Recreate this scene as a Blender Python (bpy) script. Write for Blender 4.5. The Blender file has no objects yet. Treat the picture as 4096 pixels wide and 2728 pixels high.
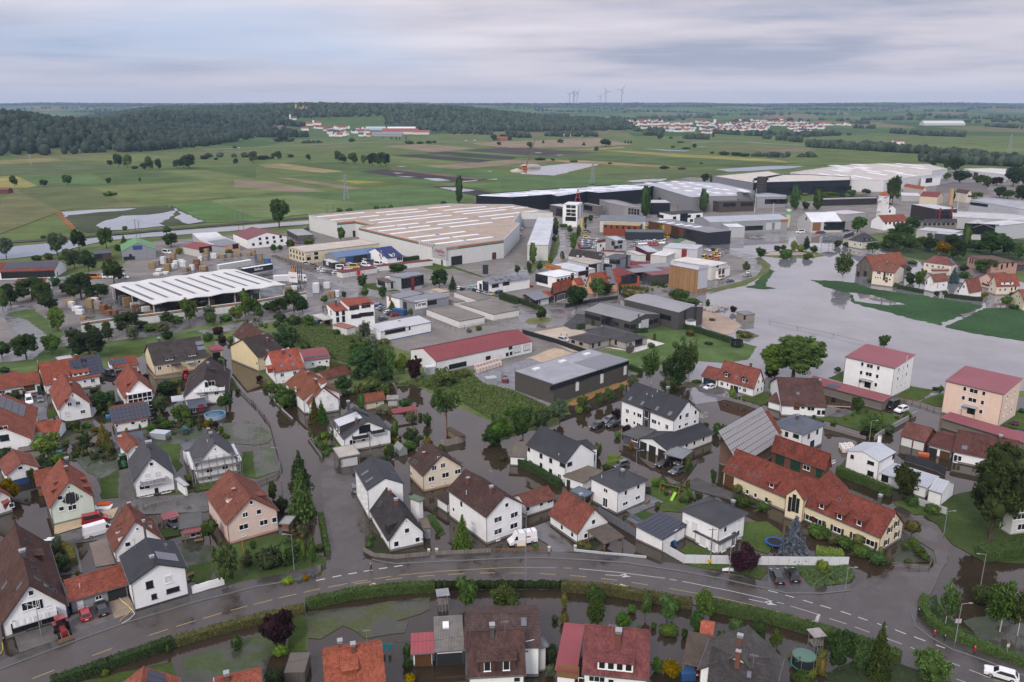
import bpy,math,random
import numpy as np
import mathutils;from mathutils import Matrix;Vc=getattr(mathutils,'Vector')
random.seed(7);RNG=np.random.default_rng(7)
S=bpy.context.scene
LINK=S.collection.objects.link
F=3250.;PITCH=math.atan((1364-425)/F);CAMH=85.
cam=bpy.data.cameras.new('camera');cam.sensor_width=36;cam.lens=F/4096*36
cam.clip_start=1;cam.clip_end=60000
camo=bpy.data.objects.new('camera',cam);LINK(camo)
camo.location=(0,0,CAMH);camo.rotation_euler=(math.pi/2-PITCH,0,0)
S.camera=camo
SUN_EL,SUN_AZ=math.radians(38),math.radians(200)
w=bpy.data.worlds.new('World');S.world=w;w.use_nodes=True
nt=w.node_tree;N=nt.nodes;L=nt.links;N.clear()
def wn(t,**k):
 n=N.new(t)
 for a,b in k.items():setattr(n,a,b)
 return n
def wmath(op,a,b=None):
 n=wn('ShaderNodeMath',operation=op)
 for i,x in enumerate((a,b)):
  if x is None:continue
  if isinstance(x,(int,float)):n.inputs[i].default_value=x
  else:L.new(x,n.inputs[i])
 return n.outputs[0]
sky=wn('ShaderNodeTexSky',sky_type='NISHITA',sun_disc=False,sun_elevation=SUN_EL,sun_rotation=SUN_AZ,altitude=480,air_density=1.2,dust_density=2.)
tc=wn('ShaderNodeTexCoord');sep=wn('ShaderNodeSeparateXYZ');L.new(tc.outputs['Generated'],sep.inputs[0])
zz=wmath('MAXIMUM',sep.outputs[2],0.)
den=wmath('ADD',zz,.055)
cmb=wn('ShaderNodeCombineXYZ')
L.new(wmath('DIVIDE',sep.outputs[0],den),cmb.inputs[0]);L.new(wmath('DIVIDE',sep.outputs[1],den),cmb.inputs[1])
n1=wn('ShaderNodeTexNoise');n1.inputs['Scale'].default_value=.34;n1.inputs['Detail'].default_value=6;n1.inputs['Roughness'].default_value=.56
mp=wn('ShaderNodeMapping');mp.inputs['Location'].default_value=(5.3,1.2,0);mp.inputs['Scale'].default_value=(.75,1.,1)
L.new(cmb.outputs[0],mp.inputs[0]);L.new(mp.outputs[0],n1.inputs['Vector'])
ramp=wn('ShaderNodeValToRGB');L.new(n1.outputs['Fac'],ramp.inputs[0])
e=ramp.color_ramp.elements
e[0].position=.36;e[0].color=(.31,.33,.42,1);e[1].position=.64;e[1].color=(.64,.6,.645,1)
m=e.new(.48);m.color=(.5,.47,.53,1)
n2=wn('ShaderNodeTexNoise');n2.inputs['Scale'].default_value=.17;n2.inputs['Detail'].default_value=3
mp2=wn('ShaderNodeMapping');mp2.inputs['Location'].default_value=(-3.1,7.7,2);L.new(cmb.outputs[0],mp2.inputs[0]);L.new(mp2.outputs[0],n2.inputs['Vector'])
gap=wn('ShaderNodeMapRange');gap.inputs[1].default_value=.5;gap.inputs[2].default_value=.72;gap.inputs[4].default_value=.6
L.new(n2.outputs['Fac'],gap.inputs[0])
bk=wn('ShaderNodeMix',data_type='RGBA');bk.inputs[0].default_value=.015;bk.inputs[6].default_value=(.27,.37,.56,1);L.new(sky.outputs[0],bk.inputs[7])
mix=wn('ShaderNodeMix',data_type='RGBA');L.new(gap.outputs[0],mix.inputs[0]);L.new(ramp.outputs[0],mix.inputs[6]);L.new(bk.outputs[2],mix.inputs[7])
hz=wn('ShaderNodeMapRange');hz.inputs[1].default_value=0.;hz.inputs[2].default_value=.05;hz.inputs[3].default_value=.95;hz.inputs[4].default_value=0.
L.new(zz,hz.inputs[0])
mix2=wn('ShaderNodeMix',data_type='RGBA');L.new(hz.outputs[0],mix2.inputs[0]);L.new(mix.outputs[2],mix2.inputs[6]);mix2.inputs[7].default_value=(.57,.51,.555,1)
bg=wn('ShaderNodeBackground');L.new(mix2.outputs[2],bg.inputs[0])
L.new(wmath('ADD',wmath('MULTIPLY',zz,1.05),.86),bg.inputs[1])
wo=wn('ShaderNodeOutputWorld');L.new(bg.outputs[0],wo.inputs[0])
sl=bpy.data.lights.new('sun','SUN');sl.energy=1.5;sl.angle=math.radians(14);sl.color=(1.,.93,.84)
so=bpy.data.objects.new('sun',sl);LINK(so);so.location=(0,0,900)
sd=Vc((math.sin(SUN_AZ)*math.cos(SUN_EL),math.cos(SUN_AZ)*math.cos(SUN_EL),math.sin(SUN_EL)))
so.rotation_euler=sd.to_track_quat('Z','Y').to_euler()
vs=S.view_settings;vs.view_transform='Standard';vs.look='None';vs.gamma=1;vs.use_curve_mapping=False;vs.exposure=.5
cy=S.cycles;cy.max_bounces=6;cy.diffuse_bounces=3;cy.glossy_bounces=3;cy.transmission_bounces=2;cy.transparent_max_bounces=8;cy.volume_bounces=0
cy.use_denoising=True;cy.caustics_reflective=False;cy.caustics_refractive=False;cy.sample_clamp_indirect=4
SP,CP=math.sin(PITCH),math.cos(PITCH)
K=2.2988;TY={'A':2046,'B':1364,'C':760,'D':330}
TX0=TY0=0.
def T(t):
 global TX0,TY0
 TX0=int(t[1])*1024.;TY0=float(TY[t[0]])
def nat(p):return(TX0+p[0]/K,TY0+p[1]/K)
def ray(p,native=False):
 x,y=p if native else nat(p)
 a,b=(x-2048)/F,(y-1364)/F
 return Vc((a,CP-b*SP,-SP-b*CP))
CAM=Vc((0,0,CAMH))
def at(p,z=0.,native=False):
 d=ray(p,native);t=(z-CAMH)/d.z
 return CAM+d*t
def proj(P):
 x,y,z=P[0],P[1],P[2]-CAMH
 zc=y*CP-z*SP
 return(2048+F*x/zc,1364-F*(y*SP+z*CP)/zc,zc)
def zrow(XY,p):
 b=(nat(p)[1]-1364)/F
 return CAMH-(XY[1]*SP+b*XY[1]*CP)/(CP-b*SP)
def sst(a,b,x):
 t=np.clip((x-a)/(b-a),0,1);return t*t*(3-2*t)
RIDGES=[([(-2600,1420,72),(-1140,1750,61),(-1026,1780,46),(-1020,1900,35),(-1045,2050,40),(-1060,2250,28)],430),([(-1083,2650,54),(-900,2680,44),(-690,2560,16)],340),([(-1500,4000,54),(-1094,3600,58),(-782,3400,66),(-353,3320,59),(-195,3200,42),(60,3120,22),(200,3060,4)],640),]
def hills(X,Y):
 X=np.asarray(X,float);Y=np.asarray(Y,float);out=np.zeros_like(X)
 for pts,R in RIDGES:
  for(x0,y0,h0),(x1,y1,h1)in zip(pts,pts[1:]):
   dx,dy=x1-x0,y1-y0
   t=np.clip(((X-x0)*dx+(Y-y0)*dy)/(dx*dx+dy*dy),0,1)
   d=np.hypot(X-x0-t*dx,Y-y0-t*dy)
   out=np.maximum(out,(h0+(h1-h0)*t)*sst(1.,.12,d/R))
 return out
def tz(X,Y):
 X=np.asarray(X,float);Y=np.asarray(Y,float)
 far_=sst(2500,3600,Y)*16+sst(3600,11500,Y)*84-sst(12000,15000,Y)*40
 und=sst(2900,5500,Y)*12*(np.sin(X/420+1.3*np.sin(Y/900))*np.sin(Y/520+X/1500)+.6*np.sin(X/190+2)*np.sin(Y/330))
 return np.maximum(hills(X,Y),0)+far_+und*(1-.5*sst(9000,12000,Y))
FT_=np.concatenate([np.arange(850,3200,4.),np.arange(3200,16000,16.)])
def far(p,native=False):
 d=ray(p,native);t=FT_/d.y;k=np.nonzero(CAMH+d.z*t<=tz(d.x*t,FT_))[0]
 i=k[0]if len(k)else len(t)-1
 if i==0:return at(p,0,native)
 P=CAM+d*float(t[i]);P.z=float(tz(P.x,P.y));return P
class MB:
 def __init__(s):s.v=[];s.f=[];s.m=[]
 def add(s,vs,fs,mi=0):
  k=len(s.v);s.v+=[tuple(p)for p in vs]
  for f in fs:s.f.append(tuple(i+k for i in f));s.m.append(mi)
  return s
 def quad(s,*p,mi=0):return s.add(p,[tuple(range(len(p)))],mi)
 def box(s,c,d,rz=0.,mi=0):
  a,b,h=d[0]/2,d[1]/2,d[2]/2;cs,sn=math.cos(rz),math.sin(rz)
  vs=[]
  for z in(-h,h):
   for x,y in((-a,-b),(a,-b),(a,b),(-a,b)):
    vs.append((c[0]+x*cs-y*sn,c[1]+x*sn+y*cs,c[2]+z))
  return s.add(vs,[(3,2,1,0),(4,5,6,7),(0,1,5,4),(1,2,6,5),(2,3,7,6),(3,0,4,7)],mi)
 def bm(s,p,q,w,h=None,mi=0,up=(0,0,1)):
  p,q=Vc(p),Vc(q);d=(q-p)
  if d.length<1e-6:return s
  d.normalize();u=Vc(up)
  if abs(d.dot(u))>.98:u=Vc((1,0,0))
  r=d.cross(u).normalized()*(w/2);u=r.cross(d).normalized()*((h or w)/2)
  vs=[p-r-u,p+r-u,p+r+u,p-r+u,q-r-u,q+r-u,q+r+u,q-r+u]
  return s.add(vs,[(0,1,2,3),(7,6,5,4),(1,0,4,5),(2,1,5,6),(3,2,6,7),(0,3,7,4)],mi)
 def cyl(s,p,q,r0,r1=None,n=8,mi=0,cap=True):
  p,q=Vc(p),Vc(q);r1=r0 if r1 is None else r1;d=(q-p).normalized()
  a=Vc((1,0,0))if abs(d.x)<.9 else Vc((0,1,0))
  u=d.cross(a).normalized();v=d.cross(u)
  vs=[]
  for c,r in((p,r0),(q,r1)):
   for i in range(n):
    t=2*math.pi*i/n;vs.append(c+(u*math.cos(t)+v*math.sin(t))*r)
  fs=[(i,i+n,(i+1)%n+n,(i+1)%n)for i in range(n)]
  if cap:fs+=[tuple(range(n)),tuple(range(2*n-1,n-1,-1))]
  return s.add(vs,fs,mi)
 def lth(s,prof,n=12,mi=0,c=(0,0,0)):
  vs=[];fs=[]
  for r,z in prof:
   for i in range(n):
    t=2*math.pi*i/n;vs.append((c[0]+r*math.cos(t),c[1]+r*math.sin(t),c[2]+z))
  for k in range(len(prof)-1):
   for i in range(n):
    j=(i+1)%n;fs.append((k*n+i,k*n+j,(k+1)*n+j,(k+1)*n+i))
  return s.add(vs,fs,mi)
 def prism(s,pts,z0,z1,mi=0):
  n=len(pts);vs=[(p[0],p[1],z0)for p in pts]+[(p[0],p[1],z1)for p in pts]
  return s.add(vs,[tuple(range(n-1,-1,-1)),tuple(range(n,2*n))]+[(i,(i+1)%n,(i+1)%n+n,i+n)for i in range(n)],mi)
 def extr(s,pts,axis,a,b,mi=0):
  n=len(pts)
  g=(lambda p,t:(t,p[0],p[1]))if axis=='x' else(lambda p,t:(p[0],t,p[1]))
  vs=[g(p,a)for p in pts]+[g(p,b)for p in pts]
  return s.add(vs,[tuple(range(n-1,-1,-1)),tuple(range(n,2*n))]+[(i,(i+1)%n,(i+1)%n+n,i+n)for i in range(n)],mi)
 def mesh(s,name,smooth=False):
  me=bpy.data.meshes.new(name);me.from_pydata(s.v,[],s.f)
  if any(s.m):me.polygons.foreach_set('material_index',s.m)
  if smooth:me.polygons.foreach_set('use_smooth',[True]*len(s.f))
  me.update();return me
 def bd(s,name,mats,parent=None,col=None,smooth=False,**kw):
  return plc(name,s.mesh(name,smooth),mats,parent,col,**kw)
def plc(name,me,mats=None,parent=None,col=None,loc=None,rz=None,scale=None,kind=None):
 o=bpy.data.objects.new(name,me);LINK(o)
 if mats is not None and me is not None and not me.materials:
  for q in(mats if isinstance(mats,(list,tuple))else[mats]):me.materials.append(MAT[q]if isinstance(q,str)else q)
 if parent:o.parent=parent
 if col:o.color=(*col[:3],1)
 if loc is not None:o.location=loc
 if rz is not None:o.rotation_euler=(0,0,rz)
 if scale is not None:o.scale=scale if isinstance(scale,(tuple,list))else(scale,)*3
 if kind:o['kind']=kind
 return o
def emp(name,loc,rz=0,label=None,cat=None,group=None):
 o=bpy.data.objects.new(name,None);LINK(o);o.location=loc;o.rotation_euler=(0,0,rz);o.empty_display_size=.5
 return tag(o,label,cat,group)
def tag(o,label=None,cat=None,group=None,kind=None):
 if label:o['label']=label
 if cat:o['category']=cat
 if group:o['group']=group
 if kind:o['kind']=kind
 return o
def dup(root,loc,rz=0,scale=None,col=None,colpart=None):
 r=root.copy();LINK(r);r.location=loc;r.rotation_euler=(0,0,rz)
 if scale is not None:r.scale=scale if isinstance(scale,(tuple,list))else(scale,)*3
 for ch in root.children:
  c=ch.copy();LINK(c);c.parent=r
  if col and(colpart is None or c.name.split('.')[0]in colpart):c.color=(*col,1)
  for g in ch.children:
   d=g.copy();LINK(d);d.parent=c
   if col and colpart and d.name.split('.')[0]in colpart:d.color=(*col,1)
 return r
def kill(root):
 for ch in list(root.children):
  for g in list(ch.children):bpy.data.objects.remove(g)
  bpy.data.objects.remove(ch)
 bpy.data.objects.remove(root)
AUTO=[];NICK=[]
def auto(o,desc,cat,group,X=None):
 o['category']=cat;o['group']=group;P=X or o.location;AUTO.append((o,desc,P[0],P[1]));return o
MAT={}
class NB:
 def __init__(s,name,rough=.8,spec=.3,metal=0.):
  s.m=bpy.data.materials.new(name);s.m.use_nodes=True;s.t=s.m.node_tree
  s.b=s.t.nodes['Principled BSDF'];s.b.inputs['Roughness'].default_value=rough
  s.b.inputs['Specular IOR Level'].default_value=spec;s.b.inputs['Metallic'].default_value=metal;MAT[name]=s.m
 def n(s,t,ins=None,**k):
  q=s.t.nodes.new(t)
  for a,b in k.items():setattr(q,a,b)
  for a,b in(ins or{}).items():s.put(q.inputs[a],b)
  return q
 def put(s,i,v):
  if isinstance(v,bpy.types.NodeSocket):s.t.links.new(v,i)
  else:i.default_value=v
 def set(s,k,v):s.put(s.b.inputs[k],v);return s
 def math(s,op,a,b=0.,c=None):
  q=s.n('ShaderNodeMath',operation=op);s.put(q.inputs[0],a);s.put(q.inputs[1],b)
  if c is not None:s.put(q.inputs[2],c)
  return q.outputs[0]
 def ocol(s):return s.n('ShaderNodeObjectInfo').outputs['Color']
 def pos(s,obj=False):return s.n('ShaderNodeTexCoord').outputs['Object']if obj else s.n('ShaderNodeNewGeometry').outputs['Position']
 def noise(s,vec,scale,detail=4,rough=.55):
  return s.n('ShaderNodeTexNoise',{'Vector':vec,'Scale':scale,'Detail':detail,'Roughness':rough}).outputs['Fac']
 def rng(s,v,a,b,c,d):return s.n('ShaderNodeMapRange',{0:v,1:a,2:b,3:c,4:d}).outputs[0]
 def mul(s,col,f):q=s.n('ShaderNodeVectorMath',operation='SCALE');s.put(q.inputs[0],col);s.put(q.inputs[3],f);return q.outputs[0]
 def mix(s,f,a,b):
  q=s.n('ShaderNodeMix',data_type='RGBA');s.put(q.inputs[0],f)
  s.put(q.inputs[6],(*a,1)if isinstance(a,tuple)else a);s.put(q.inputs[7],(*b,1)if isinstance(b,tuple)else b);return q.outputs[2]
 def bump(s,h,strength=.3,dist=.1):
  s.put(s.b.inputs['Normal'],s.n('ShaderNodeBump',{'Height':h,'Strength':strength,'Distance':dist}).outputs[0]);return s
 def mapv(s,vec,sc):return s.n('ShaderNodeMapping',{'Vector':vec,'Scale':sc}).outputs[0]
def simple(name,col,rough=.7,spec=.3,metal=0.,var=0.,vs=2.):
 b=NB(name,rough,spec,metal)
 if var:b.set('Base Color',b.mul((*col,),b.rng(b.noise(b.pos(),vs),.3,.7,1-var,1+var)))
 else:b.set('Base Color',(*col,1))
 return b
def ocolmat(name,rough=.8,spec=.3,var=.1,vs=1.5,metal=0.,coat=0):
 b=NB(name,rough,spec,metal)
 b.set('Base Color',b.mul(b.ocol(),b.rng(b.noise(b.pos(),vs),.3,.7,1-var,1+var))if var else b.ocol())
 if coat:b.set('Coat Weight',coat);b.set('Coat Roughness',.08)
 return b
b=NB('wall',.95,.08);p=b.pos()
v=b.math('MULTIPLY',b.rng(b.noise(p,.5),.3,.7,.94,1.03),b.rng(b.noise(b.mapv(p,(1.6,1.6,.25)),1.2,5),.3,.75,1.02,.93))
b.set('Base Color',b.mul(b.ocol(),v));b.bump(b.noise(p,8),.15,.02)
b=NB('tile',.85,.1);o_=b.pos(True);sp_=b.n('ShaderNodeSeparateXYZ',{0:o_})
cx=b.math('FLOOR',b.math('DIVIDE',sp_.outputs[0],.3));cyy=b.math('FLOOR',b.math('DIVIDE',sp_.outputs[1],.29))
wnz=b.n('ShaderNodeTexWhiteNoise',{'Vector':b.n('ShaderNodeCombineXYZ',{0:cx,1:cyy,2:b.n('ShaderNodeObjectInfo').outputs['Random']}).outputs[0]}).outputs['Value']
g_=b.pos();pch=b.noise(g_,.35,6,.65)
f_=b.math('MULTIPLY',b.rng(wnz,0,1,.78,1.2),b.rng(pch,.32,.7,1.16,.72))
base=b.mul(b.ocol(),f_)
b.set('Base Color',b.n('ShaderNodeHueSaturation',{'Saturation':.94,'Value':.88,'Color':b.mix(b.rng(b.noise(g_,1.1,7,.7),.56,.72,0,.65),base,b.mul(b.ocol(),.4))}).outputs[0])
wv=b.math('SINE',b.math('MULTIPLY',sp_.outputs[0],2*math.pi/.3));b.bump(wv,.5,.03)
b=NB('slate',.65,.2);o_=b.pos(True);sp_=b.n('ShaderNodeSeparateXYZ',{0:o_})
b.set('Base Color',b.mul(b.ocol(),b.rng(b.noise(b.pos(),.4,5),.3,.7,.85,1.15)));b.bump(b.math('SINE',b.math('MULTIPLY',sp_.outputs[0],2*math.pi/.34)),.4,.03)
b=NB('sheet',.55,.25);g_=b.pos()
b.set('Base Color',b.mul(b.ocol(),b.math('MULTIPLY',b.rng(b.noise(g_,.12,4),.3,.7,.9,1.08),b.rng(b.noise(g_,1.3,6,.7),.35,.75,1.03,.9))))
b=NB('flatroof',.95,.05);g_=b.pos()
b.set('Base Color',b.mul(b.ocol(),b.math('MULTIPLY',b.rng(b.noise(g_,.15,6,.65),.3,.7,.8,1.15),b.rng(b.noise(g_,2.,3),.3,.7,.93,1.06))))
b=NB('corrugated',.9,.08);o_=b.pos(True);sp_=b.n('ShaderNodeSeparateXYZ',{0:o_})
b.set('Base Color',b.mul(b.ocol(),b.rng(b.noise(b.pos(),.7,6,.7),.3,.72,1.2,.7)));b.bump(b.math('SINE',b.math('MULTIPLY',sp_.outputs[0],2*math.pi/.25)),.8,.06)
b=NB('boards',.85,.2);sp_=b.n('ShaderNodeSeparateXYZ',{0:b.pos(True)})
bd=b.n('ShaderNodeTexWhiteNoise',{'Vector':b.n('ShaderNodeCombineXYZ',{0:b.math('FLOOR',b.math('DIVIDE',b.math('ADD',sp_.outputs[0],sp_.outputs[1]),.22))}).outputs[0]}).outputs['Value']
b.set('Base Color',b.mul(b.ocol(),b.math('MULTIPLY',b.rng(bd,0,1,.7,1.2),b.rng(b.noise(b.mapv(b.pos(),(3,3,.3)),1.5,5),.3,.7,.8,1.15))))
ocolmat('plain',.8,.12,.06)
ocolmat('paint',.3,.5,0,coat=.6)
ocolmat('cloth',.95,.1,.05,6)
ocolmat('dull',.95,.1,.18,1.2)
simple('glass',(.012,.014,.018),.06,.6)
simple('shutter',(.62,.62,.63),.6,.3)
simple('frame_white',(.78,.78,.77),.5,.3)
simple('frame_dark',(.03,.031,.034),.5,.3)
simple('tyre',(.016,.016,.017),.85,.2)
simple('steel',(.36,.37,.38),.45,.4,.5)
simple('gutter',(.13,.13,.135),.5,.4,.3)
simple('wood',(.19,.115,.065),.85,.2,var=.2)
simple('wood_grey',(.17,.155,.14),.9,.15,var=.2)
simple('skin',(.52,.32,.23),.6,.3);simple('trouser',(.03,.035,.055),.9,.1);simple('hair',(.04,.028,.02),.8,.2)
simple('red_light',(.4,.01,.01),.3,.5);simple('lamp_glass',(.75,.75,.72),.2,.5);simple('rubber',(.02,.02,.02),.8,.2)
b=NB('panel',.12,.6);b.set('Base Color',(.014,.017,.034,1))
b=NB('panel_grey',.3,.5);b.set('Base Color',(.12,.125,.15,1))
b=NB('panel_light',.4,.4);b.set('Base Color',(.27,.26,.26,1))
def lmt(name,lo=.55,hi=1.45,trans=.25):
 b=NB(name,.8,.06);rp=b.n('ShaderNodeNewGeometry').outputs['Random Per Island']
 r2=b.n('ShaderNodeObjectInfo').outputs['Random']
 col=b.mul(b.mul(b.ocol(),b.rng(rp,0,1,lo,hi)),b.rng(r2,0,1,.68,1.35))
 hs=b.n('ShaderNodeHueSaturation',{'Hue':b.rng(r2,0,1,.494,.508),'Saturation':1.12,'Color':col});b.set('Base Color',hs.outputs[0])
 tr=b.n('ShaderNodeBsdfTranslucent',{'Color':hs.outputs[0]});mx=b.n('ShaderNodeMixShader',{0:trans});out=b.t.nodes['Material Output']
 b.t.links.new(b.b.outputs[0],mx.inputs[1]);b.t.links.new(tr.outputs[0],mx.inputs[2]);b.t.links.new(mx.outputs[0],out.inputs[0])
lmt('leaf',.62,1.5,.3)
b=NB('mass',.9,.1);g_=b.pos()
b.set('Base Color',b.mul(b.mul(b.ocol(),b.rng(b.n('ShaderNodeNewGeometry').outputs['Random Per Island'],0,1,.6,1.5)),b.rng(b.noise(g_,.35,4,.7),.3,.7,.55,1.4)))
b=NB('bark',.95,.1);b.set('Base Color',b.mul(b.ocol(),b.rng(b.noise(b.mapv(b.pos(),(3,3,.6)),2),.3,.7,.6,1.4)))
b=NB('grass',1,.02);g_=b.pos()
c1=b.mul(b.ocol(),b.math('MULTIPLY',b.rng(b.noise(g_,.12,5,.6),.3,.7,.72,1.25),b.rng(b.noise(g_,1.7,5,.7),.3,.7,.7,1.3)))
b.set('Base Color',b.mix(b.rng(b.noise(g_,.3,6,.7),.56,.74,0,.55),c1,(.1,.085,.05)));b.bump(b.noise(g_,5,4,.7),.6,.1)
b=NB('field',1,.02);g_=b.pos()
rows=b.noise(b.mapv(g_,(.02,.25,1)),1.,4,.6)
b.set('Base Color',b.mul(b.ocol(),b.math('MULTIPLY',b.rng(b.noise(g_,.02,6,.65),.3,.7,.72,1.25),b.math('MULTIPLY',b.rng(rows,.3,.7,.86,1.12),b.rng(b.noise(g_,.45,4,.7),.3,.7,.82,1.16)))))
b=NB('crop',1,.02);g_=b.pos()
b.set('Base Color',b.mul(b.ocol(),b.math('MULTIPLY',b.rng(b.noise(g_,.03,5),.3,.7,.7,1.25),b.rng(b.noise(g_,.6,4,.7),.3,.7,.75,1.25))));b.bump(b.noise(g_,2.5,3),.8,.2)
b=NB('terrain',1,.02);g_=b.pos()
vor=b.n('ShaderNodeTexVoronoi',{'Vector':b.mapv(g_,(.0034,.0022,0)),'Scale':1.});
rr=b.n('ShaderNodeValToRGB',{0:b.n('ShaderNodeSeparateColor',{0:vor.outputs['Color']}).outputs[0]});rr.color_ramp.interpolation='CONSTANT'
for i,(ps,c)in enumerate(((0,(.06,.1,.035)),(.25,(.085,.12,.045)),(.5,(.05,.085,.03)),(.68,(.13,.125,.06)),(.82,(.075,.115,.04)),(.93,(.16,.13,.08)))):
 el=rr.color_ramp.elements[i]if i<2 else rr.color_ramp.elements.new(ps)
 el.position=ps;el.color=(*c,1)
fy=b.math('ADD',b.n('ShaderNodeSeparateXYZ',{0:g_}).outputs[1],b.rng(b.noise(g_,.0016,4),.3,.7,-900,900))
b.set('Base Color',b.mix(b.rng(fy,9000,9300,0,1),b.mul(rr.outputs[0],b.rng(b.noise(g_,.01,6,.65),.3,.7,.75,1.2)),(.028,.042,.03)))
b=NB('asphalt',.5,.6);g_=b.pos()
wet=b.rng(b.noise(g_,.16,5,.6),.42,.6,0,1)
colr=b.mul(b.ocol(),b.math('MULTIPLY',b.rng(b.noise(g_,.35,5,.65),.3,.7,.82,1.15),b.rng(b.noise(g_,7,3),.3,.7,.9,1.1)))
b.set('Base Color',b.mul(colr,b.rng(wet,0,1,1.,.72)));b.set('Roughness',b.rng(wet,0,1,.5,.08));b.bump(b.noise(g_,12,3),.08,.02)
b=NB('paved',.9,.12);g_=b.pos()
b.set('Base Color',b.mul(b.ocol(),b.math('MULTIPLY',b.rng(b.noise(g_,.06,7,.7),.3,.7,.72,1.22),b.rng(b.noise(g_,.9,5,.7),.3,.7,.85,1.13))))
b.set('Roughness',b.rng(b.noise(g_,.11,4),.5,.62,.95,.5))
b=NB('pavers',.85,.15);g_=b.pos()
bk_=b.n('ShaderNodeTexBrick',{'Vector':g_,'Color1':(1,1,1,1),'Color2':(.7,.68,.66,1),'Mortar':(.4,.4,.4,1),'Scale':2.2,'Mortar Size':.03})
mm=b.n('ShaderNodeMix',data_type='RGBA',blend_type='MULTIPLY');mm.inputs[0].default_value=.8;b.put(mm.inputs[6],b.ocol());b.put(mm.inputs[7],bk_.outputs[0])
b.set('Base Color',b.mul(mm.outputs[2],b.rng(b.noise(g_,.4,6,.7),.3,.7,.7,1.25)))
def wmt(name,base,rough,s1,bs):
 b=NB(name,rough,.5);g_=b.pos();b.set('IOR',1.5)
 b.set('Base Color',b.mul((*base,),b.rng(b.noise(g_,.05,5,.6),.3,.7,.75,1.25)))
 b.bump(b.math('ADD',b.noise(g_,s1,3,.6),b.noise(b.mapv(g_,(.3,1,1)),s1*.35,2)),bs,.05);return b
wmt('water',(.036,.026,.017),.02,2.,.028)
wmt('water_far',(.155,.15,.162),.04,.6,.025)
b=NB('soggy',.6,.4);g_=b.pos();mk=b.rng(b.math('ADD',b.noise(g_,.14,5,.62),b.math('MULTIPLY',b.noise(g_,1.1,4,.7),.35)),.6,.76,0,1)
gr=b.mul(b.ocol(),b.rng(b.noise(g_,1.4,5,.7),.3,.7,.65,1.3))
b.set('Base Color',b.mix(mk,gr,(.05,.047,.036)));b.set('Roughness',b.rng(mk,0,1,.85,.06));b.bump(b.noise(g_,3,3),.12,.05)
# buildings
CACHE={}
def cch(key,fn):
 if key not in CACHE:CACHE[key]=fn()
 return CACHE[key]
def win_frame(w,h,n):
 def f():
  q=MB();t=.075
  q.box((-w/2+t/2,-.02,h/2),(t,.08,h));q.box((w/2-t/2,-.02,h/2),(t,.08,h))
  q.box((0,-.02,t/2),(w-2*t,.08,t));q.box((0,-.02,h-t/2),(w-2*t,.08,t))
  for i in range(1,n):q.box((-w/2+w*i/n,-.018,h/2),(t,.07,h-2*t))
  q.box((0,-.075,-.03),(w+.16,.17,.05))
  return q.mesh('window')
 return cch(('wf',w,h,n),f)
def rect_mesh(w,h,y=-.022):
 return cch(('rm',w,h,y),lambda:MB().quad((-w/2,y,0),(w/2,y,0),(w/2,y,h),(-w/2,y,h)).mesh('pane'))
def slat_mesh(w,h):
 def f():
  q=MB();n=max(3,int(h/.16))
  for i in range(n):q.box((0,-.03,(i+.5)*h/n),(w,.03,h/n-.02))
  return q.mesh('shutter')
 return cch(('sm',w,h),f)
def box_mesh(w,d,h,name='box',z0=0.):
 return cch(('bm',w,d,h,name,z0),lambda:MB().box((0,0,z0+h/2),(w,d,h)).mesh(name))
def skylight_mesh(w,h):
 def f():
  q=MB();t=.09
  for x,y,a,c in((-w/2+t/2,0,t,h),(w/2-t/2,0,t,h),(0,-h/2+t/2,w-2*t,t),(0,h/2-t/2,w-2*t,t)):q.box((x,y,.05),(a,c,.14))
  return q.mesh('skylight')
 return cch(('sk',w,h),f)
def panel_mesh(w,h):
 def f():
  q=MB();q.box((0,0,.09),(w,h,.04));q.quad((-w/2+.03,-h/2+.03,.1125),(w/2-.03,-h/2+.03,.1125),(w/2-.03,h/2-.03,.1125),(-w/2+.03,h/2-.03,.1125),mi=1)
  return q.mesh('solar_panel')
 return cch(('pm',w,h),f)
def txt_(s,size,bold=0.):
 cu=bpy.data.curves.new('lettering','FONT');cu.body=s;cu.size=size;cu.align_x='CENTER';cu.align_y='CENTER';cu.extrude=.012;cu.offset=bold;cu.resolution_u=3
 o=bpy.data.objects.new('lettering',cu);LINK(o);me=bpy.data.meshes.new_from_object(o);bpy.data.objects.remove(o);return me
def slab_(q,e0,e1,t1,t0,nrm,th,courses,mi=0):
 e0,e1,t0,t1,nrm=map(Vc,(e0,e1,t0,t1,nrm));lift=.045 if courses>1 else 0
 prev=None;tri=(t1-t0).length<1e-4
 for i in range(courses):
  f0,f1=i/courses,(i+1)/courses
  a,b_=e0.lerp(t0,f0)+nrm*lift,e1.lerp(t1,f0)+nrm*lift
  c,d=e1.lerp(t1,f1),e0.lerp(t0,f1)
  if tri and i==courses-1:q.quad(a,b_,c,mi=mi)
  else:q.quad(a,b_,c,d,mi=mi)
  if lift and i:q.quad(e0.lerp(t0,f0),e1.lerp(t1,f0),b_,a,mi=mi)
 dn=-nrm*th;top=[e0+nrm*lift,e1+nrm*lift,t1,t0];bot=[e0+dn,e1+dn,t1+dn,t0+dn]
 if tri:top=top[:3];bot=bot[:3]
 q.quad(*reversed(bot),mi=mi);n=len(top)
 for i in range(n):q.quad(bot[i],bot[(i+1)%n],top[(i+1)%n],top[i],mi=mi)
WHITE=(.8,.8,.79);CREAM=(.7,.62,.46);PEACH=(.72,.5,.36);PINK=(.68,.53,.45);MINT=(.6,.66,.57);YEL=(.68,.57,.35)
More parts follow.
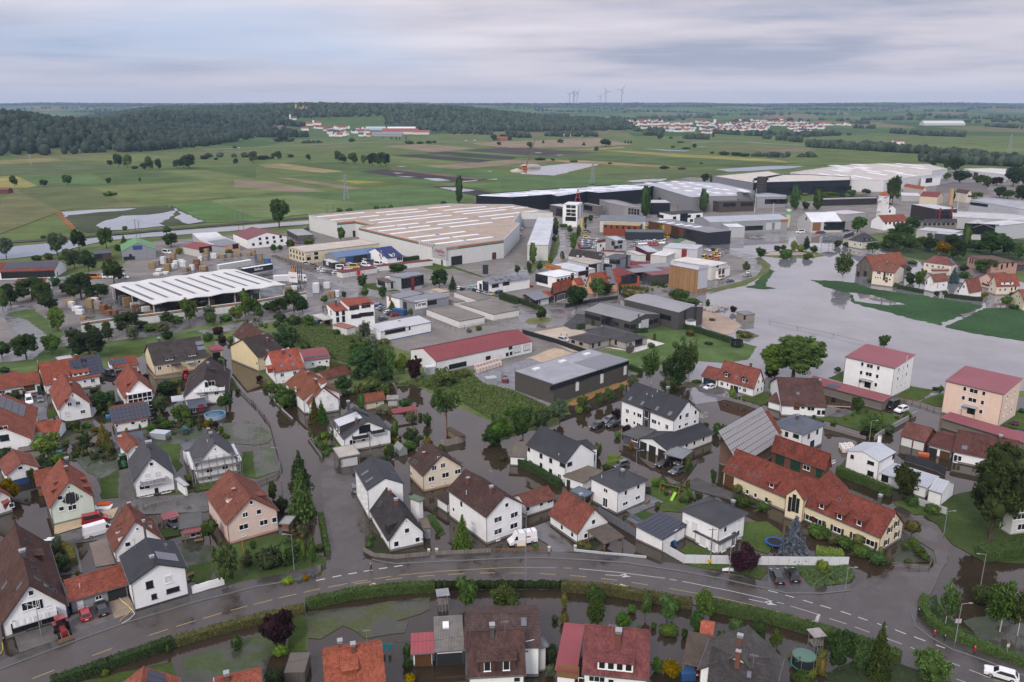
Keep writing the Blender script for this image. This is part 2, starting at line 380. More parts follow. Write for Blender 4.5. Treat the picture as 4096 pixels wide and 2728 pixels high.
ORANGE=(.3,.078,.034);RED=(.215,.05,.032);BROWN=(.105,.052,.038);DKBROWN=(.06,.043,.037);ANTH=(.036,.037,.042);ANTH2=(.055,.056,.062)
RUST=(.2,.064,.038);PINKM=(.24,.075,.082);GREYM=(.3,.305,.325);LTGREY=(.47,.475,.49);ZINC=(.4,.42,.45);DKGREY=(.085,.083,.08)
HN={};FOOT=[]
class House:
 pass
def hse(tile,kind,pts,he,roof,wall=WHITE,ops='',hr=None,o=.4,name='house',label=None,nick=None,cat=None,mat=None,wmat='wall',plinth=(.2,.19,.18),hw=None,th=.16,trim=True,group=None,wframe='frame_white',z0=0.,gut=True):
 mat=mat or('flatroof' if kind=='f' else 'tile');cat=cat or name.replace('_',' ');T(tile);H=House();V2=lambda P:Vc((P.x,P.y))
 if kind=='g':
  A,B,C=(V2(at(p,he))for p in pts[:3]);M=(A+B)/2
  hr=hr or zrow(M,pts[3])
 elif kind=='e':
  A,C=V2(at(pts[0],he)),V2(at(pts[1],he));R=V2(at(pts[2],hr));u=(C-A).normalized();d=R-A;B=A+2*(d-u*d.dot(u))
 elif kind=='r':
  P_,Q_=V2(at(pts[0],hr)),V2(at(pts[1],hr));u=(Q_-P_).normalized();v=Vc((-u.y,u.x));ov=u*o
  A,C,B=P_-v*hw-u*0,Q_-v*hw,P_+v*hw
 elif kind=='m':A,C,B=V2(at(pts[0],he)),V2(at(pts[2],he)),V2(at(pts[1],hr))
 else:A,B,C=(V2(at(p,he))for p in pts[:3])
 dl,dw=C-A,B-A
 if dl.length>=dw.length:ul=dl.normalized();dw=dw-ul*dw.dot(ul)
 else:uw=dw.normalized();dl=dl-uw*dl.dot(uw)
 Lh,Wh=dl.length/2,dw.length/2;v=dw.normalized();u=Vc((v.y,-v.x));cen=A+dl/2+dw/2
 if kind=='h' and hr is None:hr=zrow(cen,pts[3])
 if kind=='f':hr=he
 ang=math.atan2(u.y,u.x)
 H.root=emp(name,(cen.x,cen.y,z0),ang,label,cat,group);H.L,H.W=Lh,Wh;H.he,H.hr=he-z0,hr-z0;he-=z0;hr-=z0;H.o=o;H.kind=kind;H.ang=ang
 if nick:NICK.append((cen.x,cen.y,nick));HN[nick]=H
 H.inv=Matrix.Rotation(-ang,3,'Z');H.cen=Vc((cen.x,cen.y,z0));rt=H.root;FOOT.append((cen.x,cen.y,ang,Lh,Wh))
 iu,iv=Lh-o,Wh-o
 near=cen.length<330
 pl=[(Vc((s_,0,0)),iu,'w')for s_ in(1,-1)]+[(Vc((0,s_,0)),iv,'w')for s_ in(1,-1)]
 rp=[]
 if kind in 'ger':
  dz=hr-he;n0=math.hypot(dz,Wh)
  for s_ in(1,-1):nn=Vc((0,s_*dz/n0,Wh/n0));rp.append((nn,nn.z*hr,'r'))
  sl=dz/Wh;zw=he+sl*o
  wall_out=[(-iv,0),(iv,0),(iv,zw-.02),(0,hr-.02),(-iv,zw-.02)]
 elif kind=='m':
  sl=(hr-he)/(2*Wh);nn=Vc((0,-sl,1)).normalized();rp.append((nn,nn.z*(hr+he)/2,'r'))
  wall_out=[(-iv,0),(iv,0),(iv,hr-sl*o-.02),(-iv,he+sl*o-.02)]
 elif kind=='h':
  rl=max(0.,Lh-Wh)if Lh>Wh else 0;rw=max(0.,Wh-Lh);mn=min(Lh,Wh);dz=hr-he;n0=math.hypot(dz,mn)
  for nn in((0,1),(0,-1),(1,0),(-1,0)):
   q=Vc((nn[0]*dz/n0,nn[1]*dz/n0,mn/n0));e_=Vc((nn[0]*Lh,nn[1]*Wh,he));rp.append((q,q.dot(e_),'r'))
  sl=dz/mn;zw=he+sl*o;wall_out=[(-iv,0),(iv,0),(iv,zw-.02),(-iv,zw-.02)]
 else:
  rp.append((Vc((0,0,1)),he,'r'));wall_out=[(-iv,0),(iv,0),(iv,he-.02),(-iv,he-.02)];sl=0
 H.planes=pl+rp;H.slope=sl
 if wall is None:
  for sx in(-1,1):
   for sy in(-1,1):z_=(he if kind!='m' or sy<0 else hr)-.1;MB().box((sx*(Lh-.25),sy*(Wh-.25),z_/2),(.16,.16,z_)).bd('post','wood',rt)
 if wall is not None:MB().extr(wall_out,'x',-iu,iu).bd('wall',wmat,rt,wall)
 if plinth and wall is not None:
  q=MB();ph=.5 if kind in 'gerh' and name=='house' else .35;e_=.025
  for x0,y0,x1,y1 in((-iu,-iv,iu,-iv),(iu,-iv,iu,iv),(iu,iv,-iu,iv),(-iu,iv,-iu,-iv)):
   cx_,cy_=(x0+x1)/2,(y0+y1)/2
   q.box((cx_,cy_,ph/2),(abs(x1-x0)+2*e_ if x1!=x0 else 2*e_+.001,abs(y1-y0)+2*e_-.004 if y1!=y0 else 2*e_,ph))
  q.bd('plinth','wall',rt,plinth)
 q=MB();cour=lambda s_:max(1,int(s_/.34))if(near and mat in('tile','slate'))else 1
 if kind in 'ger':
  for s_ in(1,-1):
   slen=math.hypot(Wh,dz);nn=(0,s_*dz/n0,Wh/n0)
   e0,e1,t1,t0=(-s_*-Lh,s_*Wh,he),(-s_*Lh,s_*Wh,he),(-s_*Lh,0,hr),(s_*Lh,0,hr)
   slab_(q,e0,e1,t1,t0,nn,th,cour(slen))
 elif kind=='m':
  slab_(q,(-Lh,-Wh,he),(Lh,-Wh,he),(Lh,Wh,hr),(-Lh,Wh,hr),rp[0][0],th,1)
 elif kind=='h':
  a_,b_=(rl,rw)
  X=[(-Lh,-Wh,he),(Lh,-Wh,he),(Lh,Wh,he),(-Lh,Wh,he)];top={(-1,-1):(-a_,-b_,hr),(1,-1):(a_,-b_,hr),(1,1):(a_,b_,hr),(-1,1):(-a_,b_,hr)}
  ks=[(-1,-1),(1,-1),(1,1),(-1,1)];nrm=[rp[1][0],rp[2][0],rp[0][0],rp[3][0]]
  for i in range(4):slab_(q,X[i],X[(i+1)%4],top[ks[(i+1)%4]],top[ks[i]],nrm[i],.08,cour(math.hypot(mn,dz)))
 else:q.box((0,0,he-th/2+.01),(2*Lh,2*Wh,th))
 q.bd('roof',mat,rt,roof)
 if kind in 'ger' and mat in('tile','slate')and near:
  MB().cyl((-Lh,0,hr+0.),(Lh,0,hr+0.),.13,n=6).bd('ridge_cap',mat,rt,roof)
 if kind=='h' and near:
  q=MB()
  for i in range(4):q.bm(Vc(X[i])+Vc((0,0,.03)),Vc(top[ks[i]])+Vc((0,0,.05)),.2,.12)
  q.bd('ridge_cap',mat,rt,roof)
 if gut and near and kind in 'germh':
  for s_ in((1,-1)if kind!='m' else(-1,)):
   y_=s_*(Wh+.07);g=MB().box((0,y_,he-.09),(2*Lh,.13,.11)).bd('gutter','gutter',rt)
   for e_ in(1,-1):MB().cyl((e_*(iu+.07),s_*(iv+.07),0),(e_*(iu+.07),s_*(iv+.07),he-.1),.05,n=6).bm((e_*(iu+.07),s_*(iv+.07),he-.1),(e_*(iu+.07),y_,he-.08),.07).bd('downpipe','gutter',rt)
 if mat=='sheet' and near and kind in 'germf':
  q=MB();n_=int(2*Lh/.6)
  for i in range(1,n_):
   x=-Lh+2*Lh*i/n_
   if kind=='m':q.bm((x,-Wh,he+.03),(x,Wh,hr+.03),.04,.06)
   elif kind!='f':
    for s_ in(1,-1):q.bm((x,s_*Wh,he+.03),(x,0,hr+.03),.04,.06)
  if q.v:q.bd('standing_seams','sheet',rt,tuple(x*.9 for x in roof),kind='stuff')
 if kind=='f' and trim:
  q=MB()
  for x,y,dx,dy in((0,-Wh,2*Lh+.06,.12),(0,Wh,2*Lh+.06,.12),(-Lh,0,.12,2*Wh-.14),(Lh,0,.12,2*Wh-.14)):q.box((x,y,he+.02),(dx,dy,.2))
  q.bd('parapet','plain',rt,tuple(.5*x+.06 for x in roof))
 H.wframe=wframe;H.rcol=roof;H.rmat=mat;H.wcol=wall
 do_ops(H,ops)
 return H
def hit(H,p):
 d=H.inv@ray(p);og=H.inv@(CAM-H.cen);best=(-1e9,None)
 for n,dist,k in H.planes:
  dn=n.dot(d)
  if dn<-1e-9:
   t=(dist-n.dot(og))/dn
   if t>best[0]:best=(t,(n,k))
 return og+d*best[0],best[1][0],best[1][1]
def hitw(H,p):
 d=H.inv@ray(p);og=H.inv@(CAM-H.cen);best=(-1e9,None)
 if hasattr(H,'edges'):
  cand=[]
  for a,c,n in H.edges:
   dn=n.dot(d)
   if dn>-1e-9:continue
   t=n.dot(a-og)/dn;P=og+d*t;e_=c-a;s_=(P-a).dot(e_)/e_.length_squared
   if-.03<s_<1.03:cand.append((t,P,n))
  if cand:t,P,n=min(cand,key=lambda q:q[0]);return P,n
 for n,dist,k in H.planes[:4]:
  dn=n.dot(d)
  if dn<-1e-9:
   t=(dist-n.dot(og))/dn
   if t>best[0]:best=(t,n)
 return og+d*best[0],best[1]
def hitr(H,p):
 d=H.inv@ray(p);og=H.inv@(CAM-H.cen);best=(-1e9,None)
 for n,dist,k in H.planes[4:]:
  dn=n.dot(d)
  if dn<-1e-9:
   t=(dist-n.dot(og))/dn
   if t>best[0]:best=(t,n)
 return og+d*best[0],best[1]
def on_roof(o,P,n,eu=None):
 s_=Vc((0,0,1));s_=(s_-n*s_.dot(n))
 if s_.length<1e-3:s_=Vc((0,1,0))
 s_.normalize();u=s_.cross(n)
 o.matrix_local=Matrix(((u.x,s_.x,n.x,P.x),(u.y,s_.y,n.y,P.y),(u.z,s_.z,n.z,P.z),(0,0,0,1)));return u,s_
def putw(H,P,n,w,h,nl,pane='glass',frame=None,nm='window',par=None):
 rz=math.atan2(n.x,-n.y)
 wf=frame or H.wframe;me=win_frame(w,h,nl)
 if not me.materials:me.materials.append(None)
 o=plc(nm,me,None,par or H.root,loc=(P.x,P.y,P.z-h/2),rz=rz);o.material_slots[0].link='OBJECT';o.material_slots[0].material=MAT[wf]
 if par is not None:plc('pane',rect_mesh(w-.1,h-.1),'glass',par,loc=(P.x,P.y,P.z-h/2+.05),rz=rz)
 elif pane=='shutter':plc('shutter',slat_mesh(w-.14,h-.14),'shutter',o,loc=(0,0,.07))
 else:plc('pane',rect_mesh(w-.1,h-.1),'glass',o,loc=(0,0,.05))
 return o
def do_ops(H,ops):
 rt=H.root
 for op in ops.split(';'):
  a=op.split()
  if not a:continue
  c=a[0];x,y=float(a[1]),float(a[2]);rest=a[3:]
  num=[];wd=[]
  for s_ in rest:
   try:num.append(float(s_))
   except ValueError:wd.append(s_)
  g=lambda i,d:num[i]if len(num)>i else d
  if c in('w','W','x','d','g','s'):
   P,n=hitw(H,(x,y))
   if c in 'wWx':
    w_,h_=g(0,1.15 if c!='W' else 1.9),g(1,1.25);P.z=max(P.z,h_/2+.1)
    putw(H,P,n,round(w_,2),round(h_,2),int(g(2,1 if w_<1.05 else(2 if w_<2.3 else 3))),'shutter' if c=='x' else 'glass','frame_dark' if 'k' in wd else None)
   else:
    w_,h_=(g(0,1.),g(1,2.1))if c in 'ds' else(g(0,2.5),g(1,2.15));z_=P.z-h_/2
    if z_<.9:z_=.06
    rz=math.atan2(n.x,-n.y);nm={'d':'door','g':'garage_door','s':'wall_panel'}[c]
    col={'wh':(.66,.66,.65),'br':(.1,.05,.025),'dk':(.03,.032,.036),'gy':(.28,.29,.3),'or':(.33,.13,.04),'gn':(.02,.05,.03),'gl':(.02,.022,.026),'wd':(.22,.12,.06),'rd':(.2,.03,.03),'bl':(.04,.08,.2),'yl':(.5,.38,.05),'lt':(.5,.51,.53)}[wd[0]if wd else 'wh']
    q=MB();q.box((0,-.02,h_/2),(w_,.08,h_));t_=.08
    o_=q.bd(nm,'glass' if wd and wd[0]=='gl' else 'plain',rt,col,loc=(P.x,P.y,z_),rz=rz)
    if c=='g':
     q=MB()
     for i in range(4):q.box((0,-.07,(i+.5)*h_/4),(w_-.08,.025,h_/4-.05))
     q.bd('door_leaf','plain',o_,tuple(v*.92 for v in col))
    if c=='d':
     MB().box((w_*.36,-.09,1.05),(.05,.05,.16)).bd('handle','steel',o_)
  elif c=='k':
   P,n=hitr(H,(x,y));w_,h_=g(0,.8),g(1,1.25)
   o_=plc('skylight',skylight_mesh(w_,h_),'gutter',rt);on_roof(o_,P,n)
   me=cch(('sg',w_,h_),lambda:MB().quad((-w_/2+.05,-h_/2+.05,.06),(w_/2-.05,-h_/2+.05,.06),(w_/2-.05,h_/2-.05,.06),(-w_/2+.05,h_/2-.05,.06)).mesh('pane'))
   plc('pane',me,'panel_grey' if 'l' in wd else 'glass',o_)
  elif c=='p':
   P,n=hitr(H,(x,y));nx,ny=int(num[0]),int(num[1]);pw,ph=g(2,1.02),g(3,1.66)
   me=panel_mesh(pw-(.12 if 'L' in wd else .05),ph-(.12 if 'L' in wd else .05))
   if not me.materials:
    for k in('frame_dark' if not wd else 'steel','panel' if not wd else 'panel_grey' if wd[0]=='g' else 'panel_light'):me.materials.append(MAT[k])
   for i in range(nx):
    for j in range(ny):
     o_=plc('solar_panel',me,None,rt);u,s_=on_roof(o_,P,n)
     q=P+u*((i-(nx-1)/2)*pw)+s_*((j-(ny-1)/2)*ph);on_roof(o_,q,n)
  elif c in 'cC':
   P,n=hitr(H,(x,y));h_=g(0,1.2);w_=g(1,.55)
   col=(.16,.07,.05)if c=='c' else(.09,.088,.09);
   if 'wh' in wd:col=WHITE
   o_=MB().box((0,0,h_/2-.6),(w_,w_*1.2,h_+1.2)).bd('chimney','wall',rt,col,loc=P)
   q=MB();q.box((0,0,h_+.04),(w_+.12,w_*1.2+.12,.08))
   if 'cap' in wd or c=='C':
    q.box((0,0,h_+.42),(w_+.25,w_*1.2+.25,.05))
    for sx in(-1,1):q.box((sx*w_*.4,0,h_+.24),(.04,.04,.33))
   q.bd('chimney_cap','steel' if 'cap' in wd or c=='C' else 'plain',o_,(.3,.29,.28))
  elif c in 'DG':
   P,n=hitr(H,(x,y));w_,h_=g(0,1.8),g(1,1.2);nw=int(g(2,1));out=Vc((n.x,n.y,0)).normalized();rz=math.atan2(out.x,-out.y)
   sl=math.hypot(n.x,n.y)/n.z;root=emp('dormer',(P.x,P.y,P.z),rz);root.parent=rt
   if c=='D':
    dsl=min(sl*.35,.25);dep=h_/max(.12,sl-dsl)
    q=MB().add([(-w_/2,0,-.3),(w_/2,0,-.3),(w_/2,0,h_),(-w_/2,0,h_),(-w_/2,dep,h_+dsl*dep),(w_/2,dep,h_+dsl*dep)],[(0,1,2,3),(1,5,2),(0,3,4),(3,2,5,4)])
    q.bd('dormer_wall','wall' if 'wh' in wd else H.rmat,root,WHITE if 'wh' in wd else tuple(v*.9 for v in H.rcol))
    r=MB();nn=Vc((0,-dsl,1)).normalized();slab_(r,(-w_/2-.2,-.3,h_-.3*dsl+.08),(w_/2+.2,-.3,h_-.3*dsl+.08),(w_/2+.2,dep,h_+dsl*dep+.08),(-w_/2-.2,dep,h_+dsl*dep+.08),nn,.08,max(1,int(dep/.4))if H.rmat=='tile' else 1)
    r.bd('dormer_roof',H.rmat if 'zn' not in wd else 'sheet',root,H.rcol if 'zn' not in wd else LTGREY)
   else:
    rise=w_/2*.8;dep=h_/sl;dep2=(h_+rise)/sl
    q=MB().add([(-w_/2,0,-.3),(w_/2,0,-.3),(w_/2,0,h_),(0,0,h_+rise),(-w_/2,0,h_),(-w_/2,dep,h_),(w_/2,dep,h_)],[(0,1,2,3,4),(1,6,2),(0,4,5)])
    q.bd('dormer_wall','wall',root,WHITE if H.wcol is None else H.wcol if 'dk' not in wd else ANTH)
    r=MB()
    for s_ in(1,-1):
     nn=Vc((s_*rise,0,w_/2)).normalized();ex=s_*(w_/2+.2);ez=h_-.2*rise/(w_/2)+.06
     pts_=[(ex,-.3,ez),(ex,ez/sl,ez),(0,dep2,h_+rise+.06),(0,-.3,h_+rise+.06)]
     if s_<0:pts_=[pts_[1],pts_[0],pts_[3],pts_[2]]
     slab_(r,*pts_,nn,.07,1)
    r.bd('dormer_roof',H.rmat,root,H.rcol)
   for i in range(nw):
    ww=min(1.1,(w_-.3)/nw);hh=max(.35,h_-.28)
    if 'no' not in wd:putw(H,Vc((-w_/2+w_*(i+.5)/nw,-.01,h_*.5+.02)),Vc((0,-1,0)),round(ww-.1,2),round(hh,2),1,nm='dormer_window',par=root)
  elif c=='b':
   P,n=hitw(H,(x,y));w_,d_=g(0,3),g(1,1.3);rz=math.atan2(n.x,-n.y)
   o_=MB().box((0,-d_/2,.08),(w_,d_,.16)).bd('balcony','plain',rt,(.5,.5,.5),loc=(P.x,P.y,P.z),rz=rz)
   col={'wh':WHITE,'dk':(.03,.03,.034),'wd':(.1,.05,.025),'gy':(.3,.3,.31)}[wd[0]if wd else 'wh']
   for q in(MB().box((0,-d_+.03,.62),(w_,.05,.95)),MB().box((-w_/2+.03,-d_/2,.62),(.05,d_-.1,.95)),MB().box((w_/2-.03,-d_/2,.62),(.05,d_-.1,.95))):q.bd('balcony_rail','boards',o_,col)
  elif c=='A':
   P,n=hitw(H,(x,y));w_,d_=g(0,2),g(1,1.2);rz=math.atan2(n.x,-n.y)
   o_=MB().add([(-w_/2,0,.25),(w_/2,0,.25),(w_/2,-d_,-.05),(-w_/2,-d_,-.05),(-w_/2,0,.33),(w_/2,0,.33),(w_/2,-d_,.03),(-w_/2,-d_,.03)],[(0,1,2,3),(7,6,5,4),(0,4,5,1),(2,6,7,3),(1,5,6,2),(3,7,4,0)]).bd('canopy','sheet' if wd else H.rmat,rt,H.rcol if not wd else{'gl':(.3,.32,.33),'gy':ZINC,'dk':ANTH}[wd[0]],loc=(P.x,P.y,P.z),rz=rz)
   q=MB()
   for s_ in(-1,1):q.box((s_*(w_/2-.08),-d_+.1,-P.z/2-.02),(.1,.1,P.z))
   if d_>1.:q.bd('canopy_post','wood',o_)
  elif c=='a':
   P,n=hitr(H,(x,y));h_=g(0,1.8)
   q=MB().cyl((0,0,-.3),(0,0,h_),.03,n=5);q.bm((-.6,0,h_*.9),(.6,0,h_*.9),.03)
   for i in range(5):q.bm((-.5+i*.25,-.35,h_*.9),(-.5+i*.25,.35,h_*.9),.02)
   q.bd('antenna','steel',rt,loc=P)
  elif c=='v':
   P,n=hitr(H,(x,y));MB().cyl((0,0,-.2),(0,0,g(0,.5)),.09,n=6).bd('vent_pipe','plain',rt,(.5,.5,.5),loc=P)
  elif c=='R':
   P,n=hitr(H,(x,y));w_,h_=g(0,2.2),g(1,1.6)
   o_=MB().box((0,0,.2),(w_,h_,.5)).bd('roof_light','plain',rt,(.5,.5,.5));on_roof(o_,P,n)
   MB().box((0,0,.5),(w_-.2,h_-.2,.12)).bd('roof_light_dome','shutter',o_)
  elif c=='B':
   P,n=hitr(H,(x,y));w_,h_=g(0,1.2),g(1,6)
   q=MB();kx=max(1,int(max(w_,h_)/3))
   for i in range(kx):
    if w_>=h_:q.box((-w_/2+(i+.5)*w_/kx,0,.12),(w_/kx-.08,h_,.3))
    else:q.box((0,-h_/2+(i+.5)*h_/kx,.12),(w_,h_/kx-.08,.3))
   o_=q.bd('roof_light','plain',rt,{'wh':(.72,.73,.75),'gy':(.2,.21,.23)}[wd[0]if wd else 'wh']);on_roof(o_,P,n)
  elif c=='S':
   P,n=hitw(H,(x,y));rz=math.atan2(n.x,-n.y);me=txt_(a[5].replace('_',' '),num[0],.02)
   o_=plc('lettering',me,'plain',rt,{'rd':(.55,.03,.03),'dk':(.03,.03,.03),'wh':(.75,.75,.75),'gn':(.03,.3,.08),'gy':(.3,.3,.3),'or':(.7,.2,.02),'bl':(.03,.08,.4)}[wd[0]],loc=(P.x,P.y,P.z));
   o_.rotation_euler=(math.pi/2,0,rz);o_.location=Vc((P.x,P.y,P.z))+n*.16
def plyb(tile,pts,he,roof,wall,label,nick,ops='',axis=None,cat='warehouse',name='warehouse',mat='flatroof',rim=None,wmat='wall'):
 T(tile);P=[at(p,he)for p in pts];c=sum(P,Vc())/len(P);H=House()
 a_,b_=axis or(0,1);d=P[b_]-P[a_];ang=math.atan2(d.y,d.x);H.root=emp(name,(c.x,c.y,0),ang,label,cat);H.inv=Matrix.Rotation(-ang,3,'Z');H.cen=Vc((c.x,c.y,0))
 if nick:NICK.append((c.x,c.y,nick))
 q=[H.inv@Vc((p.x-c.x,p.y-c.y,0))for p in P];n=len(q);area=sum(q[i].x*q[(i+1)%n].y-q[(i+1)%n].x*q[i].y for i in range(n))
 if area<0:q=q[::-1]
 H.edges=[]
 for i in range(n):
  e_=q[(i+1)%n]-q[i];H.edges.append((q[i],q[(i+1)%n],Vc((e_.y,-e_.x,0)).normalized()))
 H.planes=[None]*4+[(Vc((0,0,1)),he,'r')];H.he=he;H.wframe='frame_dark';H.rcol=roof;H.rmat=mat;H.wcol=wall
 w_=MB();w_.f=[]
 for i in range(n):a,b2=q[i],q[(i+1)%n];w_.quad((a.x,a.y,0),(b2.x,b2.y,0),(b2.x,b2.y,he+.4),(a.x,a.y,he+.4));
 w_.bd('wall',wmat,H.root,wall);MB().quad(*[(p.x,p.y,he)for p in q]).bd('roof',mat,H.root,roof)
 r=MB()
 for i in range(n):a,b2=q[i],q[(i+1)%n];r.bm((a.x,a.y,he+.45),(b2.x,b2.y,he+.45),.5,.14)
 r.bd('parapet_cap','plain',H.root,rim or tuple(min(.75,x*1.1)for x in wall))
 do_ops(H,ops);return H
def band(H,i,z0,z1,mat,col,f0=0.,f1=1.,name='colour_band'):
 a,c,n=H.edges[i];p,q=a.lerp(c,f0)+n*.04,a.lerp(c,f1)+n*.04
 return MB().quad((p.x,p.y,z0),(q.x,q.y,z0),(q.x,q.y,z1),(p.x,p.y,z1)).bd(name,mat,H.root,col)
 # ground, fields, water, roads
ZL=lambda z:z if z<.68 else(z-.66)*.35
def rough(P,amp,step):
 out=[];n=len(P)
 for i in range(n):
  a,c=P[i],P[(i+1)%n];d=(c-a).length;k=max(1,min(40,int(d/step)))
  for j in range(k):
   q=a.lerp(c,j/k)
   if amp:q=q+Vc((random.uniform(-amp,amp),random.uniform(-amp,amp),0))
   out.append(q)
 return out
def pch(tile,name,mat,col,z,pts,amp=0,step=3.,label=None,kind='structure'):
 z=ZL(z);T(tile);P=[at(p,z)for p in pts]
 if amp:P=rough(P,amp,step)
 c=sum(P,Vc())/len(P)
 o=MB().quad(*[(q.x-c.x,q.y-c.y,0)for q in P]).bd(name,mat,None,col,loc=(c.x,c.y,z),kind=kind)
 return o
def sheet(name,mat,col,xs,ys,fz):
 X,Y=np.meshgrid(xs,ys);Z=fz(X,Y);n,m_=X.shape
 me=bpy.data.meshes.new(name);v=np.stack([X,Y,Z],-1).reshape(-1,3)
 idx=np.arange(n*m_).reshape(n,m_);f=np.stack([idx[:-1,:-1],idx[:-1,1:],idx[1:,1:],idx[1:,:-1]],-1).reshape(-1,4)
 me.from_pydata(v.tolist(),[],f.tolist());me.polygons.foreach_set('use_smooth',[True]*len(f));me.update()
 return plc(name,me,mat,None,col,kind='structure')
G1,G2,G3,G4=(.105,.135,.05),(.08,.112,.044),(.13,.155,.06),(.094,.115,.054)
TAN,YELF,DARKF,OLIVE=(.2,.165,.11),(.24,.215,.075),(.058,.052,.048),(.135,.135,.065)
MB().quad((-3000,-200,0),(3000,-200,0),(3000,1300,0),(-3000,1300,0)).bd('ground','field',None,G1,kind='structure')
sheet('hills','terrain',None,np.linspace(-9500,9500,260),np.concatenate([np.linspace(1300,4200,150),np.linspace(4260,15500,130)]),lambda X,Y:tz(X,Y))
MB().quad((-3000,1300,.05),(3000,1300,.05),(2200,2480,.05),(-2200,2480,.05)).bd('meadow','field',None,G1,kind='structure')
W1,W2=.1,.16
def fld(t,col,*pts):pch(t,'field','field',col,FZ[0],pts);FZ[0]+=.004
FZ=[.12]
fld('D0',YELF,(-60,868),(150,858),(380,965),(-60,980));fld('D0',(.095,.148,.058),(170,868),(830,838),(1010,938),(380,965))
fld('D0',G2,(830,832),(1200,800),(1900,893),(1060,935));fld('D0',OLIVE,(150,980),(720,958),(1320,1140),(480,1170))
fld('D0',(.2,.175,.07),(-60,722),(430,690),(600,718),(-60,757));fld('D0',(.24,.19,.135),(1110,608),(1600,575),(1730,597),(1300,617))
fld('D0',G4,(-60,760),(560,722),(1180,790),(800,832),(-60,862));fld('D0',G3,(1480,820),(1850,805),(2354,890),(2080,910))
fld('D0',G2,(1000,800),(1700,780),(2354,770),(2354,880),(1900,800));fld('D0',G3,(560,690),(1100,645),(1700,690),(1000,740))
fld('D0',(.12,.13,.06),(1440,650),(1800,625),(2354,620),(2354,640),(1700,690));fld('D0',(.17,.14,.09),(1900,545),(2354,520),(2354,548),(2000,555))
fld('D0',G3,(760,960),(2080,905),(2700,1000),(1500,1110),(1100,1081))
fld('D1',(.24,.2,.1),(20,757),(240,745),(800,815),(620,832),(80,777));fld('D1',(.21,.19,.045),(590,870),(760,862),(1210,915),(920,932))
fld('D1',TAN,(-200,895),(150,913),(650,1002),(400,1012),(-200,960));fld('D1',(.2,.16,.11),(180,876),(300,874),(1000,975),(860,987))
fld('D1',G2,(250,740),(760,735),(1250,790),(900,820),(800,815));fld('D1',(.085,.132,.052),(300,872),(620,835),(960,820),(1830,915),(1500,950),(1200,915))
fld('D1',DARKF,(930,815),(1240,795),(2170,885),(2030,905),(1830,915),(1250,862));fld('D1',(.14,.1,.085),(1200,800),(1300,795),(2130,885),(2040,895))
fld('D1',(.075,.128,.048),(1300,782),(1750,775),(2500,870),(2170,890));fld('D1',TAN,(1550,772),(2354,708),(2760,722),(2354,755),(1840,797))
fld('D1',G3,(1240,680),(1500,690),(1900,745),(1560,770),(1250,725));fld('D1',DARKF,(1230,668),(1500,656),(2180,717),(2040,737))
fld('D1',(.085,.15,.045),(1420,650),(1560,645),(2354,705),(2200,715));fld('D1',DARKF,(1530,650),(1720,632),(2420,682),(2354,708),(2200,705))
fld('D1',(.1,.16,.05),(1700,630),(1900,625),(2700,665),(2420,684));fld('D1',(.075,.062,.056),(1870,627),(2354,592),(3130,646),(2840,674),(2450,668))
fld('D1',(.21,.165,.115),(1160,585),(1520,565),(2040,605),(1640,642));fld('D1',OLIVE,(380,590),(720,570),(950,588),(620,610))
fld('D1',(.23,.175,.12),(1980,555),(2354,540),(3150,510),(3460,570),(3040,592),(2354,600),(2050,575))
fld('D1',DARKF,(1610,957),(1820,945),(2180,1015),(2010,1042));fld('D1',(.1,.15,.055),(1830,930),(2354,905),(2500,1000),(2250,1020))
fld('D1',(.09,.14,.055),(-300,1040),(640,1005),(1000,985),(1600,955),(2020,1045),(1800,1150),(300,1200))
fld('D2',YELF,(790,622),(1000,627),(2600,715),(2600,740),(1500,683));fld('D2',(.24,.18,.095),(150,700),(700,718),(1580,776),(1400,782),(500,737))
fld('D2',G2,(0,690),(500,660),(1500,690),(2600,745),(2200,770),(1500,770),(700,715));fld('D2',(.25,.2,.1),(520,622),(1020,590),(1040,600),(800,620))
fld('D2',(.085,.132,.054),(-100,860),(800,850),(1090,907),(700,960),(-100,1010));fld('D2',G4,(800,850),(1500,800),(2000,820),(1800,860),(1100,905))
fld('D2',OLIVE,(1700,590),(2200,570),(2700,600),(2354,640),(1900,620));fld('D3',(.16,.14,.09),(-150,640),(260,600),(480,618),(200,650),(-100,660))
fld('D3',G3,(480,560),(1500,570),(2400,600),(2400,640),(1500,620));fld('D3',G1,(0,690),(900,660),(1800,720),(900,760),(300,760))
fld('C0',OLIVE,(-100,180),(160,-20),(560,195),(-100,440));fld('C0',(.105,.12,.055),(160,0),(420,-60),(900,-10),(1130,125),(540,190))
fld('C0',(.068,.078,.045),(565,205),(1560,138),(1900,300),(1350,345),(800,392),(690,350));fld('C0',(.22,.1,.045),(500,200),(550,195),(700,350),(660,370))
fld('C0',(.09,.145,.053),(1570,135),(1910,100),(2700,240),(2354,285),(1900,300));fld('C0',(.13,.165,.07),(1920,95),(2700,50),(3400,130),(3000,215),(2354,250))
def water(t,*pts,far_=True,amp=None,z=None):pch(t,'water','water_far' if far_ else 'water',None,z or FZ[0]+.02,pts,amp if amp is not None else 1.2,6.);FZ[0]+=.002
water('C0',(565,200),(960,176),(1255,168),(1120,190),(940,202),(640,230),(600,250))
water('C0',(893,310),(1120,237),(1380,228),(1640,185),(1560,255),(1480,305),(1500,330),(1150,365),(990,370),(920,335),amp=1.5);water('C0',(1545,140),(1860,288),(1740,312),(1600,262),(1660,215))
water('C0',(-100,610),(110,520),(430,490),(1000,428),(1500,384),(2354,318),(2354,358),(1660,412),(1050,458),(800,500),(500,590),(-100,650));water('C1',(0,318),(490,282),(490,312),(0,352))
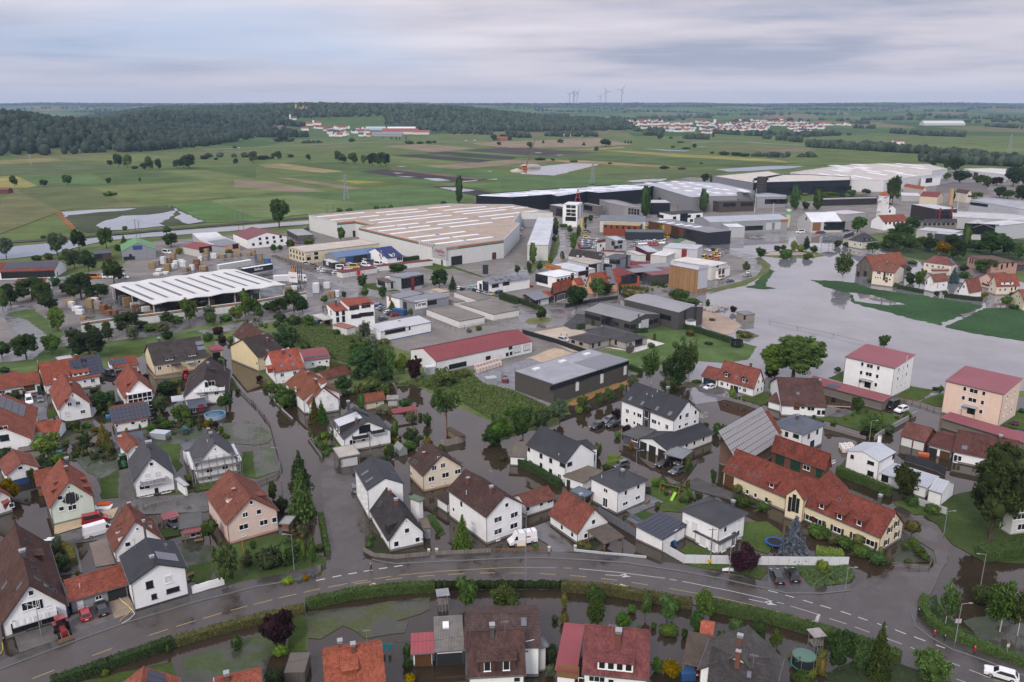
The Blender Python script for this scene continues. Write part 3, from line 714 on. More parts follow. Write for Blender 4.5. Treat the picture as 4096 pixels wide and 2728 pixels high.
water('D1',(1250,828),(1370,830),(1300,838));water('D1',(1280,857),(1480,868),(1400,872));water('D1',(1520,880),(1680,880),(1800,900),(1640,905),(1580,890));water('D1',(1815,912),(2040,898),(2030,905),(1860,918));water('D1',(2110,888),(2230,885),(2200,893))
water('D1',(1680,965),(1850,965),(2030,990),(1880,1008));water('D1',(1290,770),(1400,767),(1340,775));water('D1',(2120,815),(2170,812),(2150,820))
pch('D2','gravel_bank','paved',(.36,.33,.29),FZ[0]+.01,[(40,800),(150,775),(250,772),(560,740),(800,752),(780,762),(380,856),(90,842)],1,8)
water('D2',(95,800),(220,778),(560,746),(790,755),(600,776),(500,832),(370,853),(120,838))
water('D2',(1045,905),(1200,890),(1440,884),(1380,906),(1120,917));water('D2',(1870,798),(2354,768),(2700,768),(2560,790),(2200,812),(1990,821));water('D2',(1210,606),(1420,618),(1640,628),(1600,634),(1400,626));water('D2',(1700,588),(1790,586),(1740,594));water('D2',(200,643),(290,644),(240,650));water('D2',(400,664),(490,664),(440,670));water('D2',(1550,880),(1700,872),(1640,885))
water('D3',(-10,682),(200,690),(140,698),(0,690))
def strip(t,name,mat,col,z,line,width,kind='structure'):
 z=ZL(z);T(t);P=[at(p,z)for p in line];q=MB();l=[];r=[]
 for i,p in enumerate(P):
  d=(P[min(i+1,len(P)-1)]-P[max(i-1,0)]).normalized();n=Vc((-d.y,d.x,0))*width/2
  l.append(p+n);r.append(p-n)
 for i in range(len(P)-1):q.quad(l[i],r[i],r[i+1],l[i+1])
 for k in range(len(q.v)):q.v[k]=(q.v[k][0],q.v[k][1],z)
 return q.bd(name,mat,None,col,kind=kind)
strip('D0','road','paved',(.33,.32,.31),.5,[(420,687),(1080,648),(1800,620),(2354,595),(2760,578),(3260,553),(3700,547)],9)
strip('D1','road','paved',(.33,.32,.31),.5,[(1340,547),(2000,543),(2400,548),(3000,540)],8);strip('D2','road','paved',(.33,.32,.31),.5,[(1650,552),(1950,540),(2150,545),(2354,562),(2700,578)],12)
strip('C0','railway_bed','paved',(.085,.078,.072),.55,[(-100,488),(430,455),(900,415),(1600,355),(2354,292),(2900,245),(3400,190),(4200,135),(4700,80)],9)
for dy in(-0.,4.2):strip('C0','rail_track','plain',(.05,.04,.036),.62,[(-100,484+dy),(430,451+dy),(900,411+dy),(1600,351+dy),(2354,288+dy),(2900,241+dy)],.5)
PAV=(.185,.168,.153)
pch('C0','yard','paved',PAV,.7,[(-150,840),(580,800),(1130,690),(1250,570),(1420,470),(2354,400),(2830,400),(3454,230),(4200,140),(4700,60),(6400,-110),(7600,-160),(9600,-200),(9600,420),(8400,360),(7780,432),(7062,432),(6508,530),(6900,600),(7040,680),(6990,780),(6750,870),(6350,945),(6200,1000),(6420,1090),(6450,1270),(6080,1300),(5000,1640),(4720,1700),(4500,1700),(3620,1445),(3494,1380),(3000,1200),(2354,1180),(1900,1230),(1000,1400),(600,1460),(-150,1540)])
pch('C1','asphalt_yard','asphalt',(.1,.094,.09),.73,[(-1700,1090),(-1300,1000),(-300,640),(160,600),(840,840),(900,960),(480,1010),(-1100,1400),(-1600,1150)])
ST=(.15,.14,.133)
def strt(t,line,wd,col=ST,z=.8):return strip(t,'street','asphalt',col,z,line,wd)
strt('C1',[(150,620),(560,760),(900,890),(1050,960),(1500,960),(2100,870),(2450,760),(2720,660),(2830,560),(2820,420),(2860,320),(3050,260),(3500,160)],10)
strt('C2',[(-200,760),(200,720),(430,620),(480,480),(450,360),(560,290)],11,z=.785);strt('C1',[(-1400,1420),(-400,1300),(350,1140),(700,1060),(1000,960)],9,z=.81)
strt('C2',[(-1250,950),(-800,1010),(-350,1100),(60,1150),(330,1130),(700,1070),(1000,1030),(1300,960),(1650,905),(2000,840),(2220,780),(2290,700),(2200,620),(1950,560),(1650,500)],12,z=.82)
strt('C0',[(120,1060),(330,1300),(500,1440)],13,(.16,.155,.15),.83);strt('C0',[(-200,1560),(300,1500),(620,1440),(800,1420)],16,(.16,.155,.15),.84)
pch('C2','turning_circle','asphalt',ST,.825,[(-560,1010),(-100,1090),(220,1030),(520,1040),(640,1080),(560,1160),(470,1240),(300,1270),(0,1280),(-200,1180)])
pch('C2','traffic_island','grass',(.15,.15,.065),.92,[(118,1205),(170,1180),(250,1168),(340,1172),(372,1190),(330,1215),(240,1236),(150,1232)])
pch('C2','gravel_yard','paved',(.42,.35,.27),.83,[(200,1305),(480,1258),(680,1300),(660,1345),(720,1490),(560,1490),(300,1370)]);pch('C2','dark_chippings','paved',(.06,.06,.065),.84,[(470,1245),(600,1135),(670,1145),(720,1220),(600,1285),(540,1280)])
pch('B2','gravel_yard','paved',(.4,.31,.22),.835,[(150,160),(400,60),(640,130),(400,200),(80,260),(-60,420),(0,420),(-80,350)],.6);pch('B2','paved_apron','pavers',(.26,.26,.28),.845,[(-500,330),(-60,230),(170,155),(420,260),(1075,280),(1150,300),(620,440),(325,600),(10,450),(-200,440)])
pch('C3','yard','asphalt',(.2,.19,.18),.83,[(-560,420),(0,380),(700,370),(860,390),(720,428),(0,436),(-500,500)])
pch('C3','water','water_far',None,.74,[(-560,540),(-480,500),(-280,478),(0,430),(140,408),(520,432),(720,432),(900,480),(1300,640),(1900,720),(2500,900),(2700,1568),(2354,1850),(1290,1900),(540,1790),(-190,1900),(-700,1970),(-730,1740),(-560,1340),(-690,1260),(-640,1080),(-730,990),(-700,930),(-500,935),(-200,880),(-60,760),(-60,690),(-140,620),(-400,570)],.8,4)
pch('B0','water','water',None,.72,[(-300,560),(200,500),(950,330),(1290,140),(1960,140),(1990,-20),(2150,-20),(2300,200),(2500,420),(2900,520),(3260,420),(3640,380),(3900,440),(4100,560),(4500,740),(4900,720),(5200,620),(5800,330),(6250,160),(6900,150),(7100,260),(7500,240),(8300,330),(9700,560),(9900,3200),(-400,3300)],.5,3)
def lawn(t,*pts,col=(.062,.092,.026),amp=.35,z=None,mat='grass',name='lawn'):LZ[0]+=.002;return pch(t,name,mat,col,z or LZ[0],pts,amp,2.)
LZ=[.86]
lawn('C3',(400,826),(560,832),(800,850),(950,905),(1420,970),(1990,1060),(1930,1090),(1560,1240),(1200,1150),(1000,1095),(860,1065),(780,1030),(740,945),(560,905),col=(.042,.082,.036),mat='crop',amp=1.)
lawn('C3',(1620,1260),(1990,1085),(2400,1085),(2400,1400),(1900,1320),col=(.042,.082,.036),mat='crop',amp=.6);lawn('C3',(-120,870),(-60,760),(-10,700),(50,745),(0,830),(-20,880),(60,905),(-60,915),(-220,890),col=(.045,.085,.036),mat='crop',amp=.8)
pch('C3','water','water_far',None,.875,[(740,940),(960,970),(1240,1050),(1100,1060),(800,1020)],1.,3)
lawn('C3',(-20,610),(-60,580),(110,555),(320,560),(460,575),(530,606),(430,620),(100,625),col=(.11,.125,.05));pch('C3','island_gravel','paved',(.33,.28,.24),.905,[(-30,600),(10,575),(150,555),(330,575),(450,600),(300,598),(100,600)],.4)
lawn('C2',(1180,1330),(1250,1240),(1400,1215),(1750,1270),(2050,1380),(2250,1440),(2170,1560),(1960,1590),(1700,1570),(1100,1620),(870,1480),(1130,1500),(1400,1410),col=(.08,.122,.044));pch('C2','terrace','paved',(.55,.52,.48),.905,[(820,1440),(1050,1480),(1100,1500),(1405,1412),(1250,1370),(1210,1410),(1050,1460)])
pch('C2','building_rubble_yard','paved',(.33,.25,.19),.88,[(1350,1190),(1680,1130),(1750,1090),(1900,1130),(2050,1200),(2100,1250),(2050,1310),(1960,1330),(1700,1230),(1640,1245),(1400,1215)],.6);lawn('C2',(2050,1300),(2150,1290),(2280,1340),(2200,1370),(2060,1370),col=(.1,.11,.055))
lawn('C1',(350,1180),(480,1160),(640,1270),(850,1320),(1150,1370),(1260,1440),(1280,1560),(1250,1720),(930,1640),(800,1560),(410,1460),(380,1400),(310,1340),(200,1250),col=(.1,.125,.058),amp=.8)
lawn('B1',(1280,400),(1630,330),(1830,280),(1980,300),(2090,400),(2360,460),(2680,605),(2860,600),(2900,650),(2760,760),(2300,900),(2110,820),(2200,740),(1900,570),(1700,480),(1560,430),(1290,410),col=(.095,.12,.05),amp=.8,name='grassy_bank')
lawn('C0',(60,1130),(300,1090),(600,1320),(480,1420),(420,1330),(260,1200),col=G2);lawn('C0',(430,1450),(1000,1390),(1800,1290),(1900,1330),(1500,1440),(1000,1540),(400,1600),(-100,1660),(-100,1600),(300,1560),col=(.075,.11,.042))
lawn('C2',(90,720),(330,620),(370,500),(430,400),(440,480),(420,590),(350,680),(180,750),col=(.1,.12,.055));lawn('C2',(1640,945),(2000,870),(2250,790),(2310,700),(2230,630),(2280,615),(2380,690),(2354,760),(2200,850),(1900,925),col=(.11,.12,.055))
lawn('C1',(1500,700),(1700,660),(2080,790),(2100,810),(1820,720),(1640,740));lawn('C1',(930,870),(1120,850),(1350,895),(1380,925),(1200,935),(1000,900));lawn('C1',(1290,640),(1550,610),(1520,640),(1300,665),col=G2)
lawn('C3',(-200,60),(300,30),(700,20),(1000,60),(500,100),(0,120),col=G2);lawn('C3',(900,500),(1300,420),(1800,330),(2400,400),(2400,700),(1800,700),(1300,620),col=(.05,.07,.034));lawn('C3',(2100,385),(2400,370),(2400,470),(2200,440),col=G1)
lawn('B0',(1000,50),(1340,0),(1380,60),(1280,140),(1000,160));lawn('B0',(2080,340),(2130,330),(2210,450),(2100,450),(2090,400));lawn('B0',(440,625),(530,620),(525,680),(430,720));lawn('B0',(1430,320),(1700,310),(1740,290),(1680,360),(1460,350))
lawn('B0',(1340,920),(1700,900),(1640,1090),(1680,1140),(1620,1200),(1560,1060));lawn('B0',(900,1170),(1090,1150),(1090,1440),(930,1450));lawn('B0',(1290,1465),(1780,1360),(1800,1410),(1340,1530));lawn('B0',(1790,1300),(2160,1220),(2110,1330),(1800,1385));lawn('B0',(2240,1020),(2354,1000),(2600,1180),(2354,1260),(2230,1240),(2200,1180))
lawn('B0',(380,1080),(620,1020),(660,1090),(500,1180),(380,1160),col=(.047,.062,.027));lawn('B0',(560,740),(860,720),(880,850),(640,960),(600,860),col=(.055,.062,.035),mat='soggy');lawn('B0',(680,1080),(1090,1000),(1080,1180),(900,1280),col=(.047,.066,.031),mat='soggy')
lawn('B0',(2040,760),(2354,720),(2460,830),(2480,940),(2354,960),(2100,940),(2060,870),col=(.066,.078,.043),mat='soggy');lawn('B0',(1330,860),(1700,760),(2000,830),(1780,930),(1420,960),col=(.047,.066,.031),mat='soggy');lawn('B1',(0,850),(120,840),(140,900),(20,945),col=(.07,.094,.039),mat='soggy');lawn('B1',(-40,1010),(150,960),(210,1190),(0,1250),col=(.062,.086,.035),mat='soggy')
lawn('A0',(480,390),(600,370),(650,410),(650,480),(510,500));lawn('A0',(1480,160),(1640,130),(1640,220),(1500,240));lawn('A0',(1720,500),(1960,460),(1940,620),(1860,680),(1740,640));lawn('A0',(1960,350),(2354,240),(2640,200),(2700,300),(3000,420),(3040,480),(2800,560),(2354,640),(2100,690),(1980,640),col=(.058,.086,.028))
lawn('A0',(1620,300),(1800,240),(1960,330),(1960,460),(1720,500),col=(.047,.062,.031),mat='soggy');pch('A1','flower_bed','grass',(.045,.04,.03),.99,[(150,650),(480,540),(660,500),(650,560),(520,620),(310,680),(200,668)],.2)
lawn('A1',(-700,1600),(-650,1340),(-200,1230),(455,940),(470,1320),(150,1330),(60,1568),(-200,1700),col=(.047,.069,.02),mat='soggy');lawn('A1',(290,960),(450,930),(470,1300),(300,1330),col=(.051,.074,.02));lawn('A1',(465,920),(1100,850),(1600,780),(1620,900),(1300,1000),(1390,1010),(1360,1110),(1000,1160),(800,1050),(600,1180),(480,1160),col=(.058,.069,.02),mat='soggy')
lawn('A1',(980,300),(1060,180),(1150,240),(1220,380),(1560,340),(1580,380),(1300,400),(1060,370),col=(.043,.047,.027));lawn('A1',(1560,40),(1620,20),(1750,200),(1690,230),col=(.047,.086,.023));lawn('A0',(500,1640),(1100,1480),(1600,1380),(1640,1568),(1500,1800),(480,1900),col=(.048,.07,.02))
lawn('A2',(560,320),(700,260),(790,290),(780,350),(600,350),col=(.047,.058,.031));lawn('A2',(1530,360),(1620,300),(1840,360),(1840,395),(1620,390));lawn('A2',(1580,480),(1900,465),(2250,490),(2354,560),(2270,620),(1990,560));lawn('B2',(1240,1400),(1290,1320),(1420,1300),(1560,1340),(1720,1440),(1620,1568),(1330,1568),(1400,1480));lawn('B2',(1000,1600),(1200,1560),(1500,1620),(1300,1700),col=(.047,.07,.027))
lawn('A2',(2140,100),(2354,90),(2480,200),(2354,390),(2150,330),(2100,250));lawn('A3',(0,480),(740,495),(800,600),(740,660),(400,700),(280,560),(120,500),col=(.055,.082,.031));lawn('A3',(380,200),(1020,400),(1150,470),(1060,490),(860,420),(560,260),col=(.039,.058,.027))
lawn('A3',(1340,-40),(1900,-200),(2400,-200),(2400,480),(1980,460),(1700,300),(1620,200),(1560,120),col=(.047,.069,.023));lawn('A3',(1420,800),(1540,760),(1640,960),(2000,1180),(2400,1350),(2400,1420),(1900,1250),(1560,1080),(1440,960),col=(.039,.062,.023));lawn('A3',(1800,1000),(2400,900),(2400,1350),(2000,1200),col=(.043,.058,.027),mat='soggy')
lawn('A3',(900,1280),(1300,1420),(1500,1568),(1500,1700),(500,1700),(560,1500),col=(.035,.047,.022));lawn('A3',(1220,200),(1360,240),(1500,460),(1140,480),(1180,330),col=(.047,.055,.031),mat='soggy')
lawn('B3',(420,710),(780,660),(880,610),(1250,700),(1150,800),(1000,870),(850,830),(560,740));lawn('B3',(560,340),(700,270),(700,385));lawn('B3',(1180,500),(1290,410),(1540,450),(1380,550));lawn('B3',(1400,555),(1620,470),(1600,610));lawn('B3',(2160,770),(2270,640),(2400,660),(2400,840));lawn('B3',(0,380),(100,400),(90,450),(0,440));lawn('B3',(660,1140),(720,1080),(700,1160))
lawn('B2',(2060,510),(2260,480),(2354,460),(2400,540),(2300,590),(2200,560));lawn('B3',(1150,1480),(1400,1440),(1600,1520),(1700,1568),(1300,1600));lawn('B2',(1590,380),(1740,360),(1720,420),(1520,430),col=(.086,.078,.047))
pch('B2','earth_strip','paved',(.27,.15,.06),.885,[(500,580),(640,500),(1070,360),(1160,370),(900,450),(560,590)],.5,2)
def drive(t,*pts,col=(.156,.144,.133),mat='pavers',name='driveway'):LZ[0]+=.002;return pch(t,name,mat,col,LZ[0]+.02,pts)
drive('A0',(180,1300),(130,1140),(520,980),(640,960),(1000,830),(1060,1000),(660,1130));drive('A0',(1000,830),(1090,760),(1180,780),(1260,920),(1060,1000),col=(.328,.265,.203));drive('A0',(820,290),(980,240),(1060,480),(880,510),col=(.195,.156,.133),mat='paved');drive('A0',(500,90),(1090,-40),(1040,60),(780,130),(500,215),col=(.39,.304,.195),mat='paved');drive('A0',(480,230),(1000,80),(980,250),(700,290),(760,560),(560,590),col=(.109,.101,.098),mat='asphalt')
drive('B0',(1095,1190),(1190,1160),(1260,1440),(1280,1530),(1110,1540),col=(.133,.125,.117));drive('B0',(240,530),(430,500),(430,720),(320,740),(240,690),col=(.101,.101,.105),mat='asphalt');drive('A2',(120,180),(300,100),(570,330),(560,370),(370,370),(330,300),col=(.125,.117,.113),mat='asphalt');drive('A3',(0,500),(150,505),(300,560),(400,700),(0,720),col=(.07,.066,.065),mat='asphalt')
drive('B2',(1690,1250),(1820,1310),(2060,1400),(2354,1500),(2354,1570),(2000,1460),(1700,1380),(1560,1330),col=(.101,.098,.094),mat='pavers');drive('B2',(1230,1400),(1400,1480),(1100,1600),(1050,1560),(1200,1500),col=(.195,.195,.203))
drive('B2',(1690,420),(1900,400),(1960,470),(1870,490),(1720,460),col=(.125,.121,.117));drive('B3',(540,690),(700,620),(800,650),(660,700),col=(.156,.148,.14));drive('B0',(1340,260),(1440,320),(1700,290),(1660,330),(1420,350),col=(.125,.117,.109),mat='asphalt');drive('B0',(1150,1520),(1260,1440),(1800,1400),(2354,1300),(2354,1400),(1900,1568),(1150,1600),col=(.101,.094,.086),mat='asphalt',name='lane')
RF=[(-200,1530),(0,1450),(600,1222),(1160,1022),(1760,842),(2354,690),(2650,640),(2950,560),(3040,500),(3120,460),(3300,440),(3420,440),(3520,462),(3640,480),(3950,465),(4708,428),(5078,428),(5468,450),(5748,470),(6308,555),(6698,630),(7062,712),(7232,750),(7562,752),(7822,725),(8000,690),(8300,760),(8372,930),(8412,1050),(8542,1150),(8762,1270),(9062,1370),(9416,1510),(9640,1600)]
RN=[(-200,1900),(420,1640),(1600,1230),(2354,1010),(2784,890),(3254,770),(3994,715),(4708,700),(5168,705),(5608,745),(6358,850),(7062,1035),(7962,1290),(8362,1430),(8762,1580),(9100,1700)]
road=pch('A0','road','asphalt',(.062,.05,.042),1.04,RF+RN[::-1])
pch('A0','road','asphalt',(.062,.051,.043),1.02,[(3000,520),(3354,430),(3360,100),(3320,-160),(3200,-420),(3060,-700),(2900,-700),(2960,-200),(3000,200)])
pch('A3','road','asphalt',(.068,.055,.045),1.03,[(740,720),(900,620),(1200,520),(1480,540),(1560,480),(1520,360),(1400,280),(1250,190),(1150,60),(1200,-60),(1300,0),(1350,50),(1500,140),(1640,260),(1660,400),(1580,600),(1500,760),(1310,930)],.3)
def ribbon(t,name,mat,col,inner,outer,z0,z1,parent=None):
 z0,z1=ZL(z0),ZL(z1)+.08;T(t);a=[at(p,z1)for p in inner];c=[at(p,z1)for p in outer];q=MB()
 for i in range(len(a)-1):
  A_,B_,C_,D_=a[i],a[i+1],c[i+1],c[i]
  q.quad((A_.x,A_.y,z1),(B_.x,B_.y,z1),(C_.x,C_.y,z1),(D_.x,D_.y,z1));q.quad((A_.x,A_.y,z0),(B_.x,B_.y,z0),(B_.x,B_.y,z1),(A_.x,A_.y,z1));q.quad((C_.x,C_.y,z1),(D_.x,D_.y,z1),(D_.x,D_.y,z0),(C_.x,C_.y,z0))if False else q.quad((D_.x,D_.y,z0),(C_.x,C_.y,z0),(C_.x,C_.y,z1),(D_.x,D_.y,z1))
 return q.bd(name,mat,parent,col,kind=None if parent else 'structure')
off=lambda line,dy,dx=0:[(x+dx,y+dy)for x,y in line]
for seg,up in((RF[:8],75),(RF[11:25],62),(RF[27:],-60)):
 dx=0 if up>0 else 75
 ribbon('A0','kerb','plain',(.15,.145,.14),seg,off(seg,-6 if up>0 else-5,0 if up>0 else 5),1.,1.16)
 ribbon('A0','footpath','asphalt',(.065,.058,.053),off(seg,-6 if up>0 else-5,0 if up>0 else 5),off(seg,-abs(up),dx),1.,1.15)
def mrk(t,segs,w,col):
 T(t)
 for(x0,y0,x1,y1)in segs:
  P,Q=at((x0,y0),.13),at((x1,y1),.13);d=(Q-P).normalized();n=Vc((-d.y,d.x,0))*w/2;c=(P+Q)/2
  MB().quad(*[(q.x-c.x,q.y-c.y,0)for q in(P-n,Q-n,Q+n,P+n)]).bd('road_marking','plain',road,col,loc=(c.x-road.location.x,c.y-road.location.y,.006))
YM,WM=(.36,.27,.12),(.42,.41,.39)
mrk('A0',[(298,1536,500,1458),(848,1326,1028,1260),(1368,1140,1548,1081),(1620,1058,1796,1004),(1870,983,2038,933),(2118,911,2276,868)],.16,YM)
mrk('A1',[(-20,855,150,811),(212,795,372,758),(437,744,592,710),(662,696,840,662),(876,655,1026,630),(905,667,1058,645),(1092,619,1242,597),(1192,628,1348,610),(1490,598,1640,585),(1766,578,1920,571),(2054,566,2198,564),(2330,564,2474,566)],.16,YM)
mrk('A1',[(1315,586,1700,550),(1700,550,2100,525),(2100,525,2354,514)],.14,YM);mrk('A2',[(0,514,415,517),(470,519,552,522)],.14,YM)
mrk('A1',[(553,636,634,618),(704,604,784,587),(848,576,928,562),(990,551,1072,538),(1130,527,1208,516),(1268,507,1348,496)],.3,WM)
mrk('A2',[(-20,566,120,568),(255,572,402,579),(536,588,684,601),(817,614,968,633),(1098,652,1250,674)],.15,YM)
mrk('A2',[(617,526,1000,561),(1000,561,1405,614),(1452,624,1515,633),(1565,642,2000,728),(2000,728,2354,808)],.15,WM);mrk('A2',[(1442,705,1900,790),(1900,790,2354,893)],.13,YM);mrk('A3',[(-0,897,200,950),(200,950,445,1018)],.13,YM)
mrk('A3',[(0,725,92,748),(160,768,242,792),(322,815,412,842),(481,862,581,892),(668,918,763,949),(828,971,915,1001),(1005,1030,1094,1061),(1168,1087,1270,1127),(1343,1152,1447,1191),(1543,1226,1628,1256)],.22,WM)
mrk('A3',[(80,832,147,850),(207,869,460,945),(565,983,720,1034),(795,1060,935,1112),(1070,1160,1232,1219),(1312,1249,1484,1315),(1578,1351,1766,1422),(1850,1454,2042,1529),(1732,1540,1830,1575),(-10,812,40,822)],.13,WM);mrk('A3',[(452,948,480,955),(444,966,474,973),(438,984,468,991),(430,1002,462,1010),(426,1016,458,1022)],.5,WM)
def arrow(t,x0,y0,x1,y1,col,turn=0):
 T(t);P,Q=at((x0,y0),.13),at((x1,y1),.13);d=(Q-P).normalized();n=Vc((-d.y,d.x,0));Lg=(Q-P).length;c=P-road.location
 q=MB();hd=Q-d*min(1.8,Lg*.35);f=lambda p:(p.x-P.x,p.y-P.y,0)
 q.quad(f(P-n*.08),f(hd-n*.08),f(hd+n*.08),f(P+n*.08));q.quad(f(hd-n*.45),f(Q),f(hd+n*.45))
 if turn:m_=P+d*Lg*.5;q.quad(f(m_),f(m_+d*1.1+n*turn*.9),f(m_+d*1.6+n*turn*.55),f(m_+d*.8))
 q.bd('road_arrow','plain',road,col,loc=(c.x,c.y,.007))
arrow('A1',912,702,1140,671,(.5,.36,.2),1);arrow('A2',857,582,1100,599,WM,1);arrow('A2',846,656,1075,687,(.5,.38,.2),-1);arrow('A2',2178,806,2440,862,WM,1);arrow('A2',2150,892,2400,958,(.5,.38,.2),-1)
# houses of the residential quarter
def hs(tile,kind,pts,he,roof,label,nick,ops='',**k):return hse(tile,kind,pts,he,roof,ops=ops,label=label,nick=nick,**k)
hs('A0','g',[(628,865),(5,1050),(450,290),(262,672)],2.8,(.088,.046,.036),'large steep brown gabled inn with white balcony beside the red tractor','the brown gabled inn','w 285 748 .8 1;w 275 862 2.4 1.5 3;w 365 852 1.1 1.9;x 448 872 .8 .6;b 320 985 6.5 1.1 wh;w 170 1060 2 1.8 k;w 305 1035 2.2 1.8 k;w 460 985 2.6 1.9 k;k 252 270;k 268 345;k 290 458 .6 .8;k 320 530 .9 1.4;k 343 622 .9 1.4;k 455 700 1.9 2.6;k 45 680 1 1.6 l;k 180 685 .9 1.5 l;C 215 420 1.1 .7;D 390 430 2.6 1.3 1 no')
hs('A0','e',[(632,832),(1185,668),(582,640)],2.6,(.23,.062,.036),'long low orange-tiled garage wing between the inn and the white house','the low orange garage wing','d 738 845 1 2 wh;w 908 790 1.1 .8;g 1075 745 3 2.1 dk;v 735 700 .8',hr=4.6,wall=(.27,.27,.28),name='garage')
hs('A0','g',[(1725,520),(1190,672),(1605,275),(1443,485)],5.8,ANTH,'white rendered house with anthracite roof and solar thermal collectors by the kerb','the white house with solar collectors','w 1375 672 1.2 1.4 k;x 1548 622 1.2 1.5;w 1590 720 2.2 .9 k;w 1417 780 .9 1.0 k;p 1532 415 2 4 1.5 .95 g;C 1403 470 1 .5;a 1245 340 2;a 1530 350 1.2',mat='slate',plinth=(.06,.06,.066))
hs('A0','g',[(1500,255),(1050,395),(1410,80),(1255,95)],2.9,(.17,.062,.04),'white shingled gabled house with patchy brown roof and gable dormers','the patchy brown-roofed white house','w 1262 160 .5 .6;w 1175 302 1 1;D 1060 175 1.2 1.1 1 wh no;D 1070 215 1.2 1.1 1 wh no;D 1090 270 1.2 1.1 1 wh no;D 1395 150 1.2 1.1 1 wh no;c 1190 -40 1;C 1335 200 2.4 .3')
hs('A0','r',[(1320,1425),(1290,1640)],4.,(.26,.075,.045),'small orange-tiled roof with two solar panels at the bottom edge','the orange roof at the bottom edge','p 1432 1530 2 1 1.3 2.6',hr=7.,hw=4.6)
hs('A0','r',[(1950,1555),(2400,1452)],4.,(.28,.075,.04),'orange tiled roof with two chimneys cut off by the bottom edge','the cut-off orange roof','c 2088 1555 1 cap;v 1968 1560 .5',hr=7.2,hw=5)
hs('A0','f',[(1645,165),(1650,30),(1850,155)],2.7,(.11,.11,.105),'grey flat-roofed garden shed with pink porch roof','the grey flat-roofed garden shed','w 1775 215 1 .9;w 1830 200 .9 .9',wall=(.23,.21,.19),name='shed')
hs('A0','m',[(1685,205),(1685,132),(1850,180)],2.3,PINKM,'narrow pink metal porch roof in front of the grey garden shed',None,hr=2.7,wall=None,mat='sheet',name='porch_roof',cat='roof',gut=False)
hs('A0','m',[(1500,80),(1482,22),(1648,42)],2.4,PINKM,'small pink-roofed timber carport with a dark car inside','the pink-roofed carport',hr=2.7,wall=None,mat='sheet',name='carport',gut=False)
hs('B0','g',[(2565,1560),(2062,1670),(2345,1296),(2310,1430)],4.6,(.19,.066,.042),'pale pink rendered house with red-brown roof beside the dark spruces','the pale pink house','w 2310 1485 .7 .9;w 2255 1597 1.1 1.1;W 2240 1708 1.9 1.2;w 2380 1570 1 1.1;W 2425 1668 1.7 1.2;w 2522 1645 1 1.2;w 2240 1785 .8 .35;c 2150 1400 1.1;G 2090 1480 1.5 1.3;D 2440 1450 2 1.2',wall=PINK,plinth=(.5,.3,.25))
hs('B1','f',[(210,1680),(270,1608),(322,1665)],1.8,(.3,.29,.28),'small grey terrace wall with brown brick infill beside the pink house',None,wall=(.22,.1,.07),name='terrace_block',cat='terrace',gut=False)
hs('A1','g',[(1215,272),(1562,205),(1045,-10),(1383,48)],2.7,(.05,.045,.046),'white steep-gabled house number 24 with dark shingle roof at the street corner','the white corner house number 24','w 1388 175 1 1.1;w 1485 258 1 1.1;w 1290 298 1 1.2;w 1383 90 .35 .5;S 1531 250 .5 dk 24;D 1205 190 2.6 2 1 no;d 1160 310 1 2 wh;c 1290 -60 1.1 cap;c 1230 -160 1;k 1140 -70 .7 1.2',mat='tile')
hs('A1','f',[(1535,160),(1500,70),(1608,145)],2.6,(.16,.13,.1),'flat-roofed entrance porch with white pillars at the corner house',None,'d 1580 200 1 2 gy',wall=(.6,.6,.59),name='porch')
hs('B1','g',[(1020,1372),(1392,1352),(900,1165),(1212,1280)],7.2,(.043,.044,.05),'tall white three-storey house with anthracite roof and two roof windows behind the corner house','the tall white house with two roof windows','k 1003 1213 .9 1.9 l;k 1043 1278 .9 1.9 l;k 1265 1215 .8 1.3;k 1290 1255 .8 1.3;x 945 1290;x 950 1390;x 978 1340;x 985 1450;x 1018 1400;x 1020 1500;x 1025 1540',mat='slate',o=.25)
hs('B1','f',[(1500,1480),(1395,1440),(1480,1420)],5.4,(.12,.16,.11),'white flat-roofed stair block with green roof terrace',None,name='annexe')
hs('A1','g',[(2115,55),(2474,-63),(1752,-203),(2300,-148)],6.4,(.075,.042,.036),'large white two-storey house with dark brown roof and white van in front','the big white house with brown roof','W 2225 72;W 2225 182;w 2225 262 .9 .5;W 2374 30;W 2370 130;w 2305 -60 .9 1;x 1997 110;w 1890 -68 1 1.4;w 1818 -18 .8 1;c 1950 -260 1.3;c 2165 -175 1.1 cap;v 1935 -155 1;a 2160 -300 2.2')
hs('B1','m',[(1645,1430),(1700,1360),(1755,1500)],2.6,(.06,.042,.037),'low white outbuilding with brown roof against the big white house',None,hr=3.,name='outbuilding')
hs('B1','g',[(1530,1243),(1905,1158),(1345,1120),(1685,1045)],4.2,(.072,.045,.038),'cream two-storey house with dark brown roof and red brick chimney','the cream house with brick chimney','w 1677 1075 .5 .7;w 1638 1168;w 1718 1145;W 1612 1268 1.5 1.3;W 1742 1232 1.8 1.3;W 1855 1200 1.6 1.2;w 1427 1217 .8 1.2;c 1543 1065 1.2;k 1450 1105 .7 1;k 1475 1122 .7 1;w 1620 1340 .8 .4;w 1735 1305 .8 .4',wall=(.68,.6,.47),plinth=(.42,.28,.19))
hs('B1','g',[(803,905),(1250,825),(640,770),(1010,735)],3.9,(.05,.05,.053),'modernised white chalet house with black balcony, grey dormer and outside stair','the white chalet with black balcony','W 980 810 1.9 2.1 k;w 1030 800 1.2 2 k;b 955 890 4 1.2 dk;b 1110 840 3.5 1.2 dk;W 888 928 1.7 1.3;w 988 900 .7 .9 k;w 742 865 .8 1.5;w 690 835 1.6 1.4;D 755 830 4.6 2.3 2 zn;c 925 760 1.4 cap;C 850 600 1.2 .6;p 960 660 2 5 1.0 1.0',mat='slate')
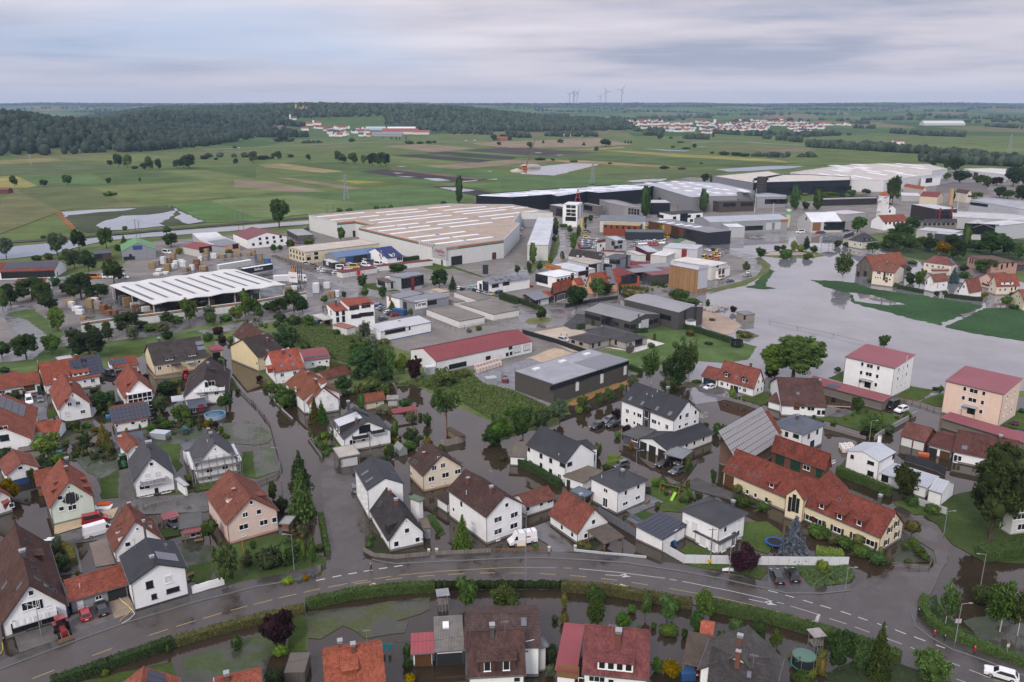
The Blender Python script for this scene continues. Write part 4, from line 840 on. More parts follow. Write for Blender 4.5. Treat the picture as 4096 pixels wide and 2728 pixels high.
hs('B1','f',[(765,1075),(705,985),(950,1030)],2.9,(.38,.35,.31),'flat-roofed white carport standing in water by the chalet','the flooded flat-roofed carport','s 855 1095 4.2 2.1 lt;s 782 1110 .9 2.2 dk',wall=None,name='carport')
hs('B1','g',[(480,585),(765,535),(345,400),(622,425)],3.6,(.2,.066,.036),'white semi-detached house with red tiled roof and flooded front garden','the white semi-detached red-roofed house','w 622 465 .4 .5;x 590 535;x 665 518;x 693 590;x 700 545 .1 .1;w 483 600 .8 1.3;w 375 435;w 380 500;w 425 490;d 440 570;c 545 380 1.2;c 470 320 1;D 590 420 4 1.4 2 wh',o=.3)
hs('B1','r',[(425,250),(600,400)],4.5,(.2,.07,.036),'rear wing of the white semi-detached house with mossy red tiles','the mossy red rear wing','c 555 385 1.1;w 365 440;w 378 505;c 480 310 1',hr=8.2,hw=5.6,o=.3)
hs('B1','e',[(170,288),(450,245),(122,98)],4.6,(.33,.075,.042),'white house with bright red tiled roof and four roof windows','the white house with bright red roof','k 312 135 .9 1.2;k 237 228 1 1.3 l;k 340 213 1 1.3;c 248 118 1.3;w 240 312;w 357 293;w 250 362 .7 .4;D 135 285 1.6 1 1 no',hr=9.4)
hs('B1','e',[(440,180),(688,152),(415,108)],3.4,(.22,.05,.05),'low white annexe with pink-edged roof and tilted solar panels',None,'p 550 140 5 1 1.5 1.8;w 522 210 .8 .8;w 585 195 .8 .7;w 650 188 .8 .8',hr=4.2,mat='sheet',name='annexe')
hs('B1','e',[(640,350),(880,290),(612,275)],2.4,(.15,.055,.035),'low garden shed with red-brown roof beside the round bushes','the red-brown garden shed',hr=3.8,wall=(.4,.36,.28),name='shed')
hs('B1','e',[(1005,570),(1192,535),(990,492)],2.5,(.23,.07,.035),'small cream outbuilding with orange tiled roof and hipped shed','the small cream outbuilding','w 1110 575 .8 .7;d 955 570 1 1.9',hr=4.6,wall=(.6,.53,.4),name='outbuilding')
hs('B1','m',[(1200,540),(1175,500),(1310,535)],2.4,(.28,.26,.24),'grey felt-roofed shed beside the cream outbuilding',None,hr=2.9,wall=(.45,.43,.4),name='shed')
hs('B1','m',[(1265,668),(1258,625),(1485,632)],2.3,(.22,.05,.055),'open garden shelter with pink metal roof in the flood','the pink garden shelter',hr=2.7,wall=None,mat='sheet',name='garden_shelter',cat='shelter',gut=False)
hs('B1','g',[(1320,1010),(1390,990),(1265,965),(1350,960)],1.5,(.25,.26,.25),'small glass greenhouse standing in the flooded garden','the small greenhouse',wall=(.22,.24,.23),mat='sheet',wmat='plain',name='greenhouse',o=.05,gut=False,plinth=None)
hs('B0','e',[(405,408),(925,318),(358,205)],3.4,(.27,.068,.034),'long white house with orange roof, dark solar panels and two shed dormers','the orange-roofed house with solar panels','p 720 205 5 2;p 850 220 6 6 .95 1.3;p 740 250 4 2 .9 .95;D 570 350 4.4 1.0 2 wh;D 745 318 4.6 1.0 3 wh;w 487 430 1.2 1.1;w 560 410 .7 .7;w 780 372 .8 .8;w 853 365 1.2 1.3;d 710 400 1 2 gy;w 862 425 1 .4;c 702 160 1.2;v 345 190 .5',hr=8.6)
hs('B0','g',[(840,580),(530,628),(735,400),(665,455)],4.4,(.24,.068,.04),'white square house with orange half-hipped roof in the flooded gardens','the white house with orange pyramid roof','w 668 505 .4 .8;w 640 583 1.1 1.1;w 717 572 1.1 1.1;w 762 650 1.2 1.1;x 618 668 1.3 1.4;c 655 410 1;D 600 560 2 .9 1 no',plinth=(.13,.05,.045))
hs('B0','e',[(1050,760),(1368,705),(1025,600)],3.,(.22,.066,.036),'small white house whose red roof is covered by a large dark solar array','the solar-covered annexe','p 1195 655 10 4 1.0 1.62;w 1075 780 .6 .7;w 1222 755 1 .8;w 1320 737 1.5 .6',hr=5.6,name='annexe',cat='house')
hs('B0','g',[(1435,480),(1130,510),(1330,330),(1262,340)],4.,(.24,.068,.042),'white house with orange roof and glazed white conservatory gable','the house with the white conservatory','k 1385 410 .9 2.6;D 1170 420 1.6 1 1 no;c 1285 300 1',plinth=None)
hs('B0','e',[(1125,372),(1245,345),(1100,298)],4.,(.24,.068,.042),'orange-tiled side wing of the conservatory house',None,hr=5.8)
hs('B0','e',[(1045,255),(1282,215),(1008,165)],2.8,(.25,.07,.04),'low garage with orange roof, solar panels and wooden doors','the solar garage','p 1080 190 5 2 1.05 1.7;g 1100 275 2.4 1.9 br;g 1225 250 2.3 1.9 wd;d 1155 262 1 1.9 wh',hr=4.6,name='garage')
hs('B0','e',[(1410,222),(1915,142),(1350,30)],4.2,(.072,.06,.055),'cream semi-detached house with dark roof, solar panels and glass porches','the cream semi-detached house','p 1835 20 2 1 1.2 1.7 g;p 1850 65 2 1 1.2 1.7 g;D 1558 180 2.6 1.0 2;D 1768 140 2.6 1.0 2;k 1620 140 .6 .8 l;k 1715 130 .6 .8 l;w 1467 250;w 1545 232 .8 .8;A 1615 215 3 1.6 dk;A 1740 190 3 1.6 gl;C 1465 10 1.2 .7;w 1380 220 .9 1;w 1830 190 1 1',hr=9.2,wall=(.66,.56,.38),plinth=(.35,.2,.13))
hs('B0','f',[(1940,95),(1908,55),(2052,75)],2.8,(.28,.05,.055),'small red-roofed garage with grey door beside the lane','the red-roofed garage','g 1990 125 2.6 2 dk;p 2000 62 1 1 1.8 1.2',name='garage',mat='sheet',wall=(.6,.5,.35))
hs('B0','g',[(1685,515),(2105,425),(1740,300),(1940,320)],3.2,(.062,.048,.045),'large white chalet house with steep dark brown roof beside the flooded lane','the dark-roofed chalet','w 1900 400 1 1.5 k;W 1945 390 2 1.6;b 1930 455 8.5 1.3 wh;w 1862 505 1.5 .5;d 1898 500 1 2 gy;w 1990 480 1.2 1;C 1915 235 1.1 .5;D 1985 290 2.2 1.2 1 no;k 1790 330 .6 1.4 l;k 1775 310 .6 1.4 l')
hs('B0','f',[(1735,625),(1715,545),(1895,570)],2.5,(.085,.095,.12),'dark blue-grey flat-roofed garden house beside the round pool','the blue-grey garden house','w 1787 640 .8 .9;s 1850 610 1.6 1.9 rd',wall=(.05,.04,.038),name='garden_house',cat='shed')
hs('B0','m',[(1580,560),(1570,510),(1700,545)],2.3,(.45,.46,.48),'white corrugated carport roof behind the chalet',None,hr=2.6,wall=None,mat='sheet',name='carport',gut=False)
hs('B0','m',[(160,1020),(190,860),(370,1010)],2.4,(.2,.18,.165),'low grey corrugated shed roof beside the apple tree','the grey corrugated shed',hr=2.8,wall=(.3,.28,.25),mat='corrugated',name='shed')
hs('B0','e',[(235,858),(540,835),(233,748)],2.6,(.27,.07,.036),'low orange-tiled garage wing at the left','the low orange-tiled wing',hr=4.6,name='garage')
hs('B0','r',[(25,478),(-60,760)],4.2,(.25,.074,.042),'white farmhouse with orange roof covered in rows of solar panels','the farmhouse with solar rows','p 110 600 9 4 1.02 1.7;w 30 800 2 1;w 40 890 2 1.6 k',hr=9.8,hw=7.6)
hs('B0','e',[(-60,455),(378,385),(-60,340)],3.,(.24,.066,.036),'long low orange-tiled barn with brown doors at the left edge','the low orange barn','g 165 450 3 2 br;g 270 430 3 2 br;d 215 440 1.6 2 wh;d 355 420 1 2 gn;w 20 470 1.4 1',hr=5.4,name='barn')
hs('B0','e',[(30,330),(185,300),(28,302)],2.2,(.2,.045,.05),'small pink-roofed hut behind the orange barn',None,hr=2.9,wall=(.3,.2,.15),name='hut',mat='sheet')
hs('B0','f',[(540,185),(510,150),(680,165)],2.5,(.42,.42,.42),'pale flat garage roofs behind the solar-panel house',None,wall=(.5,.5,.48),name='garage')
hs('B0','f',[(1060,990),(1050,865),(1322,905)],2.8,(.085,.095,.115),'grey flat-roofed double garage with membrane roof','the grey flat-roofed garage','w 1100 870 .8 .3',wall=(.1,.12,.15),name='garage')
hs('B0','g',[(1340,985),(1170,1040),(1230,870),(1255,950)],4.,(.22,.072,.045),'narrow white gabled outhouse with orange-brown roof behind the grey-roofed house','the narrow white outhouse','w 1257 995 .8 .9;g 1238 1085 2.4 2 dk',name='outhouse')
hs('B0','g',[(1608,1230),(1220,1300),(1540,1035),(1385,1065)],4.2,(.06,.06,.066),'white house with dark grey gable roof, balcony and white wall','the white house with grey gable','w 1392 1132 .8 .9;x 1358 1240 1.2 1.3;x 1455 1228 1.2 1.6;b 1410 1300 5.4 1.2 gy;W 1330 1340 2.2 1.2;C 1372 975 1.1 1;w 1440 1380 .8 1.6 k;k 1240 1160 .5 1.2;w 1530 1395 2 .6;w 1345 1425 2.8 .5',plinth=(.12,.12,.125),mat='slate')
hs('B0','f',[(1690,1340),(1600,1265),(1672,1270)],3.,(.4,.4,.4),'white terrace block beside the grey-gabled house',None,name='annexe')
hs('B0','g',[(2185,1082),(1800,1165),(2110,930),(1975,940)],5.,(.064,.064,.07),'white gabled house wrapped in scaffolding','the scaffolded white house','w 1978 995 .5 .6;x 1940 1102 1.2 1;x 2040 1080 1.2 1;w 1925 1185 1.3 1.4;w 2070 1155 1.3 1.4;w 1932 1258 1 .5;w 2078 1228 1 .5;c 1918 840 1;C 1940 885 .9 .5;v 1908 930 .7',mat='slate')
hs('B0','f',[(1690,1010),(1655,945),(1790,960)],4.4,(.13,.135,.15),'white flat-roofed side building of the scaffolded house',None,name='annexe')
hs('B0','g',[(368,1160),(40,1220),(285,1035),(185,1110)],3.4,(.21,.07,.045),'white house with brown and orange roof and blue garage doors','the house with blue garage doors','w 187 1168 1 .8;g 190 1262 5.5 1.6 bl')
hs('B0','g',[(875,1440),(440,1510),(780,1225),(620,1275)],4.3,(.24,.07,.042),'mint-green gabled house with soot-blackened balcony door','the soot-stained mint house','w 633 1345 .5 .6;w 650 1440 1.6 2.2 k;w 553 1443 1 1;w 665 1530 1.6 1.2;w 565 1542 1 1;C 620 1130 1.2 .6;c 612 1190 1;D 500 1330 1.4 .9 1 no;D 480 1400 1.4 .9 1 no;D 790 1300 1.4 1 1 no;D 835 1380 2 1.4 2 no',wall=MINT)
hs('B0','e',[(330,1338),(508,1300),(340,1195)],2.7,(.25,.068,.036),'small orange-roofed garage with orange wooden door','the orange-door garage','g 420 1360 2.8 2.2 or',hr=4.4,wall=(.5,.45,.38),name='garage')
hs('B0','g',[(115,1440),(-90,1510),(20,1340),(-20,1375)],3.4,(.23,.066,.04),'orange-roofed house cut off by the left edge beside the yellow tree','the orange-roofed house at the left edge','D 40 1530 1.6 1 1 no;w 105 1510 1 1')
hs('C0','r',[(2250,1210),(2420,1300)],3.4,(.1,.048,.038),'white chalet with brown roof at the head of the flooded lane','the brown chalet up the lane','k 2225 1295 .6 1.3 l;C 2310 1245 1;w 2300 1400 1 1.2;b 2300 1375 4 1 wd',hr=7.6,hw=5.2)
hs('C1','e',[(15,1540),(268,1480),(-10,1345)],5.2,(.062,.048,.043),'yellow two-storey house with dark brown roof and white balcony','the yellow brown-roofed house','c 107 1400 1.6;k 150 1385 .7 1 l;k 105 1475 .8 1.1 l;w 10 1595 .9 1.2;b 270 1480 2 1 wh',hr=9.6,wall=YEL)
hs('A2','g',[(600,208),(930,118),(330,22),(775,-18)],2.6,(.2,.062,.04),'white house with red-brown roof and glazed garden pergola','the white house with pergola','w 748 95 1 1.1;w 678 222 1 1.1;w 460 145 .9 1.1;w 555 212 .9 1.1;C 632 -100 1.2 .5;w 750 18 .4 .6',plinth=(.16,.16,.17))
hs('A2','m',[(1388,255),(1140,122),(1600,130)],2.9,(.05,.052,.06),'white garage with a full roof of black solar panels','the white solar garage','p 1368 128 9 7 1.0 1.0;d 1505 210 1 2 wh',hr=3.3,name='garage',mat='sheet',o=.15)
hs('A2','h',[(1908,155),(1540,-13),(2180,15),(1830,-110)],5.7,(.056,.056,.062),'white cube villa with dark pyramid roof and corner bay beside the white fence','the white villa with corner bay','x 1680 150 1.6 2.6;w 1960 165 1 1.2;w 2078 200 1 1.3;x 2090 90 1.2 1;C 2030 -50 .9;x 1610 100 1 1.2',mat='slate',o=.5)
hs('A2','h',[(1905,300),(1660,185),(2090,205),(1890,205)],2.6,(.056,.056,.062),'single-storey corner bay with dark hipped roof on the white villa',None,'x 1755 275 1.6 2;x 1842 320 1.6 2;x 1945 345 1.4 2;w 2030 300 1.2 2',mat='slate',name='bay',o=.4)
hs('B2','h',[(975,1390),(715,1255),(1255,1275),(1010,1170)],5.7,(.056,.056,.062),'white two-storey cube house with dark pyramid roof by the swing set','the white cube house','w 862 1375 1.2 1;w 1045 1395 .9 1.2;w 1160 1340 .9 1.1;w 1040 1495 1.6 .9;w 1155 1440 1.5 .9;w 858 1485 1.4 2.2;C 1015 1230 .9;v 825 1260 .7',mat='slate',o=.45,plinth=(.14,.15,.17))
hs('B2','e',[(125,955),(490,1128),(285,785)],5.6,(.04,.041,.047),'white modern semi-detached house with steep anthracite roof and roof terrace','the modern semi with anthracite roof','w 155 995 1 .9 k;w 268 1055 1 1.1 k;w 357 1098 1 1.1 k;w 172 1112 1.1 1.1;w 437 1245 1.1 1.3;w 268 1150 .9 1.6 k;w 355 1215 1 2.2 k;w 465 1140 1.8 .9 k;w 530 1130 1.5 .9 k;v 430 1050 .5',hr=9.4,mat='slate',o=.25)
hs('B2','f',[(655,1010),(560,925),(780,985)],5.5,(.05,.052,.058),'white flat-roofed rear block with roof terrace on the modern semi',None,'w 755 1075 .7 2;s 632 1060 1 3 dk',name='annexe',o=.1)
hs('B2','f',[(655,1305),(478,1235),(840,1195)],2.8,(.15,.125,.1),'flat-roofed garage with brown gravel roof between the modern semi and cube house','the gravel-roofed garage','d 520 1290 1 2 dk',name='garage')
hs('B2','f',[(670,1435),(535,1375),(740,1390)],2.5,(.13,.16,.2),'blue-grey flat carport roof behind the cube house',None,wall=None,name='carport')
hs('B2','f',[(125,1070),(-10,1005),(170,930)],2.6,(.14,.12,.1),'flat gravel-roofed garage left of the modern semi',None,name='garage')
hs('B2','e',[(130,1528),(405,1440),(20,1428)],2.6,(.17,.06,.042),'low white garage row with red-brown tiled roof in the flood','the low white garage row','w 145 1545 1 .9;w 270 1500 1 .9;w 350 1472 1.6 .9',hr=4.2,name='garage')
hs('B2','e',[(1000,545),(1490,732),(1155,385)],7.6,(.04,.041,.047),'large white apartment house with anthracite roof and four roof windows','the large white apartment house','k 1090 530 .9 1.3 l;k 1200 573 .9 1.3 l;k 1335 622 .9 1.3 l;k 1453 668 1.1 1.4 l;w 1062 645;w 1127 667 .8 1;W 1172 685 1.6 1.2;w 1057 730 1 1.2;w 1125 752 .8 1;W 1165 770 1.4 1;s 1237 720 2.6 6.5 dk;w 1238 670 1.6 2.2;w 1235 755 1.6 2.2;W 1307 740 1.7 1.2;w 1353 757 .8 1;w 1425 790 1.1 1.4;w 1548 702 1 1.3;W 1608 682 1.4 1.3;w 1687 655 1 1.3;w 1540 788 .9 1;W 1602 765 1.4 .9;w 1680 740 1 .9;w 1640 592 .5 .9;C 1430 480 1.4 .6;v 1335 470 .6;v 1290 512 .5;v 1240 495 .5;b 1745 690 2 1.2 gy',hr=11.8,mat='slate',o=.25)
hs('B2','g',[(1425,1005),(1160,890),(1860,840),(1295,895)],2.9,(.04,.041,.047),'long white garage wing with anthracite roof and three dark garage doors','the triple garage wing','g 1208 970 2.3 2.2 dk;g 1290 1010 2.3 2.2 dk;g 1375 1050 2.3 2.2 dk;w 1605 960 1 1;w 1675 940 .9 1.2;w 1760 905 .8 1.2',mat='slate',name='garage')
hs('B2','f',[(1165,905),(1085,815),(1330,820)],3.,(.1,.1,.098),'grey flat-roofed link between apartment house and triple garage',None,'w 1130 910 1.8 .8',wall=(.09,.085,.1),name='link_building',cat='building')
hs('B2','f',[(1570,1085),(1425,1015),(1665,1010)],2.9,(.19,.2,.205),'flat-roofed grey carport sheltering parked cars beside the barn','the grey flat carport',wall=None,name='carport')
hs('B2','e',[(1885,345),(2225,440),(1990,185)],3.,(.23,.068,.048),'white house with red roof and two dark gabled dormers beside the garage','the white house with two dormers','G 1970 330 2 1.3 dk;G 2130 380 2 1.3 dk;k 2063 335 .8 1.1;w 1930 392;w 1983 402 .7 1;d 2022 420 1 2 br;d 2060 430 1.6 2.1 gl;w 2097 435 .7 1;w 2140 452;w 2258 450 1 1.3;w 2292 440 .8 1.3;w 2300 370 .9 1.2;w 2268 375 .8 1.3;c 2195 225 .9',hr=8.4,o=.35)
hs('B2','e',[(1735,318),(1895,358),(1800,228)],2.6,(.23,.068,.048),'white double garage with red roof and two open bays','the red-roofed double garage','g 1790 385 2.4 2 dk;g 1845 398 2.2 2 dk',hr=5.,name='garage')
T('B2')
hs('B2','g',[(3394,1813),(3594,1673),(1932,1192),(3534,1563)],3.6,(.185,.046,.03),'long cream farmhouse with red tiled roof, dark shutters and weathered barn gable','the long cream farmhouse','k 2065 1170 .5 .8;k 2025 1150 .5 .8;k 2170 1210 .5 .8;k 2220 1230 .5 .8;k 2275 1250 .5 .8;d 1992 1330 2.6 3 br;w 2165 1385 .8 1.1;w 2240 1418 .8 1.1;w 2340 1460 .9 1.3;D 2385 1350 2 1.2;D 2845 1545 2 1.3;D 3010 1640 2 1.3;D 3190 1700 2 1.3;C 3380 1480 1.2;W 2732 1625 1.8 1.3;W 2815 1660 1.8 1.3;W 2990 1735 1.8 1.3;W 3170 1805 1.8 1.3;W 3295 1855 1.8 1.3;w 3514 1610 .6 1.2;w 3535 1680 .9 1.3;w 3472 1735 .9 1.3;w 3536 1778 .9 1.3;w 3442 1850 .9 1.3;k 3010 1460 .6 .8',wall=(.71,.62,.43),o=.35)
hs('A1','r',[(608,1282),(1158,1197)],4.,(.3,.075,.036),'orange tiled roof with two capped chimneys near the turquoise laundry','the orange roof by the laundry','c 775 1255 1 cap;c 895 1285 1 cap;D 865 1500 2.2 .9 1 no;a 1020 1220 2.6',hr=8.,hw=6.2)
hs('A1','m',[(1420,1312),(1425,1118),(1640,1300)],2.7,(.28,.065,.072),'pink metal-roofed white garage with brown door','the pink-roofed garage','g 1537 1372 2.6 2.3 br',hr=2.9,name='garage',mat='sheet')
hs('A1','m',[(1640,1290),(1632,965),(1922,1280)],2.9,(.2,.185,.17),'grey corrugated shed roof with one white skylight sheet','the corrugated shed','g 1785 1345 4.6 2.1 dk;B 1745 1050 1 1.6 wh',hr=3.4,name='shed',mat='corrugated')
hs('A1','e',[(1942,1532),(2486,1503),(1922,1105)],4.6,(.088,.048,.042),'dark brown tiled house with wide two-window dormer and black chimney','the dark brown dormer house','D 2215 1470 5.6 1.9 2;C 2172 1130 1.4 .6;a 2290 1110 2;w 2400 1545 1 .9',hr=9.6)
hs('A1','r',[(1918,938),(2606,928)],5.6,(.092,.06,.054),'rear wing with worn brown tiles, roof window and balcony','the worn brown rear wing','k 2462 1015 .9 1.5 l',hr=8.,hw=5.4)
hs('A2','f',[(120,1290),(110,1180),(340,1240)],4.6,(.17,.17,.175),'roof terrace with striped balustrade beside the dark brown house',None,'w 165 1220 1.4 1.4;w 165 1330 1.4 1.6',wall=(.55,.54,.52),name='roof_terrace',cat='terrace')
hs('A2','e',[(640,1490),(1262,1552),(670,1038)],4.4,(.18,.055,.052),'wine-red tiled house with brick chimney and four-window dormer','the wine-red dormer house','D 948 1465 5.2 1.5 4 wh;c 975 1235 2.4 .75 cap;a 920 1150 2.2;w 780 1540 2.4 1;w 910 1560 .9 .8;w 640 1560 1 1.2',hr=9.4)
hs('A2','f',[(598,1480),(405,1392),(668,1040)],3.2,(.25,.062,.07),'wine-red sheet-metal garage roof joined to the dormer house',None,'g 515 1475 3.4 2.2 wd',trim=False,name='garage',mat='sheet')
hs('A2','m',[(1560,1385),(1625,1095),(1830,1425)],2.8,(.1,.078,.062),'brown corrugated carport with red car underneath','the brown corrugated carport',hr=3.6,wall=None,name='carport',mat='corrugated')
hs('A2','r',[(2172,1046),(2080,1330)],4.4,(.085,.078,.072),'grey-brown shingled cross wing with brick chimneys','the shingled cross wing','c 2090 1240 1.6 cap;c 2075 1370 1.6',hr=8.6,hw=5.6)
hs('A2','r',[(1826,1282),(2380,1390)],4.,(.058,.052,.05),'dark shingled roof cut by the bottom edge with tall antenna','the dark shingled roof','k 2180 1500 .6 1 l;a 2215 1440 2.4',hr=7.8,hw=7)
hs('A2','r',[(1735,1022),(1862,1045)],1.9,(.42,.1,.05),'small bright orange garden shed roof behind the blossoming shrub','the bright orange shed',hr=2.7,hw=2.1,name='shed')
hs('A2','f',[(1050,65),(1100,25),(1140,120)],2.4,(.1,.115,.13),'small grey garden shed with solar panels on its roof','the small solar shed','p 1125 55 2 1 1.6 1',wall=(.2,.09,.04),wmat='boards',name='shed')
hs('B3','e',[(25,1010),(530,1190),(78,868)],3.6,(.19,.046,.03),'red-roofed brick stable wing with dark doors behind the farmhouse','the brick stable wing','d 110 1090 2.4 3 gn;d 250 1150 2.6 3 gn;W 355 1165 1.8 1.2;w 590 1112 .6 .7;w 610 1105 .6 .7;d 470 1215 1.6 2.4 gn;k 120 950 .5 .7;k 218 978 .5 .7;k 388 1037 .5 .7',hr=7.4,wall=(.15,.07,.05),wmat='wall',name='barn')
hs('B2','e',[(2190,1025),(2484,838),(1925,888)],5.6,(.19,.05,.032),'barn whose roof is covered by rows of grey solar modules','the solar barn','p 2195 865 20 7 1.1 1.35 L',hr=10.4,wall=(.16,.1,.07),name='barn')
hs('B3','g',[(160,1415),(325,1475),(255,1330),(232,1358)],5.4,(.21,.052,.032),'red-roofed entrance gable with three tall windows on the farmhouse',None,'d 200 1500 .7 3.4 gl;d 238 1490 .8 4 gl;d 272 1515 .7 3.4 gl',wall=(.71,.62,.43),name='entrance_gable',cat='gable',o=.2)
hs('B3','r',[(580,1188),(640,1330)],3.6,(.21,.052,.032),'small red-tiled cross gable at the back of the farmhouse',None,hr=7.2,hw=3.6,wall=(.6,.52,.38),name='cross_gable',cat='gable')
hs('B3','h',[(320,865),(75,745),(530,765),(255,690)],5.8,(.1,.112,.135),'white cube house with blue-grey pyramid roof behind the solar barn','the white blue-roofed cube house','w 172 855 .9 1.2 k;w 258 873 1.6 1 k;w 375 873 1 1.2 k;w 453 832 1 1.2 k;W 405 945 2 1.8 k;C 267 715 .9',mat='slate',o=.4)
hs('B3','g',[(1025,1108),(715,1012),(1180,1022),(875,1018)],6.2,(.42,.44,.47),'white modern house with pale standing-seam metal roof','the white house with zinc roof','w 775 1062 .8 .9 k;w 945 1120 1.6 .8 k;w 942 1218 1.5 1.2 k;s 1153 1060 1 1.6 dk;c 1025 915 1.2 wh',mat='sheet',o=.2)
hs('B3','m',[(1005,1205),(1100,1100),(1465,1350)],3.,(.4,.42,.45),'long low zinc-roofed extension of the white modern house','the zinc-roofed extension','w 1075 1262 1.6 1.6 k',hr=3.5,name='annexe',mat='sheet',gut=False)
hs('B3','g',[(1600,1405),(1720,1310),(1470,1370),(1670,1290)],3.2,(.4,.42,.45),'small zinc-roofed garage at the end of the modern house',None,name='garage',mat='sheet',o=.1)
hs('B3','e',[(1210,865),(1450,930),(1285,742)],2.8,(.16,.064,.05),'brown-roofed double garage with white doors and brick pillars','the brown-roofed double garage','g 1275 930 2.6 2.2 wh;g 1385 960 2.6 2.2 wh',hr=5.4,wall=(.17,.06,.045),name='garage')
hs('B3','e',[(1465,950),(1690,1010),(1515,825)],2.8,(.12,.048,.038),'low dark red garage between the double garage and long bungalow','the dark red low garage','g 1510 1000 2.4 2 dk;g 1630 1030 2.4 2 br',hr=4.4,name='garage')
hs('B3','e',[(1695,1012),(2280,1130),(1790,822)],3.,(.115,.048,.04),'long bungalow with brown-red roof behind the chestnut tree','the long brown-red bungalow','k 1808 980 1.2 1.4 l;C 2135 905 .8 .6;w 1725 1090 1 2;w 1760 1080 1 1.4',hr=6.4)
hs('B3','e',[(120,590),(545,610),(175,335)],3.4,(.105,.055,.048),'white chalet bungalow with broad brown roof and timber balcony gable','the broad brown-roofed chalet','k 275 483 .9 1.1 l;d 265 600 1.6 2.2 br;w 322 600 .8 1.2 k;W 395 620 2 1.4;w 467 655 .9 1.2 k;w 508 655 .9 1.2 k;b 650 590 6 1.2 wd;w 600 550 1.2 2 k;C 475 400 1.2 .55',hr=8.4)
hs('B3','m',[(-10,545),(0,450),(150,590)],2.6,(.105,.055,.048),'low brown-roofed garage beside the broad chalet',None,hr=4.,name='garage',mat='tile')
hs('B3','m',[(340,370),(415,318),(1060,560)],2.8,PINKM,'long row of garages under a low wine-red metal roof below the white block','the wine-red garage row','p 600 415 3 2 1.2 1.4',hr=3.4,wall=(.17,.15,.13),name='garage',cat='garage row',mat='sheet')
hs('B3','m',[(1585,705),(1665,648),(2354,935)],2.8,PINKM,'long row of garages under a low wine-red metal roof below the peach block','the second wine-red garage row',hr=3.4,wall=(.17,.15,.13),name='garage',cat='garage row',mat='sheet')
APT='w {0} {1} .9 1.2;W {2} {3} 1.9 1.2;w {4} {5} .9 1.2'
hs('B3','m',[(1168,250),(1355,122),(706,142)],9.6,(.25,.088,.1),'white three-storey apartment block with sloping wine-red metal roof','the white apartment block','w 868 213 .9 1.3;W 937 230 2 1.3;w 1015 248 .9 1.3;w 857 290 .9 1.3;W 927 305 2 1.3;w 1005 325 .9 1.3;w 848 365 .9 1.3;w 992 402 .9 1.3;d 918 395 2 2.4 gl;A 912 360 3.6 1.4 gl;w 1203 265 .9 1.3;w 1243 250 .6 1.3;w 1281 230 .9 1.3;w 1192 345 .9 1.3;w 1232 325 .6 1.3;w 1270 305 .9 1.3;x 1182 425 1 1.6;w 1220 405 .6 1.3;x 1258 388 1 1.6;v 1275 180 1.6',hr=11.2,mat='sheet',o=.3,plinth=(.3,.3,.31))
hs('B3','m',[(2172,490),(2340,340),(1628,362)],9.8,(.25,.088,.1),'peach three-storey apartment block with sloping wine-red metal roof','the peach apartment block','w 1810 440 .9 1.3;W 1893 460 2.2 1.3;w 1985 483 .9 1.3;w 1797 523 .9 1.3;W 1880 543 2.2 1.3;w 1972 566 .9 1.3;x 1782 605 .9 1.3;w 1957 650 .9 1.3;d 1868 635 2 2.4 gl;A 1865 600 3.6 1.4 gl;w 2200 510 .9 1.2;w 2235 485 .6 1.2;w 2268 465 .9 1.2;x 2187 595 .9 1.2;w 2220 570 .6 1.2;x 2250 550 .9 1.2;x 2168 675 .9 1.2;w 2202 655 .6 1.2;w 2238 630 .9 1.2',hr=11.4,mat='sheet',o=.3,wall=(.74,.56,.45),plinth=(.3,.3,.31))
hs('A3','f',[(2260,30),(2250,-60),(2500,0)],5,(.3,.3,.3),'pale house with large windows behind the chestnut tree at the right edge','the pale house at the right edge','w 2310 40 3 1.6;w 2320 -10 2 1;w 2330 140 2 1.4',wall=(.55,.55,.53))
hs('C3','g',[(965,728),(770,700),(1285,685),(875,608)],5.4,(.24,.075,.042),'orange-roofed barn with grey boarded gable at the water edge','the orange-roofed lakeside barn','d 830 765 1.6 2.6 dk;d 895 770 2 2.6 dk',wall=(.14,.125,.115),wmat='boards',name='barn')
hs('C3','g',[(1165,765),(1262,715),(965,735),(1228,690)],7.2,(.19,.075,.05),'tall cream farmhouse with brown-red roof at the lake shore','the tall cream lakeside farmhouse','W 1020 763 1.8 1.2;w 1100 775 1.2 1.3;w 1130 780 1 1.3;w 990 802 .7 .8;w 1010 805 .7 .8;w 1032 807 .7 .8;w 1090 812;w 1120 823 .9 1;s 1070 795 1 4 dk;d 1090 830 1.2 2.2 br;w 1188 785;w 1228 770;w 1183 828;w 1222 820;w 1205 730 .8 1;w 1225 725 .8 1;C 1090 690 1.4;c 1172 690 1;k 1022 708 .8 1.1',wall=(.7,.62,.5))
hs('C3','h',[(1690,695),(1425,660),(1768,680),(1590,608)],5.8,(.19,.07,.06),'cream villa with low red hipped roof and solar panels','the cream red-hipped villa','w 1465 692;w 1515 700;w 1570 707;w 1610 712;p 1690 655 4 2;c 1565 600 1;w 1735 740;k 1580 655 .9 1',wall=(.68,.62,.52))
hs('C3','g',[(1530,850),(1435,830),(1668,835),(1490,775)],5.,(.19,.078,.056),'white hillside house with brown-red roof and lime window frames','the white house with lime frames','w 1460 850 .8 2.2;d 1520 850 .4 2.4 yl;d 1558 885 .6 2 yl;w 1615 872 1 .9;w 1495 870 .7 .5',plinth=(.25,.22,.19))
hs('C3','g',[(1850,950),(1700,935),(1975,930),(1785,825)],3.,(.22,.075,.052),'white steep-gabled house with orange-brown roof above the crop field','the white steep-gabled field house','w 1767 888;w 1800 888;w 1748 933;k 1843 847 .7 1.4 l;c 1850 820 1')
